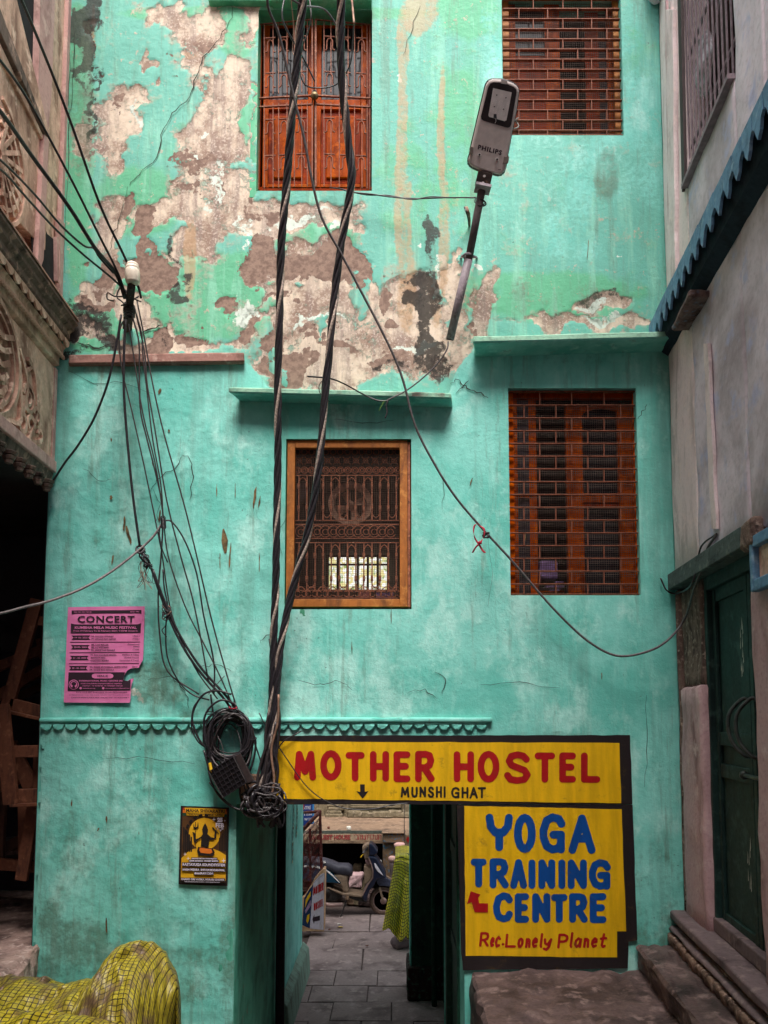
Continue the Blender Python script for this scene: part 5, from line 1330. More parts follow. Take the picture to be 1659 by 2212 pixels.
for x in (345, 752): psheet(disc(x, 1550, 22, 10), .0036, M_PPINK, "icon", POST, cP)

# ---- the yellow and black festival poster
cM = lambda x, y: (378.2 + x * .08695, 1731.9 + y * .08695)
MP = thing("festival_poster", "small black and yellow MAHA SHIVARATRI poster beside the passage corner", "poster", FW(441, 1827))
M_PY = paper("poster_yellow", srgb(224, 170, 20), srgb(206, 146, 16)); M_PB = paper("poster_black", srgb(24, 16, 14), srgb(34, 22, 18)); M_PBR = paper("poster_brown", srgb(88, 54, 20), srgb(52, 30, 14)); M_PW = paper("poster_white", srgb(222, 212, 226), srgb(200, 190, 208))
M_PR = paper("poster_red", srgb(170, 44, 24), srgb(150, 34, 20)); M_PG = paper("poster_green", srgb(24, 70, 52), srgb(18, 60, 44)); M_PO = paper("poster_orange", srgb(216, 112, 30), srgb(200, 100, 24))
L1 = lambda P, mat, nm, o: psheet(P, o, mat, nm, MP, cM)
L1([(140, 100), (1340, 143), (1330, 900), (1303, 2092), (720, 2080), (84, 2052), (110, 1100)], M_PB, "paper", 0)
L1([(192, 150), (1288, 188), (1250, 2010), (135, 1970)], M_PBR, "picture", .0016)
L1([(192, 150), (250, 152), (262, 205), (192, 205)], M_PR, "stripe", .003); L1([(192, 207), (262, 207), (270, 275), (190, 275)], M_PO, "stripe", .003); L1([(190, 277), (270, 277), (282, 350), (188, 345)], M_PG, "stripe", .003)
L1([(1235, 188), (1288, 188), (1288, 240), (1228, 240)], M_PR, "stripe", .003); L1([(1228, 242), (1288, 242), (1288, 310), (1220, 310)], M_PO, "stripe", .003); L1([(1220, 312), (1288, 312), (1286, 385), (1212, 380)], M_PG, "stripe", .003)
L1(disc(730, 800, 390, 28, 400), M_PY, "halo", .003)
L1([(160, 1400), (360, 1200), (560, 1150), (900, 1150), (1100, 1230), (1260, 1330), (1256, 1960), (140, 1940), (150, 1600)], M_PY, "halo", .0042)
L1([(238, 148), (1262, 184), (1214, 374), (284, 340)], M_PY, "banner", .0054)
for k in range(5):   # dark temple columns and arch stones either side
    L1([(200 + k * 46, 620 + k * 60), (236 + k * 46, 640 + k * 60), (236 + k * 46, 1240), (200 + k * 46, 1250)], M_PB, "column", .0054)
    L1([(1090 + k * 38, 900 - k * 55), (1116 + k * 38, 880 - k * 55), (1120 + k * 38, 1230), (1092 + k * 38, 1220)], M_PB, "column", .0054)
for k in range(14):
    a = R(150 + k * 18); L1([(730 + (430 + q) * math.cos(a + d), 800 + (440 + q) * math.sin(a + d)) for q, d in ((0, -.1), (60, -.1), (60, .1), (0, .1))] if 20 < 150 + k * 18 - 150 < 140 else [(0 + 330, 860), (370, 860), (380, 1180), (330, 1180)], M_PB, "arch_stone", .0068 + k * .0002)
# plain seated drummer silhouette
L1([(640, 1120), (655, 900), (560, 960), (500, 1030), (470, 1000), (450, 820), (425, 750), (490, 770), (520, 930), (640, 870), (690, 800), (670, 690), (700, 610), (745, 530), (790, 610), (820, 700), (800, 800), (880, 870), (970, 900), (985, 720), (1030, 700), (1020, 900), (950, 950), (850, 950), (830, 1120)], M_PB, "figure", .0105)
L1([(500, 500), (515, 500), (512, 1160), (498, 1160)], M_PB, "staff", .0092); L1([(460, 500), (475, 620), (510, 640), (548, 620), (570, 500), (585, 640), (520, 680), (455, 660)], M_PB, "staff_head", .0092)
L1([(920, 630), (950, 640), (1100, 800), (1090, 806), (930, 680)], M_PB, "stick", .0092)
L1([(570, 1120), (940, 1160), (985, 1260), (940, 1350), (580, 1330), (545, 1220)], M_PB, "drum", .0120); L1([(620, 1140), (900, 1180), (930, 1260), (860, 1290), (640, 1270), (600, 1200)], M_PO, "drum_skin", .0134)
for s, x0, y0, x1, y1, m, of, sk in [("MAHA SHIVARATRI", 272, 172, 1232, 256, M_PB, .03, .03), ("VARANASI • SAMNE GATH", 330, 282, 1172, 338, M_PB, .025, .03), ("25", 1046, 392, 1186, 506, M_PW, .08, 0), ("FEB", 1012, 524, 1214, 640, M_PW, .035, .02), ("3 - 10", 1040, 650, 1200, 690, M_PW, .04, .02),
          ("RASTAYUGA SOUNDSYSTEM", 186, 1518, 1240, 1590, M_PW, .035, .02), ("ANISH MISHRA  SHIVAM BODANWAL", 176, 1652, 1240, 1710, M_PW, .03, .02), ("BHAIRAVI DEVI", 484, 1750, 944, 1806, M_PW, .03, .01), ("KAMAD GIRI VATIKA, MURARI CHOWK", 160, 1896, 1228, 1954, M_PW, .03, .02),
          ("REGGAE KIRTAN LOUD BAJANN", 416, 1394, 1036, 1434, M_PW, .05, .01), ("SONIC SATSANG - SANGEET BARSHA", 356, 1446, 1080, 1486, M_PW, .05, .01), ("TAPE AND SPECIALS FROM TRUMPETS - NORTH BHARATIYA BAND", 232, 1975, 1110, 1995, M_PW, .03, .02)]:
    if y0 > 1300: L1([(x0 - 16, y0 - 12), (x1 + 16, y0 - 12 + sk * (x1 - x0)), (x1 + 16, y1 + 12 + sk * (x1 - x0)), (x0 - 16, y1 + 12)], M_PB, "caption_ground", .0148)
    obj("print", fit(s, x0, y0, x1, y1, cM, pw(.0172), of, skew=sk), m, MP)
for x, y, r in ((965, 440, 46), (1235, 470, 26), (246, 1302, 44), (1205, 1465, 60), (325, 1410, 40), (1130, 715, 30)):
    L1([(x + (r if i % 2 == 0 else r * .25) * math.cos(math.pi * i / 4), y + (r * 1.2 if i % 2 == 0 else r * .3) * math.sin(math.pi * i / 4)) for i in range(8)], M_PW, "star", .0148 + .0002 * (x % 7))
# ================================================================== cables, insulator, street lamp
def cable_mat(name, c, r=.45): return flat(name, c, r, .25, 0, .3, 60, .5)
M_CAB = cable_mat("black_cable", (.026, .023, .028), .32); M_CABG = cable_mat("grey_cable", srgb(88, 82, 84)); M_CABB = cable_mat("brown_black_cable", (.038, .030, .032))
M_SILV = flat("bare_aluminium", srgb(206, 188, 176), .45, .3, .5, .4, 80)
M_COPB = flat("bare_brown_wire", srgb(148, 116, 98), .6, .3, .3)
def pth(P, k=6):   # (X, Y, distance in front of the wall)
    return smooth_path([FW(X, Y, o) for X, Y, o in P], k)
def twisted(name, P, label, r_strand, n_str, pitch, group=None, extra=0, bare=1):
    Q = pth(P, 10)
    # resample by length
    L = [0]
    for a, b in zip(Q, Q[1:]): L.append(L[-1] + (b - a).length)
    T = thing(name, label, "cable", Q[-1], group)
    m = int(L[-1] / .022)
    S = []
    j = 0
    for i in range(m + 1):
        s = L[-1] * i / m
        while j < len(L) - 2 and L[j + 1] < s: j += 1
        t = (s - L[j]) / max(L[j + 1] - L[j], 1e-9)
        S.append(Q[j].lerp(Q[j + 1], t))
    Rb = r_strand * 1.28
    for k in range(n_str):
        pts = []
        for i, p in enumerate(S):
            t = (S[min(i + 1, m)] - S[max(i - 1, 0)]).normalized()
            u = t.cross(Vector((0, 1, 0))).normalized(); v = t.cross(u)
            s = L[-1] * i / m
            a = 2 * math.pi * (s / pitch + .22 * math.sin(s * 1.3 + pitch * 9) + k / n_str + .05 * math.sin(s * 3.1 + k))
            rr = Rb * (1 + .10 * math.sin(s * 5 + k * 2) + .22 * max(0, math.sin(s * 2.1 + k * 1.3 + pitch * 20)) ** 3)
            if k < bare: rr *= 1.04
            pts.append(p + (u * math.cos(a) + v * math.sin(a)) * rr)
        o = obj("strand", tube(pts, r_strand * (.92 if k < bare else 1), 7), M_SILV if k < bare else M_CAB, T, smooth=True)
    return T
B1 = [(668, -60, 1.2), (655, 0, 1.1), (640, 150, .95), (620, 380, .75), (607, 560, .6), (601, 800, .42), (600, 1000, .3), (597, 1200, .22), (592, 1350, .16), (588, 1500, .12), (578, 1620, .1), (562, 1710, .09), (556, 1750, .08)]
B2 = [(742, -60, 1.2), (737, 0, 1.1), (737, 150, .95), (752, 300, .8), (759, 390, .74), (738, 520, .62), (719, 680, .52), (702, 850, .42), (690, 1000, .33), (665, 1150, .25), (641, 1240, .2), (617, 1340, .17), (603, 1420, .15), (594, 1550, .13), (586, 1640, .12), (574, 1730, .09)]
twisted("cable_bundle", B1, "thick twisted cable bundle, the left one of the two hanging from the top edge", .0118, 5, .62)
twisted("cable_bundle", B2, "thick twisted cable bundle, the right one, bending inward over the shuttered window", .0118, 5, .66)
# loose strands that join the bundles at the bottom
def cable(P, r, label, mat=None, name="cable", group=None, cat="cable", k=6):
    return obj(name, tube(pth(P, k), r, 6), mat or M_CAB, None, smooth=True, label=label, cat=cat, group=group)
lowg = "loose lower ends of the thick cable bundles"
for i, P in enumerate([[(583, 1380, .10), (590, 1430, .12), (596, 1480, .13), (588, 1560, .12), (575, 1650, .12), (560, 1745, .1)],
    [(606, 1420, .14), (600, 1500, .15), (604, 1560, .14), (596, 1640, .13), (590, 1700, .11), (585, 1755, .09)],
    [(580, 1540, .14), (573, 1600, .12), (580, 1660, .12), (572, 1720, .12), (600, 1762, .09)],
    [(596, 1560, .15), (590, 1610, .14), (600, 1660, .13), (594, 1710, .12), (580, 1760, .11)],
    [(585, 1585, .14), (566, 1640, .13), (556, 1690, .12), (566, 1748, .1)]]):
    cable(P, .011, ["thick loose cable end starting highest, at the frieze, left of the lower bundle", "thick loose cable end hugging the hostel sign's left edge", "leftmost thick cable end beside the lower bundle, bowed outward", "thick cable end crossing the front of the lower bundle", "short thick cable end dropping straight into the tangle from the coil side"][i], M_CAB if i % 2 else M_CABB, group=lowg)
cable([(602, 1500, .16), (600, 1560, .16), (586, 1620, .15), (592, 1690, .14), (578, 1745, .12)], .009, "bare brownish conductor at the front of the lower cable bundle beside the sign", M_COPB)
# the single slack cable with the ribbon
SL = [(588, -40, 1.3), (578, 10, 1.22), (604, 80, 1.1), (632, 200, .98), (655, 290, .9), (672, 380, .82), (695, 470, .74), (735, 545, .66), (775, 620, .58), (838, 742, .48), (870, 820, .42), (897, 920, .36), (940, 1005, .3), (985, 1075, .25), (1040, 1140, .2), (1100, 1205, .17), (1160, 1275, .15), (1210, 1330, .14), (1270, 1385, .14), (1330, 1416, .16), (1390, 1410, .2), (1440, 1385, .24), (1480, 1335, .2)]
c_end = [rw(1500, 1270, .03), rw(1520, 1220, .03), rw(1528, 1185, .02), rw(1548, 1155, .01)]
obj("cable", tube(smooth_path([FW(*q) for q in SL] + c_end, 5), .0085, 7), M_CABG, None, smooth=True, label="long slack cable crossing the wall diagonally down to the green door's lintel", cat="cable")
obj("cable", tube(smooth_path([FW(1427, 1249, .03), FW(1440, 1275, .05), FW(1462, 1282, .08), rw(1492, 1265, .06), rw(1505, 1225, .04), rw(1515, 1180, .03), rw(1548, 1153, .01)], 6), .006, 6), M_CAB, None, smooth=True, label="short thin cable with a free end curling out above the green door", cat="cable")
# red ribbon tied to it
M_RIB = flat("red_ribbon", srgb(176, 34, 58), .6)
rb = thing("ribbon", "red cloth ribbon tied round the slack diagonal cable", "ribbon", FW(1040, 1145, .22))
def band(P, w, name, par, mat):
    V, Fc = [], []
    Q = pth(P, 4); n = len(Q)
    for i, p in enumerate(Q):
        a = i * .25
        d = Vector((math.cos(a * .6), .5 * math.sin(a), .25 * math.sin(a * .8))).normalized() * w / 2
        V += [p - d, p + d]
        if i: Fc.append((2 * i - 2, 2 * i - 1, 2 * i + 1, 2 * i))
    o = obj(name, (V, Fc), mat, par, smooth=True); s = o.modifiers.new("t", 'SOLIDIFY'); s.thickness = .0015
band([(1034, 1132, .23), (1026, 1134, .24), (1023, 1145, .25), (1026, 1162, .25), (1036, 1178, .24), (1042, 1188, .24), (1048, 1194, .24)], .018, "loop", rb, M_RIB)
band([(1036, 1136, .23), (1045, 1142, .24), (1046, 1156, .25), (1038, 1172, .25), (1028, 1182, .25), (1021, 1194, .24)], .015, "loop", rb, M_RIB)
obj("knot", lathe(FW(1037, 1172, .25), [(0, -.014), (.012, -.01), (.014, .004), (0, .014)], 8), M_RIB, rb, smooth=True)
tp = thing("tape_wrap", "lump of black tape on the diagonal cable just below the red ribbon", "tape", FW(1056, 1157, .2))
obj("wrap", tube(smooth_path([FW(1050 + 8 * math.cos(i * 1.9), 1156 + 6 * math.sin(i * 1.3), .2 + .015 * math.sin(i * 2.1)) for i in range(14)], 3), .005, 5), M_CAB, tp, smooth=True)
cable([(1054, 1160, .2), (1058, 1200, .15), (1064, 1240, .1), (1058, 1280, .06), (1054, 1310, .03)], .0009, "hair thin thread hanging from the tape lump on the diagonal cable", M_CABG, "thread", cat="thread")
# cable from the shuttered window to the lamp arm
cable([(712, 405, .03), (735, 408, .08), (760, 415, .1), (800, 419, .1), (850, 426, .12), (905, 429, .14), (960, 427, .2), (1028, 427, .3)], .005, "black cable from the shuttered window's sill to the street lamp arm", k=5)
cable([(745, 410, .03), (790, 421, .09), (840, 422, .11), (890, 431, .14), (930, 425, .16), (985, 428, .22)], .004, "second thin black cable wound round the one that feeds the street lamp", k=5)
# cable from lamp tail to sunshade with ties
cable([(968, 738, .25), (965, 756, .25), (945, 785, .22), (915, 815, .2), (880, 842, .19), (850, 858, .19), (835, 865, .19)], .0055, "thin grey cable rising from below the middle sunshade to the lamp pole's foot", M_CABG)
cable([(664, 813, .5), (690, 815, .45), (715, 818, .4), (745, 830, .3), (785, 852, .2), (815, 865, .19), (838, 866, .19)], .0055, "thin dark cable from the right bundle sagging to the middle sunshade", M_CAB)
cable([(700, 818, .44), (690, 832, .4), (692, 850, .38), (712, 868, .35)], .0025, "small hanging wire loop beside the right cable bundle above the middle window", M_CABB)
cable([(838, 866, .2), (834, 876, .2), (836, 890, .2), (832, 903, .2)], .006, "short frayed black cable end hanging under the middle sunshade", M_CAB)
cable([(830, 866, .2), (825, 875, .2), (818, 888, .2)], .002, "tiny green twig stuck in the cable joint under the middle sunshade", flat("twig_green", srgb(120, 170, 60), .7), "twig", cat="twig")
cable([(728, 640, .55), (724, 700, .52), (716, 760, .5), (708, 800, .46)], .003, "very thin wire running down along the right cable bundle", M_CAB)
# wires at the top over the shuttered window
for P, r, m, lab in [([(590, -30, 1.2), (650, 10, 1.1), (700, 20, .9), (730, 60, .8), (738, 72, .8)], .006, M_CABG, "grey cable end looping across the top of the shuttered window"),
    ([(618, -20, .7), (610, 40, .7), (640, 100, .6), (660, 135, .5), (680, 176, .45)], .006, M_CAB, "black cable slanting in front of the left shutter to the left bundle"),
    ([(640, 110, .5), (655, 178, .45), (690, 190, .42), (730, 180, .42), (756, 140, .5), (762, 90, .55), (765, 40, .6)], .0045, M_CAB, "thin black wire drooping in a U across the shutters"),
    ([(758, -20, .6), (762, 20, .6), (765, 52, .62)], .008, M_COPB, "pale knotted rope end at the right bundle's top"),
    ([(666, -20, .6), (672, 30, .6), (668, 60, .55), (655, 95, .5)], .005, M_CABG, "short grey wire beside the left bundle near the top edge"),
    ([(628, -10, .5), (634, 60, .4), (632, 110, .35), (640, 130, .35), (630, 160, .35)], .003, M_COPB, "thin copper wire dangling before the left glass pane")]:
    cable(P, r, lab, m)

# ---- insulator on its iron bracket, with the fan of service wires
ICX, ICY, IO = 285, 590, .5
INS = thing("insulator_bracket", "white porcelain reel insulator on a black iron bracket at left", "insulator", FW(ICX, ICY, IO))
c = FW(ICX + 1, ICY, IO)
M_PORC = flat("dirty_porcelain", srgb(238, 224, 206), .3, .12, 0, .1, 20, .6); M_IRONB = weathered("black_bracket_iron", (.03, .027, .027), (.015, .013, .013), srgb(84, 58, 46), 12, .5, False, .7, .5, .003)
ax = Matrix.Rotation(R(-4), 3, 'Y')
V, Fc = lathe((0, 0, 0), [(0, -.078), (.030, -.078), (.042, -.070), (.047, -.062), (.046, -.05), (.049, -.045), (.049, .01), (.047, .018), (.043, .022), (.046, .028), (.047, .036), (.043, .042), (.040, .046), (.043, .052), (.042, .06), (.035, .068), (.018, .072), (0, .072)], 20)
obj("porcelain_reel", ([ax @ v + c for v in V], Fc), M_PORC, INS, smooth=True)
obj("bolt", tube([FW(283, 625, IO), FW(282, 612, IO)], .016, 8), M_IRONB, INS, smooth=True)
obj("post", beam(FW(284, 615, IO), FW(276, 692, .05), .042, .05, (0, 1, 0)), M_IRONB, INS, bevel=.004)
obj("post", beam(FW(279, 655, .22), FW(275, 712, .0), .05, .05, (0, 1, 0)), M_IRONB, INS, bevel=.004)
for P in ([(270, 640, .3), (247, 640, .3), (233, 632, .3), (232, 646, .3), (246, 650, .3)], [(262, 615, .3), (252, 640, .3), (262, 650, .3), (274, 662, .3)], [(262, 660, .3), (275, 655, .32), (300, 640, .3)], [(276, 628, .35), (290, 645, .34), (305, 652, .3)]):
    obj("bent_rod", tube(pth(P, 3), .0055, 5), M_IRONB, INS, smooth=True)
for i in range(7):
    cc = FW(279, 662 + i * 3.5, .25)
    obj("wire_turn", tube([cc + Vector((math.cos(t) * .038, math.sin(t) * .04, .01 * math.sin(t + i))) for t in np.linspace(0, 6.2, 12)], .005, 5, True), M_CAB, INS, smooth=True)
# wires coming in from the upper left
def inwire(P, r, lab): cable(P, r, lab, M_CAB, k=5, group="wires strung from the left edge to the insulator")
for P, r, lab in [([(10, -70, 1.9), (42, -10, 1.75), (105, 140, 1.35), (155, 270, 1.1), (215, 440, .8), (262, 540, .58), (296, 612, .45), (305, 645, .4)], .009, "uppermost wire from the top left corner passing in front of the insulator"),
    ([(-60, 60, 1.8), (0, 130, 1.6), (60, 215, 1.35), (150, 380, .95), (215, 510, .7), (255, 590, .5), (272, 640, .38)], .008, "second wire from the left edge, straight above the thick one, to the insulator"),
    ([(-60, 180, 1.8), (0, 240, 1.6), (75, 345, 1.25), (150, 448, .95), (205, 535, .72), (250, 590, .5), (270, 645, .36)], .0125, "thickest of the wires slanting down from the left edge to the insulator"),
    ([(-60, 310, 1.8), (0, 345, 1.6), (75, 420, 1.2), (130, 485, .95), (180, 530, .75), (202, 536, .65), (215, 556, .6), (245, 590, .5)], .007, "wire from the left edge with a small kink beside the house corner"),
    ([(-60, 345, 1.8), (0, 365, 1.6), (60, 430, 1.25), (120, 495, .95), (180, 550, .75), (235, 595, .55), (268, 625, .4), (282, 640, .4)], .007, "lowest wire from the left edge to the insulator bracket")]:
    inwire(P, r, lab)
# drop wires from the bracket
dropg = "black service wires fanning down from the insulator bracket"
DW = [([(262, 680, .3), (252, 740, .3), (235, 820, .28), (205, 900, .22), (170, 960, .16), (140, 1000, .1), (113, 1042, .05)], .0085, "black cable bowing left from the insulator to the carved balcony's bottom corner"),
      ([(272, 690, .3), (268, 760, .3), (268, 850, .28), (275, 950, .25), (287, 1070, .22), (302, 1180, .2)], .010, "thickest drop wire ending in the frayed knot on the wall"),
      ([(268, 690, .3), (258, 720, .3), (262, 790, .28), (283, 880, .26), (310, 1000, .22), (345, 1170, .18), (352, 1210, .17), (372, 1330, .14), (420, 1440, .12), (470, 1510, .1)], .0055, None),
      ([(285, 680, .3), (300, 740, .3), (301, 820, .28), (304, 890, .26), (318, 950, .24), (345, 1060, .2), (352, 1120, .2), (348, 1200, .18), (342, 1280, .16), (345, 1370, .14), (362, 1450, .12), (430, 1500, .1)], .0065, None),
      ([(292, 670, .3), (306, 720, .3), (308, 760, .29), (318, 850, .27), (330, 950, .25), (348, 1050, .22), (352, 1125, .2)], .0055, None),
      ([(290, 660, .3), (312, 760, .29), (318, 830, .28), (335, 930, .26), (360, 1080, .22), (390, 1200, .18), (420, 1310, .15), (450, 1470, .12)], .006, None),
      ([(296, 650, .32), (310, 720, .3), (330, 830, .27), (355, 940, .24), (395, 1080, .2), (420, 1180, .18), (455, 1330, .14), (485, 1440, .12), (510, 1525, .1)], .006, None),
      ([(278, 700, .3), (292, 790, .28), (310, 900, .26), (335, 1000, .22), (352, 1110, .2), (363, 1200, .18), (400, 1310, .15), (440, 1390, .13), (475, 1460, .12), (505, 1530, .1)], .0055, None),
      ([(352, 1125, .2), (372, 1128, .19), (400, 1170, .18), (425, 1240, .17), (440, 1330, .15), (462, 1430, .12), (462, 1500, .1)], .006, "wire arching right from the knotted joint in the middle of the drop wires")]
DLAB = iter(["thin drop wire crossing from the insulator's left side to the right of the frayed knot", "thin drop wire swinging out left of all others above the coil, past the binding", "thin drop wire that ends at the black binding", "thin drop wire second from the right, ending above the coil", "rightmost and straightest thin drop wire from the insulator to the coil's top right", "thin drop wire passing through the binding and bending right to the coil"])
for P, r, lab in DW: cable(P, r, lab or next(DLAB), M_CAB if lab else M_CABB, k=5, group=dropg)
# grey wire from the left edge to the joint
cable([(-60, 1330, .9), (0, 1325, .8), (50, 1312, .7), (110, 1297, .55), (180, 1270, .4), (240, 1235, .3), (296, 1192, .22), (330, 1160, .2), (352, 1128, .19)], .0085, "pale grey cable sweeping in from the left edge above the concert poster", cable_mat("pale_grey_cable", srgb(132, 122, 122)))
# joint, knot and ties
KN = thing("wire_knot", "frayed knot of black cable and bare strands halfway down the drop wires", "wire knot", FW(318, 1200, .2))
obj("ring", tube([FW(303 + 9 * math.cos(t), 1187 + 8 * math.sin(t), .21 + .01 * math.sin(t)) for t in np.linspace(0, 6.28, 14)[:-1]], .008, 6, True), M_CAB, KN, smooth=True)
for i in range(9):
    P = [(300 + random.uniform(-4, 6), 1186 + random.uniform(-4, 4), .2)]
    for j in range(5): P.append((306 + j * 4 + random.uniform(-9, 9), 1192 + j * 8 + random.uniform(-7, 7), .2 + random.uniform(-.02, .03)))
    obj("turn", tube(pth(P, 3), random.choice([.006, .004, .008]), 5), M_CAB if i % 3 else M_CABB, KN, smooth=True)
for i in range(14):
    x = 312 + random.uniform(-12, 18)
    P = [(x, 1212, .2), (x + random.uniform(-8, 8), 1228, .2), (x + random.uniform(-12, 14), 1246 + random.uniform(0, 14), .2), (x + random.uniform(-10, 16), 1262 + random.uniform(-10, 14), .2)]
    obj("frayed_strand", tube(pth(P, 3), .0022, 4), M_COPB if i % 2 else M_CAB, KN)
JT = thing("wire_joint", "tight black binding where the pale grey cable meets the drop wires", "joint", FW(352, 1128, .2))
for i in range(8): obj("binding", tube([FW(352 + 5 * math.cos(t) + i * .2, 1118 + i * 3 + 3 * math.sin(t), .2 + .02 * math.sin(t)) for t in np.linspace(0, 6.28, 10)[:-1]], .0045, 5, True), M_CAB, JT, smooth=True)
obj("tail", tube(pth([(350, 1130, .2), (344, 1150, .2), (350, 1185, .2), (362, 1215, .2)], 4), .005, 5), M_CAB, JT, smooth=True)
TW = thing("wire_twist", "brassy twisted tie round the wires at the right of the concert poster", "wire tie", FW(368, 1315, .16))
for i in range(6): obj("turn", tube(pth([(360 + 10 * math.cos(j * 1.3 + i), 1312 + i * 4 + 9 * math.sin(j * 1.7 + i * 2), .16 + .01 * math.sin(j)) for j in range(7)], 3), .0035, 5), [M_CAB, M_COPB, M_CABB][i % 3], TW, smooth=True)
KLAB = ["thin cable sagging furthest left between the poster and the coil", "left one of the two thick cables from the frayed knot to the coil", "right one of the two thick cables from the frayed knot to the coil", "tiny curl of wire hanging below the brassy tie"]
for P, r in [([(352, 1230, .18), (355, 1270, .17), (362, 1310, .16), (358, 1360, .15), (362, 1420, .14), (385, 1470, .12), (415, 1500, .11), (452, 1512, .1)], .006), ([(330, 1230, .18), (352, 1290, .17), (375, 1345, .15), (405, 1400, .14), (440, 1450, .12), (490, 1505, .1), (520, 1545, .09)], .010),
             ([(326, 1225, .18), (345, 1280, .17), (372, 1350, .15), (400, 1405, .14), (436, 1456, .12), (486, 1512, .1), (512, 1555, .09)], .010), ([(365, 1320, .16), (358, 1350, .16), (350, 1362, .16), (360, 1376, .15)], .004)]:
    cable(P, r, KLAB.pop(0), group="cables between the frayed knot and the coil")

# ---- the coil
CO = thing("cable_coil", "big messy coil of black cable hung on the frieze left of the sign", "cable coil", FW(492, 1600, .08))
random.seed(21)
for i in range(30):
    cx_, cy_ = 494 + random.uniform(-6, 6), 1592 + random.uniform(-7, 8)
    rx, ry = random.uniform(36, 50), random.uniform(42, 60)
    if i > 22: cx_ += random.uniform(-6, 14); cy_ += random.uniform(5, 22); rx = random.uniform(28, 46); ry = random.uniform(54, 72)
    ph = random.uniform(0, 6.28); tl = random.uniform(-.35, .35)
    P = []
    for j in range(24):
        t = 2 * math.pi * j / 24
        x, y = rx * math.cos(t), ry * math.sin(t)
        w = 1 + .06 * math.sin(2 * t + ph) + .03 * math.sin(3 * t + ph * 2)
        P.append(FW(cx_ + (x * math.cos(tl) - y * math.sin(tl)) * w, cy_ + (x * math.sin(tl) + y * math.cos(tl)) * w, .06 + .05 * math.sin(t + ph) + i * .0022))
    obj("turn", tube(P, random.choice([.006, .007, .0085, .005]), 6, True), [M_CAB, M_CABB, M_CAB, M_CABG][i % 4 if i % 8 == 3 else i % 3], CO, smooth=True)
for P in ([(430, 1512, .12), (418, 1530, .12), (414, 1570, .12), (428, 1602, .12), (452, 1620, .1), (470, 1640, .1)], [(500, 1500, .12), (470, 1492, .12), (440, 1500, .12), (420, 1530, .12), (416, 1560, .12), (432, 1600, .12), (455, 1622, .12), (490, 1640, .12)],
          [(510, 1522, .1), (480, 1512, .12), (452, 1530, .13), (440, 1560, .13), (446, 1600, .13), (448, 1640, .12), (454, 1680, .12), (470, 1715, .12), (500, 1742, .1), (530, 1752, .1)], [(455, 1500, .1), (462, 1560, .1), (460, 1600, .12), (463, 1680, .12)],
          [(512, 1530, .1), (534, 1570, .1), (546, 1600, .1), (540, 1640, .1), (530, 1680, .09), (545, 1720, .08), (560, 1748, .08)], [(505, 1515, .1), (528, 1560, .12), (552, 1600, .11), (542, 1660, .1), (520, 1690, .1), (522, 1730, .08), (552, 1760, .07)],
          [(500, 1640, .12), (520, 1660, .12), (528, 1700, .1), (540, 1740, .09), (560, 1765, .08)], [(548, 1600, .1), (562, 1640, .1), (575, 1690, .1)], [(440, 1620, .12), (452, 1660, .13), (470, 1690, .12)], [(442, 1625, .12), (462, 1650, .13), (486, 1676, .13)]):
    obj("loose_turn", tube(pth(P, 5), random.choice([.006, .0075]), 6), M_CAB, CO, smooth=True)
for P in ([(450, 1500, .14), (476, 1470, .15), (485, 1460, .15)], [(470, 1590, .16), (480, 1612, .17), (486, 1650, .17)]): obj("tie", tube(pth(P, 4), .003, 5), M_CABG, CO)
for i, (X, Y) in enumerate(((503, 1528), (520, 1565), (546, 1600 - 5), (452, 1540))): obj("tie", tube([FW(X + 8 * math.cos(t), Y + 3 * math.sin(t), .12 + .05 * math.sin(t)) for t in np.linspace(0, 6.28, 10)[:-1]], .004, 5, True), [M_RIB, M_CAB, M_CAB, M_CAB][i], CO)
cable([(560, 1540, .05), (575, 1570, .05), (600, 1610, .06), (620, 1640, .06), (655, 1690, .05), (690, 1722, .05), (740, 1745, .05), (800, 1748, .05), (850, 1738, .04), (884, 1735, .03)], .0045, "thin black wire trailing across the yellow sign's lower left corner", M_CAB)
cable([(596, 1625, .06), (612, 1602, .06), (640, 1585, .05), (650, 1580, .03)], .0055, "short cable stub poking out above the hostel sign's left end", M_CAB)
# black junction box
JB = thing("junction_box", "square black plastic grille box hanging tilted below the coil", "box", FW(491, 1660, .15))
u = (FW(503, 1633, .2) - FW(450, 1688, .2)) * 1.0
a, b, c_, d = FW(504, 1634, .20), FW(532, 1690, .17), FW(482, 1723, .17), FW(451, 1667, .20)
obj("case", prism([a, b, c_, d], (.03, .07, .015)), flat("black_plastic", (.018, .016, .018), .4), JB, bevel=.006)
for i in range(7):
    t = i / 6
    obj("rib", beam(a.lerp(b, t) + Vector((0, -.004, 0)), d.lerp(c_, t) + Vector((0, -.004, 0)), .005, .006, (0, 1, 0)), M_CAB, JB)
    obj("rib", beam(a.lerp(d, t) + Vector((0, -.006, 0)), b.lerp(c_, t) + Vector((0, -.006, 0)), .004, .006, (0, 1, 0)), M_CABG if i in (0, 6) else M_CAB, JB)
obj("side_lip", beam(a + Vector((.02, .03, .01)), b + Vector((.025, .03, .0)), .05, .03, (0, 1, 0)), flat("dusty_plastic", srgb(58, 48, 48), .5), JB, bevel=.004)
obj("yellow_plug", tube([FW(453, 1648, .18), FW(457, 1668, .19)], .011, 8), flat("yellow_plastic", srgb(220, 176, 30), .5), JB)
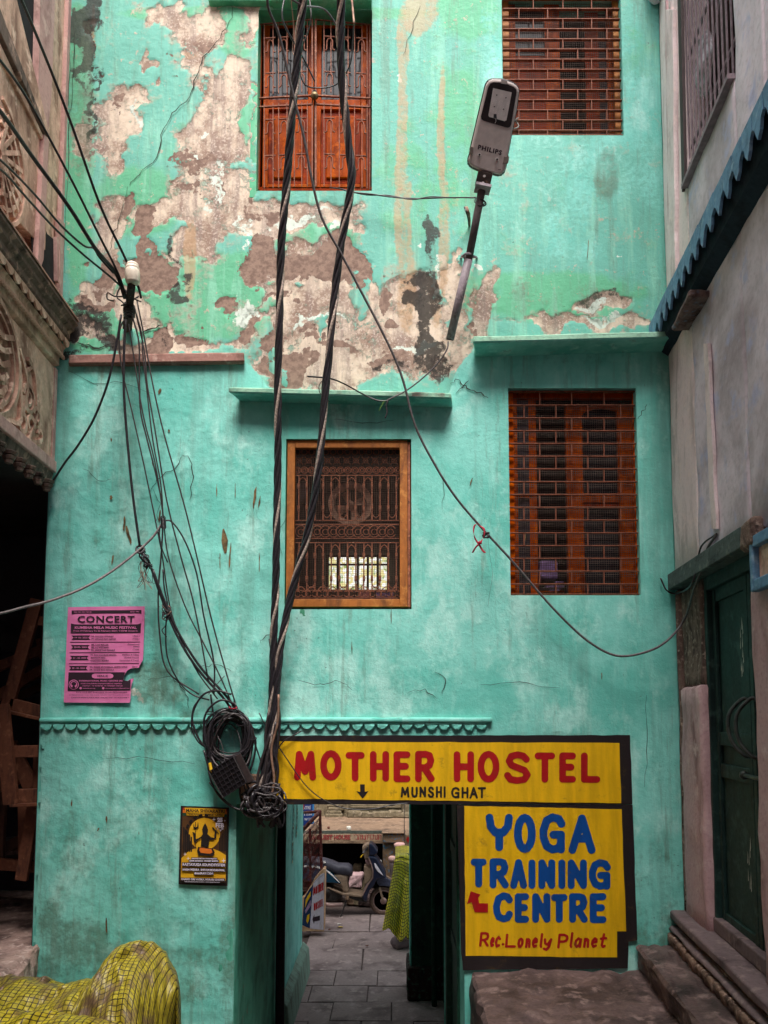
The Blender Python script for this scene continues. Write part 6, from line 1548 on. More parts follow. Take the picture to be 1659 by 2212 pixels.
# bare corner of the soffit and the tangle
obj("broken_corner", rough(box(x_of(518, 1690), x_of(576, 1690), D - .015, D + .1, z_of(1737), z_of(1670)), 4, .012, 12), flat("bare_brown_plaster", srgb(150, 118, 100), .95, .2, bump=.8), HOUSE)
TG = thing("cable_tangle", "heavy black tangle of cable ends under the passage's upper left corner", "cable tangle", FW(570, 1750, .05))
for i in range(34):
    cx_, cy_ = 566 + random.uniform(-22, 26), 1735 + random.uniform(-24, 18)
    P = []
    rx, ry = random.uniform(12, 34), random.uniform(12, 30)
    ph = random.uniform(0, 6.28); m_ = random.randint(5, 9)
    for j in range(m_): P.append((cx_ + rx * math.cos(ph + j * .8), cy_ + ry * math.sin(ph + j * .8), .06 + .09 * random.random()))
    obj("strand", tube(pth(P, 4), random.choice([.006, .008, .011]), 6), [M_CAB, M_CABB, M_CAB, M_CAB, M_CABG][i % 5], TG, smooth=True)
for P in ([(560, 1700, .16), (590, 1692, .2), (602, 1700, .2), (596, 1712, .18), (570, 1712, .16)], [(566, 1700, .18), (600, 1702, .2), (604, 1710, .2), (580, 1718, .18), (552, 1712, .16)], [(600, 1718, .16), (612, 1738, .14), (600, 1750, .14), (585, 1740, .14)], [(612, 1745, .1), (614, 1775, .1), (604, 1788, .1), (594, 1768, .1)],
          [(562, 1720, .18), (550, 1740, .18), (566, 1762, .16), (600, 1755, .16), (612, 1728, .16)]):
    obj("loop", tube(pth(P, 5), .006, 6), M_CABG if P[0][1] < 1705 else M_CAB, TG, smooth=True)
for i in range(12):
    X = 556 + random.uniform(0, 44)
    obj("cut_end", tube(pth([(X, 1745, .12), (X + random.uniform(-8, 8), 1765, .12), (X + random.uniform(-12, 12), 1782 + random.uniform(-6, 6), .1)], 3), .011, 6), M_CAB, TG, smooth=True)
cable([(452, 1690, .12), (470, 1712, .12), (500, 1740, .1), (530, 1752, .08), (560, 1758, .08)], .005, "thin cable curving from the junction box under the tangle", M_CAB)
# iron rod stubs by the lamp
RH = thing("rod_stub", "bundle of cut copper rod ends sticking out of the wall left of the lamp pole", "rod", FW(1006, 452, .05))
for i in range(3): obj("rod", tube(pth([(1003 + i * 3, 447, .1), (1007 + i * 3, 458, .12), (1011 + i * 2, 472, .06), (1013 + i, 488, .0)], 4), .0055, 6), M_COPB if i else M_CAB, RH, smooth=True)

# ---- street lamp
LA = thing("street_lamp", "grey LED street lamp with dark glass on a slanting pole arm", "street lamp", FW(970, 735, .1))
M_POLE = weathered("grey_galvanised_pole", srgb(150, 138, 146), srgb(90, 80, 84), srgb(176, 164, 166), 8, .5, True, .5, .3, .002)
M_CASE = flat("lamp_case_grey", srgb(196, 184, 180), .5, .06); M_CASEL = flat("lamp_case_rim", srgb(232, 228, 224), .4, .05); M_LGL = glass_mat("lamp_glass", (.018, .014, .014), .1); M_LED = flat("led_board", srgb(206, 198, 196), .6, .08)
def loff(Y): return .12 + (735 - Y) * .00132      # the arm leans out over the lane as it rises
def LP(X, Y, e=0): return FW(X, Y, loff(Y) + e)
obj("arm", tube([LP(972, 733), LP(1012, 560)], .030, 14), M_POLE, LA, smooth=True)
obj("arm", tube([LP(1012, 563), LP(1041, 410)], .0265, 14), weathered("dark_pole", srgb(92, 82, 84), srgb(54, 46, 48), None, 8, .5), LA, smooth=True)
obj("arm_mouth", tube([LP(971.4, 735), LP(972.2, 731)], .0265, 14), M_CAB, LA)
obj("clamp", join(tube([LP(1010, 553) + Vector((math.cos(t) * .03, math.sin(t) * .03, 0)) for t in np.linspace(0, 6.28, 14)[:-1]], .008, 6, True), beam(LP(1002, 555), FW(996, 556, 0), .014, .01), beam(LP(1022, 553), FW(1030, 556, 0), .014, .01), tube([LP(996, 552), LP(1028, 556)], .006, 6)), M_POLE, LA, smooth=False)
obj("cable_tie", tube([LP(1040, 438) + Vector((math.cos(t) * .03, math.sin(t) * .03, math.cos(t) * -.01)) for t in np.linspace(0, 6.28, 14)[:-1]], .006, 5, True), M_CAB, LA)
obj("cable_tail", tube(pth([(1028, 427, .48), (1026, 436, .5), (1036, 445, .53), (1046, 440, .5)], 4), .005, 5), M_CAB, LA)
# head local frame: built from the traced outline, tilted like the arm
def HP(x, y, e=0):   # zoom grid -> photo grid
    X, Y = 982.2 + x * .12, 146 + y * .12
    return LP(X, Y, e)
head = [(250, 1640), (275, 1560), (300, 1420), (420, 900), (560, 320), (585, 270), (620, 228), (680, 208), (840, 212), (960, 240), (1060, 280), (1120, 325), (1150, 370), (1160, 430), (1110, 800), (1020, 1240), (955, 1600), (925, 1780), (900, 1860), (860, 1905), (810, 1920), (760, 1912), (440, 1830), (330, 1785), (275, 1740), (252, 1700)]
nH = (HP(700, 1000) - HP(700, 1400)).cross(HP(900, 1000) - HP(500, 1000)).normalized()
if nH.y > 0: nH = -nH
obj("case", prism([HP(*p) for p in head], -nH * .075), M_CASE, LA, bevel=.012)
def inset(P, k):
    cx_ = sum(p[0] for p in P) / len(P); cy_ = sum(p[1] for p in P) / len(P)
    return [(cx_ + (x - cx_) * k, cy_ + (y - cy_) * k) for x, y in P]
def hsheet(P, o, mat, name, par=LA, t=.003): return obj(name, prism([HP(*p) + nH * (o - .0) for p in P], -nH * t), mat, par)
obj("back_shell", prism([HP(*p) - nH * .074 for p in inset(head, .93)], -nH * .04), M_CASEL, LA, bevel=.02)
obj("rim", join(*[beam(HP(*a) - nH * .03, HP(*b) - nH * .03, .012, .02, (0, 1, 0)) for a, b in zip(head, head[1:] + head[:1])]), M_CAB, LA)
hsheet([(470, 880), (490, 810), (600, 360), (640, 290), (700, 268), (830, 275), (940, 300), (1060, 350), (1110, 400), (1112, 450), (1060, 760), (1018, 1020), (1000, 1065), (960, 1084), (910, 1075), (520, 960), (480, 930)], .004, M_LGL, "glass", t=.004)
hsheet([(690, 372), (1022, 450), (1020, 480), (930, 950), (900, 968), (620, 890), (606, 860)], .0065, M_LED, "led_board", t=.002)
for i in range(6):
    for j in range(9):
        x = 700 + i * 50 - j * 9; y = 590 + j * 30 + i * 10
        if j < 8: hsheet([(x - 5, y - 5), (x + 5, y - 5), (x + 5, y + 5), (x - 5, y + 5)], .0085, M_CASEL, "led", t=.001)
for x, y in ((755, 500), (920, 548), (712, 708), (875, 755)): hsheet(disc(x, y, 13, 8), .0085, M_CAB, "screw", t=.001)
hsheet([(700, 840), (750, 840), (755, 925), (695, 905)], .0090, M_CAB, "connector", t=.002)
obj("lead", tube([HP(740, 925, .012), HP(745, 960, .012), HP(725, 1005, .012)], .0015, 4), M_CASEL, LA)
hsheet([(835, 225), (950, 245), (935, 305), (830, 285)], .008, M_CASE, "top_clip", t=.012)
for P in (((275, 1430), (335, 1440), (325, 1560), (268, 1545)), ((890, 1605), (955, 1620), (940, 1740), (865, 1720)), ((940, 1595), (978, 1605), (960, 1720), (925, 1730))): hsheet(P, .012, flat("clip_grey", srgb(130, 118, 110), .6), "clip", t=.05)
for x, y in ((445, 1570), (762, 1655)):
    hsheet(disc(x, y, 32, 14), .006, M_CASEL, "washer", t=.004); hsheet(disc(x, y, 19, 10), .010, M_CAB, "screw", t=.006)
hsheet([(782, 1830), (818, 1838), (820, 1815), (830, 1850), (780, 1842)], .005, M_INK, "mark", t=.001)
# maker's lettering
V, Fc = type_mesh("PHILIPS", .045, 0, 1.2)
A = np.array(V); mn, mx = A.min(0), A.max(0)
out = []
for a_, b_ in V:
    u_, v_ = (a_ - mn[0]) / (mx[0] - mn[0]), (b_ - mn[1]) / (mx[1] - mn[1])
    out.append(HP(410 + u_ * 428 + v_ * 18, 1472 + u_ * 110 - v_ * 88) + nH * .005)
obj("lettering", (out, Fc), M_INK, LA)
obj("spigot", prism([HP(440, 1830, -.0), HP(690, 1900, -.0), HP(630, 2170, -.0), HP(372, 2120, -.0)], -nH * .07), weathered("spigot_iron", srgb(62, 52, 48), srgb(34, 28, 28), srgb(120, 90, 70), 8, .6), LA, bevel=.008)
obj("spigot_lip", beam(HP(368, 2150, .012), HP(640, 2205, .012), .018, .09, (0, 1, 0)), M_POLE, LA)
for x, y in ((532, 1955), (508, 2078)): hsheet(disc(x, y, 24, 8), .014, M_CASEL, "bolt", t=.02)
# ================================================================== beyond the passage: street, parapet, scooter, guest-house plinth
# painted parapet of a stair with its lattice railing
M_PCREAM = weathered("cream_parapet", srgb(196, 158, 122), srgb(130, 100, 80), srgb(214, 184, 150), 7, .5, True, .9, .8, .01)
M_WHITEP = weathered("white_painted_wall", srgb(196, 190, 204), srgb(150, 140, 138), None, 6, .35, True, .8, .4, .004)
M_NAVYP = weathered("navy_painted_wall", srgb(26, 48, 84), srgb(18, 26, 48), None, 6, .4, True, .8, .4, .004)
DP = 11.1
g = lambda x, y: (617 + x * .1349, 1725.3 + y * .1349)
PA = obj("stair_parapet", prism([at(*g(*p), DP) for p in ((225, 2120), (245, 1620), (300, 1570), (400, 1400), (450, 1300), (560, 1170), (600, 1128), (628, 1132), (630, 1200), (612, 2125))], (0, .22, 0)), M_PCREAM, None, label="low cream stair parapet with MOTHER HOSTEL painted on white", cat="parapet")
def gp_(P, o, mat, name, t=.003, par=PA): return obj(name, prism([at(*g(*p), DP - o) for p in P], (0, t, 0)), mat, par)
gp_([(445, 1350), (480, 1300), (560, 1215), (622, 1185), (612, 1700), (606, 2100), (390, 2080), (410, 1700)], .004, M_WHITEP, "white_field")
gp_([(265, 2020), (290, 1700), (295, 1600), (360, 1480), (443, 1370), (440, 1420), (415, 1700), (388, 2075), (330, 2055)], .004, M_NAVYP, "navy_field")
gp_([(320, 1620), (400, 1480), (398, 1560), (350, 1640), (310, 1750)], .0065, M_SYEL, "lettering"); gp_([(345, 1870), (382, 1840), (380, 1920), (350, 2000), (330, 1960)], .0065, M_SYEL, "lettering")
gp_([(310, 1790), (400, 1620), (410, 1700), (320, 1840)], .0065, flat("mauve_paint", srgb(150, 120, 150), .8), "lettering")
cg = lambda x, y: g(x, y - (x - 520) * .55)
def lw2(specs, rad, mat):
    for ch, x0, x1, y0, y1 in specs:
        st = [[cg(x, y) for x, y in s] for s in glyph(ch, x0 + rad, x1 - rad, y0 + rad, y1 - rad)]
        V, Fc = ink(st, rad * .1349, rad * .1349 * .3, .12, 3)
        obj("letter", ([at(X, Y, DP - .0065) for X, Y in V], Fc), mat, PA)
lw2([('M', 440, 478, 1380, 1510), ('O', 480, 505, 1380, 1510), ('T', 508, 532, 1380, 1510), ('H', 534, 558, 1380, 1510), ('E', 561, 580, 1380, 1510), ('R', 582, 606, 1380, 1510)], 6.5, M_SRED)
lw2([('H', 450, 476, 1640, 1760), ('O', 480, 504, 1640, 1760), ('S', 508, 530, 1640, 1760), ('T', 532, 553, 1640, 1760), ('E', 556, 573, 1640, 1760), ('L', 577, 594, 1640, 1760)], 6.5, M_SRED)
gp_([(428, 1930), (460, 1850), (460, 1895), (550, 1870), (550, 1950), (462, 1965), (455, 2010)], .0065, M_INK, "arrow")
for i in range(12): gp_([(455 + i * 14, 1345 - i * 13), (464 + i * 14, 1335 - i * 13), (464 + i * 14, 1348 - i * 13)], .0065, M_INK, "dot")
M_RAILP = weathered("maroon_railing", srgb(92, 36, 32), srgb(44, 26, 26), srgb(120, 96, 92), 8, .5, False, .6, .4, .003)
RL = thing("stair_railing", "maroon lattice railing rising above the painted stair parapet", "railing", at(675, 1880, DP + .1))
dd = DP + .1
gg = lambda x, y, o=0: at(*g(x, y), dd - o)
obj("handrail", tube([gg(255, 520), gg(555, 205)], .028, 10), M_RAILP, RL, smooth=True)
obj("handrail", tube([gg(280, 222, -.6), gg(555, 205)], .022, 8), M_RAILP, RL, smooth=True)
obj("post", beam(gg(552, 200), gg(575, 1150), .035, .035), M_RAILP, RL); obj("post", beam(gg(392, 480), gg(400, 1400), .035, .03), M_RAILP, RL)
obj("top_strip", beam(gg(270, 600), gg(555, 300), .02, .02), M_PINKP, RL)
for i in range(15):
    x = 262 + i * 20.5
    yt, yb = 600 - (x - 270) * 1.05, 1580 - (x - 262) * 1.43
    obj("slat", beam(gg(x, max(yt, 300)), gg(min(x + 50, 570), yb - 30), .008, .005, (0, 1, 0)), M_RAILP, RL)
    obj("slat", beam(gg(x + 8, max(yt, 300), .012), gg(max(x - 60, 250), yb - 40, .012), .008, .005, (0, 1, 0)), M_RAILP, RL)
# blue painted board behind
BS = thing("blue_board", "blue sign board with white letters ITRE seen behind the railing", "sign", at(666, 1752, 12.2))
h = lambda x, y, o=0: at(*g(x, y), 12.2 - o)
obj("board", prism([h(225, -120), (h(455, -120)), h(452, 400), h(270, 440)], (0, .05, 0)), flat("board_blue", srgb(14, 50, 122), .6), BS)
obj("edge", prism([h(430, -120, .004), h(455, -120, .004), h(452, 400, .004), h(430, 400, .004)], (0, .003, 0)), flat("board_light_blue", srgb(60, 130, 190), .6), BS)
for s, x0, y0, x1, y1 in (("NTRE", 282, 120, 404, 175), ("R GUINI", 296, 245, 420, 275), ("98/1205", 300, 310, 420, 350)):
    obj("print", fit(s, x0, y0, x1, y1, g, lambda X, Y: at(X, Y, 12.195), .03, skew=-.06), M_WHITEP, BS)
obj("red_mark", prism([h(268, 80, .006), h(300, 75, .006), h(296, 170, .006), h(266, 175, .006)], (0, .002, 0)), M_SRED, BS)

# guest-house plinth across the street
q = lambda x, y: (564 + x * .28, 1692 + y * .28)
DS, DBK = 12.95, 14.8
def qa(x, y, d=DS): return at(*q(x, y), d)
M_CONC = weathered("old_concrete", srgb(132, 108, 88), srgb(84, 68, 58), srgb(154, 130, 108), 4, .6, False, .95, .8, .01)
M_MOSS = weathered("mossy_wall", srgb(112, 100, 80), srgb(66, 60, 46), srgb(136, 122, 104), 5, .6, True, .95, .9, .012)
GH = thing("guest_house", "weathered guest house front with raised platform across the street", "house", qa(700, 420))
zt_ = qa(700, 372).z; zs0 = qa(700, 452).z
xl_, xr_ = -3.6, qa(940, 400).x
obj("platform", rough(box(xl_, xr_ + .9, DS + .03, DBK, zt_ - .14, zt_), 12, .012, 5), M_CONC, GH, smooth=True)
obj("fascia_strip", box(xl_, xr_, DS - .0, DS + .05, qa(700, 388).z, zt_ + .01), flat("grey_green_edge", srgb(78, 82, 74), .9, .2), GH)
obj("sign_board", rough(box(xl_, xr_, DS, DS + .06, qa(700, 448).z, qa(700, 390).z), 10, .004, 9), weathered("cream_fascia", srgb(174, 148, 122), srgb(128, 104, 86), srgb(190, 168, 140), 9, .5), GH)
obj("lower_beam", box(xl_, xr_, DS - .02, DS + .08, qa(700, 462).z, qa(700, 449).z), M_CONC, GH)
obj("print", fit("A GUEST HOUSE", 390, 396, 690, 436, q, lambda X, Y: at(X, Y, DS - .008), .06), flat("faded_red_paint", srgb(150, 66, 62), .85), GH)
hb = []
for ch, x in (("I", 716), ("O", 734), ("U", 756), ("N", 778), ("D", 800), ("I", 822), ("I", 836), ("N", 862), ("U", 884), ("I", 902), ("N", 916)):
    pass
M_FRED = flat("faded_red_paint", srgb(150, 66, 62), .85)
# hebrew-like square letters of the second word group (strokes)
HEB = [(716, "'"), (730, "b"), (752, "n"), (774, "i"), (786, "t"), (806, "n"), (828, "d"), (850, "b"), (868, "'"), (880, "v"), (898, "i"), (908, "n")]
SH = {"'": [[(0, 0), (4, 8)]], "b": [[(0, 2), (14, 2), (16, 8), (16, 32)], [(0, 32), (18, 32)]], "n": [[(0, 2), (12, 2), (16, 8), (16, 36)], [(2, 14), (1, 36)]], "i": [[(0, 2), (6, 4), (5, 34)]], "t": [[(0, 4), (0, 28), (6, 34), (16, 34)], [(16, 4), (16, 34)]], "d": [[(0, 2), (18, 2)], [(14, 2), (14, 36)]], "v": [[(0, 2), (2, 34), (16, 34), (14, 2)]]}
for x, k in HEB:
    st = [[q(x + a, 396 + b * 1.05) for a, b in s] for s in SH[k]]
    V, Fc = ink(st, .75, .35, .1, x); obj("print", ([at(X, Y, DS - .008) for X, Y in V], Fc), M_FRED, GH)
# dark cellar under the platform
obj("cellar", box(xl_, 1.6, DBK - .4, DBK - .3, 0, zt_ - .15), M_BLACK, GH)
obj("cellar_wall", box(xl_ - .1, xl_, DS, DBK, 0, zt_ - .15), M_BLACK, GH)
obj("cellar_floor", box(xl_, 1.6, DS + .2, DBK, 0, .05), M_JOINT, GH)
obj("cellar_side", box(xr_ + .0, xr_ + .06, DS + .1, DBK, 0, zt_ - .15), M_BLACK, GH)
M_BLUP = weathered("flaking_blue_column", srgb(120, 96, 74), srgb(80, 66, 54), srgb(28, 120, 160), 9, .5, False, .9, .9, .01)
obj("column", rough(box(xr_ - .0, xr_ + .28, DS - .1, DS + .2, 0, zs0), 6, .01, 6), M_BLUP, GH)
obj("capital", rough(box(xr_ - .0, xr_ + .55, DS - .16, DS + .2, zs0, qa(700, 378).z), 6, .012, 6), M_BLUP, GH)
obj("capital", rough(box(xr_ - .02, xr_ + .5, DS - .2, DS + .2, qa(700, 378).z, zt_ + .02), 6, .01, 6), M_CONC, GH)
obj("wall", box(xl_, 3, DBK, DBK + .3, zt_, 4.6), M_MOSS, GH)
for i, (y0, y1, x0, x1, e) in enumerate([(228, 262, 500, 632, .16), (205, 226, 512, 622, .12), (182, 203, 520, 640, .10), (160, 180, 512, 632, .07), (226, 260, 634, 1150, .05), (186, 222, 700, 1070, .06), (176, 184, 690, 1080, .1), (162, 174, 690, 1080, .05)]):
    a, b = at(*q(x0, y1), DBK), at(*q(x1, y0), DBK)
    obj("moulding", rough(box(a.x, b.x, DBK - e, DBK - .002, a.z, b.z), 6, .008, 9, i), M_MOSS, GH)
for x in (655, 1092): a, b = at(*q(x, 266), DBK), at(*q(x + 22, 120), DBK); obj("moulding", box(a.x, b.x, DBK - .14, DBK - .002, zt_, b.z + .5), M_MOSS, GH)
for i in range(7):
    a = at(*q(670 + i * 62, 262), DBK)
    obj("loose_stone", rough(box(a.x, a.x + .26, DBK - .24, DBK - .1, zt_, zt_ + random.uniform(.08, .14)), 2, .012, 9, i), M_MOSS, GH)
for X, Y, s, m, lab in ((675, 348, .045, M_LIT[0], "white crumpled scrap on the guest house platform"), (520, 340, .03, M_LIT[2], "small brown scrap on the guest house platform's left side")):
    c = on_z(*q(X, Y), zt_ + .03)
    obj("litter", rough(prism([c + Vector((math.cos(a) * s, math.sin(a) * s, -.02)) for a in (0, 1.3, 2.6, 4, 5)], (0, 0, s * 1.2)), 1, .006, 20), m, None, label=lab, cat="litter")
# hanging thin wire and the tile by the pillar
cable_ = obj("cable", tube([at(*q(1105, 150), 12), at(*q(1104, 300), 12), at(*q(1106, 450), 12)], .006, 5), M_CAB, None, label="thin vertical wire hanging in the street beside the blue capital", cat="cable")
ST = thing("stone_stand", "grey stone stand with a red diamond painted on it beside the blue capital", "stand", qa(1135, 480, 12.3))
a, b = at(*q(1112, 482), 12.2), at(*q(1190, 392), 12.2)
obj("block", rough(box(a.x, b.x, 12.2, 12.6, 0, b.z), 3, .01, 8), M_CONC, ST)
a, b = at(*q(1118, 460), 12.19), at(*q(1150, 408), 12.19)
m_ = (a + b) / 2
obj("diamond", prism([Vector((m_.x, 12.19, b.z)), Vector((b.x, 12.19, m_.z)), Vector((m_.x, 12.19, a.z)), Vector((a.x, 12.19, m_.z))], (0, .004, 0)), M_SRED, ST)
# carved stone posts
for x0, x1, yt, yb, d, lab in ((985, 1040, 562, 780, 12.5, "shorter pink stone post with a round cap beside the scooter's front"), (1030, 1112, 458, 600, 12.75, "taller pink stone post with a round cap behind the checked cloth")):
    a, b = at(*q(x0, yb), d), at(*q(x1, yt), d)
    r = (b.x - a.x) / 2
    T = thing("stone_post", lab, "post", ((a.x + b.x) / 2, d, 0))
    cc = ((a.x + b.x) / 2, d, 0); z = b.z
    obj("cap", lathe(cc, [(0, z - .09), (r * .75, z - .09), (r * 1.1, z - .06), (r * 1.12, z - .02), (r * .7, z), (0, z + .002)], 18), M_PINKP, T, smooth=True)
    obj("shaft", lathe(cc, [(0, 0), (r * .95, 0), (r * .9, .1), (r * .72, .2), (r * .72, z - .22), (r * .85, z - .14), (r * .75, z - .091), (0, z - .091)], 18), M_SILL, T, smooth=True)
# rubble in the cellar mouth
for i, (x0, x1, y0, y1, d, m, lab) in enumerate([(668, 768, 700, 810, 12.85, M_PINKJ, "reddish broken stone block standing behind the scooter's footboard"), (700, 765, 630, 700, 13.3, M_CONC, "yellowish slab leaning in the dark cellar above the red block"), (560, 620, 830, 880, 13.0, M_CONC, "low grey rubble lump behind the scooter's engine"), (770, 800, 760, 830, 13.2, M_MOSS, "brown rubble beside the scooter's leg shield")]):
    a, b = at(*q(x0, y1), d), at(*q(x1, y0), d)
    V, Fc = rough(box(a.x, b.x, d, d + .2, a.z, b.z), 4, .02, 7, i * 5)
    V = [Vector((v.x + (v.z - a.z) * .18, v.y, v.z)) for v in V]
    obj("rubble_block", (V, Fc), m, None, label=lab, cat="stone")
for i in range(14):
    c = Vector((random.uniform(-.95, 0), random.uniform(12.85, 13.4), 0)); s = random.uniform(.05, .13)
    obj("rubble", rough(box(c.x - s, c.x + s, c.y - s, c.y + s, 0.0, s * 1.6), 2, .03, 7, i), [M_CONC, M_STEPSIDE, M_MOSS][i % 3], None, label="small broken stone in the dark opening behind the scooter", cat="stone", group="rubble under the guest house platform")
# side houses of the street, closing its ends
SB = thing("street_house", "plain weathered house side standing left beyond the railing", "house", (-4, 11, 0))
obj("wall", box(-4.4, -4.2, 9.6, 15, 0, 5), M_MOSS, SB)

# ---- scooter (side view, facing right)
SCX = lambda x, y: ((x - 1040) / 1117.0, (1440 - y) / 1117.0)
SB0 = at(703.4 + 1040 * .12, 1791.6 + 1440 * .12, 12.28)
sx_, sy_ = SB0.x, 12.28
SCO = thing("scooter", "dusty dark blue and beige scooter parked sideways across the street", "scooter", (sx_, sy_, 0))
M_NAVY = flat("navy_paint", srgb(20, 28, 52), .3, .15, .1, .05, 20, .6); M_TEAL = flat("teal_panel", srgb(14, 60, 84), .2, .2, .1, .05, 8, .6); M_BEIG = flat("dusty_beige_plastic", srgb(128, 108, 90), .6, .15)
M_SEAT = flat("grey_seat_cover", srgb(56, 55, 66), .6, .12, 0, .3); M_TYRE = flat("dusty_tyre", srgb(92, 72, 62), .85, .2); M_RIMP = flat("pink_grey_rim", srgb(150, 124, 118), .5, .1, .3); M_ENG = flat("dark_engine", (.03, .027, .026), .6, .3, .3)
def sp_(P, y0, y1, mat, name, par=SCO, bev=.012):
    pts = [Vector((sx_ + SCX(x, y)[0], sy_ + y0, SCX(x, y)[1] + .004)) for x, y in P]
    return obj(name, prism(pts, (0, y1 - y0, 0)), mat, par, bevel=bev)
def wheel(cx_, cz_, r, par):
    W = obj("wheel", lathe((cx_, sy_, cz_), [(r * .72, -.03), (r * .80, -.045), (r * .93, -.042), (r, -.015), (r, .015), (r * .93, .042), (r * .8, .045), (r * .72, .03), (r * .72, -.03)], 32, 'Y'), M_TYRE, par, smooth=True)
    W.data.materials.clear(); W.data.materials.append(M_TYRE)
    V, Fc = [], []
    n = 32
    for k, (rr, h_) in enumerate(((.74, -.034), (.66, -.034), (.66, .034), (.74, .034))):
        for i in range(n): a = 2 * math.pi * i / n; V.append(Vector((cx_ + r * rr * math.cos(a), sy_ + h_, cz_ + r * rr * math.sin(a))))
    for k in range(4):
        for i in range(n): Fc.append((k * n + i, k * n + (i + 1) % n, ((k + 1) % 4) * n + (i + 1) % n, ((k + 1) % 4) * n + i))
    obj("rim", (V, Fc), M_RIMP, W, smooth=True)
    for i in range(5):
        for s in (-.14, .14):
            a = R(72 * i + 20) + s
            obj("spoke", beam(Vector((cx_ + r * .15 * math.cos(a), sy_ - .015, cz_ + r * .15 * math.sin(a))), Vector((cx_ + r * .68 * math.cos(a + s * .3), sy_ - .015, cz_ + r * .68 * math.sin(a + s * .3))), .014, .02, (0, 1, 0)), M_RIMP, W)
    obj("hub", lathe((cx_, sy_, cz_), [(0, -.06), (r * .22, -.055), (r * .26, 0), (r * .22, .055), (0, .06)], 16, 'Y'), M_RIMP, W, smooth=True)
wheel(sx_, .224, .224, SCO); wheel(sx_ - 1.24, .224, .224, SCO)
sp_([(915, 830), (960, 800), (1040, 786), (1120, 800), (1200, 850), (1290, 960), (1330, 1080), (1300, 1080), (1240, 990), (1150, 945), (1060, 930), (960, 925), (925, 890)], -.075, .075, flat("faded_blue_fender", srgb(60, 64, 84), .5, .25), "front_fender")
sp_([(1090, 770), (1190, 820), (1280, 920), (1200, 860), (1120, 810)], -.05, .05, M_BEIG, "fender_tip")
sp_([(955, 950), (990, 945), (1048, 1160), (1045, 1190), (1020, 1190)], -.085, -.06, M_BEIG, "fork", bev=.006); sp_([(955, 950), (990, 945), (1048, 1160), (1045, 1190), (1020, 1190)], .06, .085, M_BEIG, "fork", bev=.006)
sp_([(770, 405), (800, 398), (905, 410), (960, 480), (1020, 590), (1070, 690), (1092, 778), (1010, 795), (950, 788), (910, 830), (880, 900), (800, 990), (765, 1090), (755, 1180), (668, 1130), (700, 1020), (760, 900), (850, 780), (858, 650), (820, 520), (780, 450)], -.17, .17, M_NAVY, "leg_shield", bev=.03)
sp_([(880, 515), (905, 520), (960, 600), (1042, 728), (1000, 700), (945, 655), (900, 590)], -.185, -.168, flat("indicator_glass", srgb(210, 206, 216), .1, .1, 0, .05), "indicator", bev=.003)
sp_([(775, 425), (795, 420), (850, 560), (868, 650), (864, 770), (770, 900), (690, 1070), (672, 1066), (750, 890), (850, 765), (853, 660), (825, 545)], -.18, -.168, M_RIMP, "shield_trim", bev=.002)
sp_([(700, 595), (720, 588), (848, 632), (852, 700), (842, 780), (745, 885), (712, 860), (702, 720)], -.13, .13, M_BEIG, "glove_box", bev=.02)
sp_([(668, 255), (720, 215), (792, 188), (794, 380), (788, 440), (760, 480), (716, 470), (690, 380), (670, 310)], -.11, .11, M_BEIG, "rear_cowl", bev=.02)
sp_([(790, 188), (830, 190), (880, 232), (942, 312), (935, 356), (900, 372), (880, 398), (795, 392), (790, 300)], -.15, .15, M_NAVY, "headlamp_cowl", bev=.03)
sp_([(905, 270), (940, 318), (932, 350), (915, 352)], -.09, .09, M_CASEL, "headlamp", bev=.004)
sp_([(745, 240), (775, 235), (778, 285), (750, 290)], -.17, -.10, M_CAB, "switch", bev=.004)
obj("grip", tube([(sx_ + SCX(740, 280)[0], sy_ - .12, SCX(740, 280)[1]), (sx_ + SCX(690, 310)[0], sy_ - .33, SCX(690, 310)[1])], .016, 8), M_CAB, SCO, smooth=True)
obj("grip", tube([(sx_ + SCX(740, 280)[0], sy_ + .12, SCX(740, 280)[1]), (sx_ + SCX(690, 310)[0], sy_ + .33, SCX(690, 310)[1])], .016, 8), M_CAB, SCO, smooth=True)
obj("brake_lever", tube([(sx_ + SCX(700, 330)[0], sy_ - .2, SCX(700, 340)[1]), (sx_ + SCX(652, 372)[0], sy_ - .36, SCX(652, 372)[1])], .007, 6), M_SYEL, SCO)
sp_([(715, 470), (790, 470), (830, 560), (760, 580), (730, 540)], -.05, .05, M_PINKJ, "steering_neck", bev=.01)
sp_([(330, 1035), (420, 1030), (660, 1062), (680, 1062), (672, 1100), (520, 1085), (330, 1060), (200, 1010), (150, 960)], -.18, .18, M_BEIG, "footboard", bev=.01)
sp_([(440, 1070), (660, 1100), (755, 1180), (740, 1195), (560, 1160), (440, 1120)], -.14, .14, M_ENG, "underbelly")
sp_([(130, 730), (300, 720), (425, 745), (412, 850), (440, 1030), (350, 1045), (300, 930), (150, 870), (-340, 850), (-420, 760), (-200, 700)], -.12, .12, M_BEIG, "body", bev=.03)
sp_([(-480, 560), (-300, 530), (-100, 560), (20, 600), (150, 700), (304, 858), (292, 876), (150, 860), (0, 846), (-250, 830), (-430, 780), (-520, 660)], -.15, .15, M_TEAL, "side_panel", bev=.03)
sp_([(-440, 550), (-100, 570), (30, 612), (150, 712), (285, 850), (270, 850), (140, 730), (20, 635), (-120, 600), (-440, 580)], -.158, -.149, M_CASEL, "side_stripe", bev=.002)
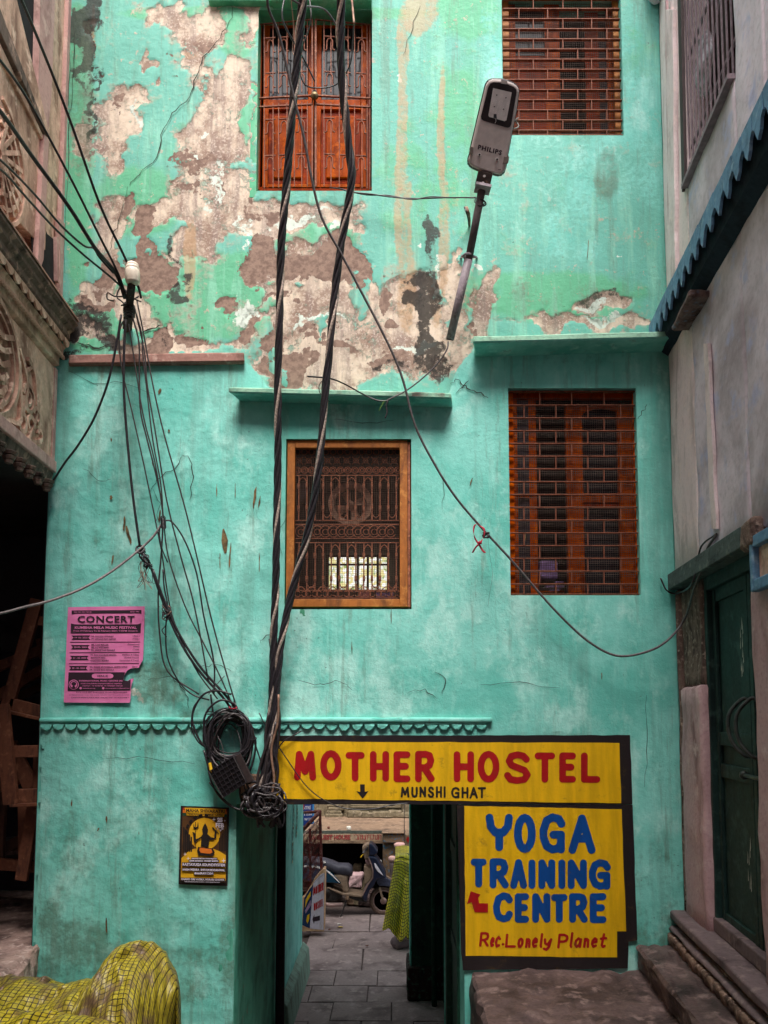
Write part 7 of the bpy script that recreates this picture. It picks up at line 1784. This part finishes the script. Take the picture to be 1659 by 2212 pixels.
# seat with its loose cover
V, Fc = [], []
seat = [(-520, 470, 600), (-420, 440, 600), (-200, 440, 620), (0, 452, 640), (140, 500, 700), (220, 540, 735), (280, 548, 745), (360, 540, 755), (430, 560, 762), (480, 590, 760), (498, 650, 730)]
n = 14
for i, (x, yt, yb) in enumerate(seat):
    for k in range(n):
        a = 2 * math.pi * k / n
        X_, Zt = SCX(x, yt); Zb = SCX(x, yb)[1]
        w = .135 * (1 if i < len(seat) - 1 else .8)
        fold = .008 * math.sin(k * 2.1 + i * 1.7)
        V.append(Vector((sx_ + X_, sy_ + w * math.copysign(abs(math.cos(a)) ** .7, math.cos(a)) + fold, (Zt + Zb) / 2 + (Zt - Zb) / 2 * math.copysign(abs(math.sin(a)) ** .8, math.sin(a)) + fold)))
for i in range(len(seat) - 1):
    for k in range(n): Fc.append((i * n + k, i * n + (k + 1) % n, (i + 1) * n + (k + 1) % n, (i + 1) * n + k))
Fc += [tuple(range(n))[::-1], tuple(range((len(seat) - 1) * n, len(seat) * n))]
obj("seat", (V, Fc), M_SEAT, SCO, smooth=True)
sp_([(-6, 492), (30, 486), (30, 500), (-6, 506)], -.139, -.132, M_CASEL, "seat_tag", bev=.001); sp_([(0, 512), (34, 508), (34, 520), (0, 524)], -.142, -.134, M_CASEL, "seat_tag", bev=.001)
sp_([(-160, 950), (100, 940), (220, 990), (330, 1080), (300, 1140), (120, 1180), (-150, 1160), (-260, 1060)], -.12, .10, M_ENG, "engine")
obj("fan_cover", lathe((sx_ + SCX(40, 1040)[0], sy_ - .13, SCX(40, 1040)[1]), [(0, -.02), (.05, -.02), (.055, .0), (.07, .01), (.075, .03)], 18, 'Y'), M_ENG, SCO, smooth=True)
obj("exhaust", tube([(sx_ + SCX(330, 1170)[0], sy_ - .15, .2), (sx_ + SCX(120, 1180)[0], sy_ - .17, .19), (sx_ + SCX(-100, 1120)[0], sy_ - .18, .25), (sx_ + SCX(-500, 1040)[0], sy_ - .18, .32)], .03, 8), M_RIMP, SCO, smooth=True)
obj("grab_rod", tube([(sx_ + SCX(330, 1045)[0], sy_ - .17, SCX(0, 1035)[1]), (sx_ + SCX(160, 960)[0], sy_ - .18, SCX(0, 965)[1]), (sx_ + SCX(100, 930)[0], sy_ - .18, SCX(0, 930)[1]), (sx_ + SCX(20, 945)[0], sy_ - .18, SCX(0, 945)[1])], .012, 6), M_BEIG, SCO, smooth=True)
obj("stand", tube([(sx_ + SCX(400, 1130)[0], sy_ - .1, .25), (sx_ + SCX(300, 1300)[0], sy_ - .16, .01)], .012, 6), M_ENG, SCO)
obj("mirror_stub", tube([(sx_ + SCX(1010, 490)[0], sy_ - .1, SCX(0, 495)[1]), (sx_ + SCX(990, 480)[0], sy_ - .1, SCX(0, 470)[1])], .006, 5), M_CASEL, SCO)

# ---- checked cloths
def check_mat(name, yc, yd, kc, dust, sc, lw):
    t = NT(name)
    uv = t.n("ShaderNodeUVMap"); uv.uv_map = "UVMap"
    sp = t.n("ShaderNodeSeparateXYZ"); t.l(uv.outputs[0], sp.inputs[0])
    def line(o):
        f = t.math('FRACT', t.math('MULTIPLY', o, sc)); d = t.math('ABSOLUTE', t.math('SUBTRACT', f, .5))
        return t.ramp(d, .5 - lw - .04, .5 - lw + .04)
    ln = t.math('MAXIMUM', line(sp.outputs[0]), line(sp.outputs[1]))
    n = t.noise(5, 7, .65); m = t.noise(30, 5, .6)
    c = t.mix(t.ramp(m, .35, .7), yc, yd)
    c = t.mix(t.ramp(n, .48, .66), c, dust)
    dk_ = t.mix(t.ramp(n, .48, .66), kc, tuple(q * .45 for q in dust))
    c = t.mix(ln, c, dk_)
    h = t.math('ADD', t.math('MULTIPLY', ln, -.3), t.noise(16, 5, .6))
    return t.out(c, .42, t.bump(h, .7, .008), 0, .5)
def drape(name, prof, x0, x1, nx_, ny_, fy, label, mat, cat="cloth cover", seed=0, wr=.02):
    """prof(x) -> list of (y, z) section points; a sheet swept along x with folds"""
    V, Fc, UV = [], [], []
    nx_, ny_ = int(nx_ * 1.4), int(ny_ * 1.3); B0 = []
    for i in range(nx_ + 1):
        x = x0 + (x1 - x0) * i / nx_
        sec = smooth_path([Vector((x, a, b)) for a, b in prof(x)], 8)
        L = [0]
        for a, b in zip(sec, sec[1:]): L.append(L[-1] + (b - a).length)
        j = 0
        for k in range(ny_ + 1):
            s = L[-1] * k / ny_
            while j < len(L) - 2 and L[j + 1] < s: j += 1
            p = sec[j].lerp(sec[j + 1], (s - L[j]) / max(L[j + 1] - L[j], 1e-9))
            w = mnoise.fractal(Vector((x * 3.2 + seed, s * 2.2, seed)), 1, 2, 4) * wr + (abs(mnoise.noise(Vector((x * 6 + s * 3 + seed, s * 1.5, 3)))) + .6 * abs(mnoise.noise(Vector((x * 13 - s * 6, s * 4 + seed, 7))))) * wr * 1.5
            rg = (1 - abs(mnoise.noise(Vector((x * 3.1 + s * 1.7 + seed, s * 1.1 - x, 11)))) * 3.2)
            w += max(0, rg) ** 2 * wr * .7
            w += (1 - abs(mnoise.noise(Vector((x * 7 + s * 5, s * 6 - x * 4, seed + 2)))) * 2.5) * wr * .22
            V.append(p + Vector((w * .3, -w, w * .8)))
            B0.append(p.copy()); u0 = x if i == 0 else UV[-(ny_ + 1)][0] + (B0[-1] - B0[-1 - (ny_ + 1)]).length * .35 + (x1 - x0) / nx_ * .65
            UV.append((u0, s + .25 * (x - x0) + mnoise.noise(Vector((x * 2, s * 2, 5))) * .04))
    for i in range(nx_):
        for k in range(ny_):
            a = i * (ny_ + 1) + k; Fc.append((a, a + ny_ + 1, a + ny_ + 2, a + 1))
    o = obj(name, (V, Fc), mat, None, smooth=True, label=label, cat=cat, uv=UV)
    s = o.modifiers.new("t", 'SOLIDIFY'); s.thickness = .004
    return o
M_CHK = check_mat("checked_tarpaulin", srgb(190, 174, 50), srgb(150, 134, 42), srgb(40, 34, 22), srgb(120, 96, 76), 34, .08)
M_CHK2 = check_mat("checked_cloth", srgb(226, 210, 50), srgb(196, 184, 40), srgb(28, 30, 16), srgb(150, 140, 60), 21, .12)
# covered motorbike at lower left, standing in the lane
dT = 4.85
sil = [(0, 712), (250, 738), (500, 770), (640, 755), (700, 750), (790, 768), (850, 680), (920, 560), (960, 500), (1040, 440), (1160, 418), (1270, 440), (1340, 500), (1400, 590), (1470, 670), (1520, 760), (1534, 900), (1536, 1159)]
PX_ = [at(x * .248, 1924 + y * .248, dT) for x, y in sil]
sxs, szs = [p.x for p in PX_][:-2], [p.z for p in PX_][:-2]
xe = PX_[-2].x
def top(x): return float(np.interp(x, [-3.4] + sxs, [1.25] + szs))
def profT(x):
    z = top(x) - .07; e = max(0, 1 - max(0, (x - (xe - .16)) / .16)); w = .34 * math.sqrt(max(e, .0) * (2 - max(e, .0))) + .012
    return [(dT + w + .12, .1), (dT + w + .06, z * .5), (dT + w, z - .22), (dT + w * .55, z - .04), (dT, z), (dT - w * .7, z - .07), (dT - w * 1.15, z - .32), (dT - w * 1.5, z - .75), (dT - w * 1.6, .1)]
drape("covered_motorbike", profT, -3.3, xe, 150, 90, 0, "motorbike hidden under a dusty yellow checked tarpaulin in the lower left corner", M_CHK, "covered motorbike", 2, .05)
# front lump of gathered tarpaulin
dF = 4.3
def profF(x):
    u = (x - (-2.45)) / 1.05
    z = 1.30 + .23 * math.sqrt(max(0, 1 - (abs(u - .42) / .62) ** 2.2)) if -.2 < u < 1.05 else 1.2
    return [(dF + .25, z - .35), (dF + .16, z - .08), (dF, z), (dF - .16, z - .10), (dF - .24, z - .4), (dF - .3, .6)]
drape("tarpaulin_fold", profF, -2.6, -1.42, 70, 50, 0, "bright bunched fold of checked tarpaulin in front of the covered motorbike", check_mat("checked_tarpaulin_clean", srgb(206, 188, 44), srgb(172, 152, 36), srgb(40, 32, 20), srgb(140, 116, 66), 32, .085), "tarpaulin", 8, .045)
# cloth over a cart at the right of the street
dC = 10.6
def profC(x):
    u = (x - -.12) / .5
    zt2 = 3.2 - (1837 - 1535) * dC / F
    zt2 = zt2 - max(0, .12 - (x + .0)) * .9
    zb = .22 if x > .02 else .30
    return [(dC + .5, zb), (dC + .42, zt2 - .2), (dC + .3, zt2 + .02), (dC + .08, zt2 + .01), (dC - .02, zt2 - .08), (dC - .05 - .05 * math.sin(x * 22), zt2 * .6), (dC - .12 - .07 * math.sin(x * 22), zb + .1), (dC - .15, zb - (.08 if x > .06 else 0))]
V, Fc, UV = [], [], []
zT = 3.2 - (1838 - 1535) * dC / F
# two panels: a flaring left corner flap and the straight front
kx = at(856, 1850, dC).x
tl, bl = at(854, 1840, dC), at(826, 1999, dC - .15)
nU, nV = 46, 60
xr2 = .75
for i in range(nU + 1):
    u = i / nU
    for k in range(nV + 1):
        v = k / nV
        xt = tl.x + (xr2 - tl.x) * u
        xb = bl.x + (xr2 - bl.x) * u
        zb = .16 if u > .35 else .16 + (.35 - u) * .35 + .05 * math.sin(u * 20)
        if v < .22:
            w = v / .22; p = Vector((xt, dC + .45 * (1 - w), zT + .03 * math.sin(u * 9) * (1 - w)))
        else:
            w = (v - .22) / .78
            fold = .05 * math.sin(u * 24 + .6) * w + .03 * math.sin(u * 51) * w
            p = Vector((xt + (xb - xt) * w ** 1.1, dC - .02 - .13 * w - fold, zT + (zb - zT) * w - .03 * (w < .08)))
        p += Vector((0, 1, .3)) * mnoise.fractal(p * 6, 1, 2, 3) * .015
        V.append(p); UV.append((u * 1.7 + .02 * math.sin(v * 9), v * 1.55 + .02 * math.sin(u * 14)))
for i in range(nU):
    for k in range(nV): a = i * (nV + 1) + k; Fc.append((a, a + nV + 1, a + nV + 2, a + 1))
CC = thing("covered_cart", "cart under a hanging yellow and black checked cloth at the passage's far end", "covered cart", (.2, dC, 0))
o = obj("cloth", (V, Fc), M_CHK2, CC, smooth=True, uv=UV); s = o.modifiers.new("t", 'SOLIDIFY'); s.thickness = .004
obj("cart_body", rough(box(tl.x + .06, xr2 - .02, dC + .06, dC + .4, .25, zT - .05), 3, .01, 5), M_WOODD, CC)
sk = obj("sack", ([Vector((.10, dC - .0, .08)) + Vector((v.x * .9, v.y * .8, v.z * .5)) + Vector([mnoise.noise(v * 8) * .03] * 3) for v in lathe((0, 0, 0), [(.0, -.14), (.12, -.13), (.17, 0), (.13, .12), (0, .16)], 16)[0]], lathe((0, 0, 0), [(.0, -.14), (.12, -.13), (.17, 0), (.13, .12), (0, .16)], 16)[1]), M_SILL, None, smooth=True, label="grey brown stone lump on the ground under the checked cloth", cat="stone")

# ---- stacked wooden frames in the shed
M_FRW = weathered("reddish_frame_wood", srgb(104, 62, 44), srgb(58, 34, 26), srgb(128, 82, 60), 6, .5, True, .7, .5, .004)
M_FRD = weathered("dark_frame_wood", srgb(70, 44, 34), srgb(38, 24, 20), None, 6, .5, True, .8, .5, .004)
w1 = lambda x, y: (x * .3597, 1260.8 + y * .3597)      # zoomed strip grid -> photo grid
def stick(a, b, w, d, par, d2=None, mat=None, name="rail"):
    return obj(name, beam(at(*w1(*a), d), at(*w1(*b), d2 or d), w * .78, .045, (0, 1, 0)), mat or M_FRW, par, bevel=.004)
T1 = thing("wooden_frame", "upright brown wooden frame leaning at the top of the stack in the shed", "wooden frame", at(20, 1530, 5.9))
stick((225, 95), (45, 740), .12, 5.75, T1, name="leg"); stick((205, 215), (290, 235), .09, 5.78, T1); stick((60, 725), (250, 775), .13, 5.75, T1); stick((30, 765), (250, 815), .03, 5.70, T1, name="edge")
stick((262, 230), (275, 700), .05, 6.0, T1, mat=M_FRD, name="leg")
T2 = thing("wooden_frame", "lower wooden frame with cross rails standing in front of the stack", "wooden frame", at(20, 1700, 5.6))
stick((10, 725), (68, 1325), .13, 5.55, T2, name="leg"); stick((55, 1010), (235, 1005), .11, 5.6, T2); stick((75, 1280), (232, 1275), .14, 5.6, T2); stick((65, 1332), (230, 1325), .03, 5.55, T2, name="edge"); stick((228, 970), (215, 1320), .06, 5.7, T2, name="leg")
T3 = thing("wooden_frame", "dark crossed wooden legs standing on the stone floor under the stack", "trestle", at(30, 1850, 5.8))
stick((145, 1330), (148, 1640), .10, 5.75, T3, name="leg"); stick((205, 1330), (130, 1780), .11, 5.7, T3, name="leg"); stick((-40, 1680), (245, 1700), .11, 5.85, T3); stick((10, 1250), (-10, 1700), .1, 5.9, T3, mat=M_FRD, name="leg")
T4 = thing("wooden_frame", "tilted wooden frame wedged behind, its rails rising to the right", "wooden frame", at(20, 1500, 6.2))
stick((-40, 510), (260, 395), .10, 6.1, T4); stick((-40, 690), (265, 510), .10, 6.1, T4); stick((240, 330), (262, 450), .07, 6.12, T4, name="leg"); stick((60, 700), (250, 620), .08, 6.4, T4, mat=M_FRD)
T5 = thing("wooden_frame", "short diagonal brace piece lying between the stacked frames", "wooden frame", at(40, 1650, 6.0))
stick((60, 960), (190, 1225), .14, 5.9, T5); stick((-20, 1250), (130, 1160), .10, 6.0, T5); stick((0, 1600), (240, 1480), .10, 6.3, T5, mat=M_FRD)
JK = thing("stored_boards", "grey boards and junk lying in the dark behind the wooden frames", "boards", at(30, 1800, 6.5))
for i in range(7):
    stick((-30 + i * 6, 1560 + i * 22), (250, 1520 + i * 26 + random.uniform(-20, 20)), .1, 6.4 + i * .05, JK, mat=[M_ROOM, M_FRD, M_STEPSIDE][i % 3], name="board")
stick((180, 1380), (225, 1330), .12, 6.0, JK, mat=M_PINKJ, name="board"); stick((205, 1420), (250, 1650), .14, 6.2, JK, mat=M_STEPSIDE, name="board")
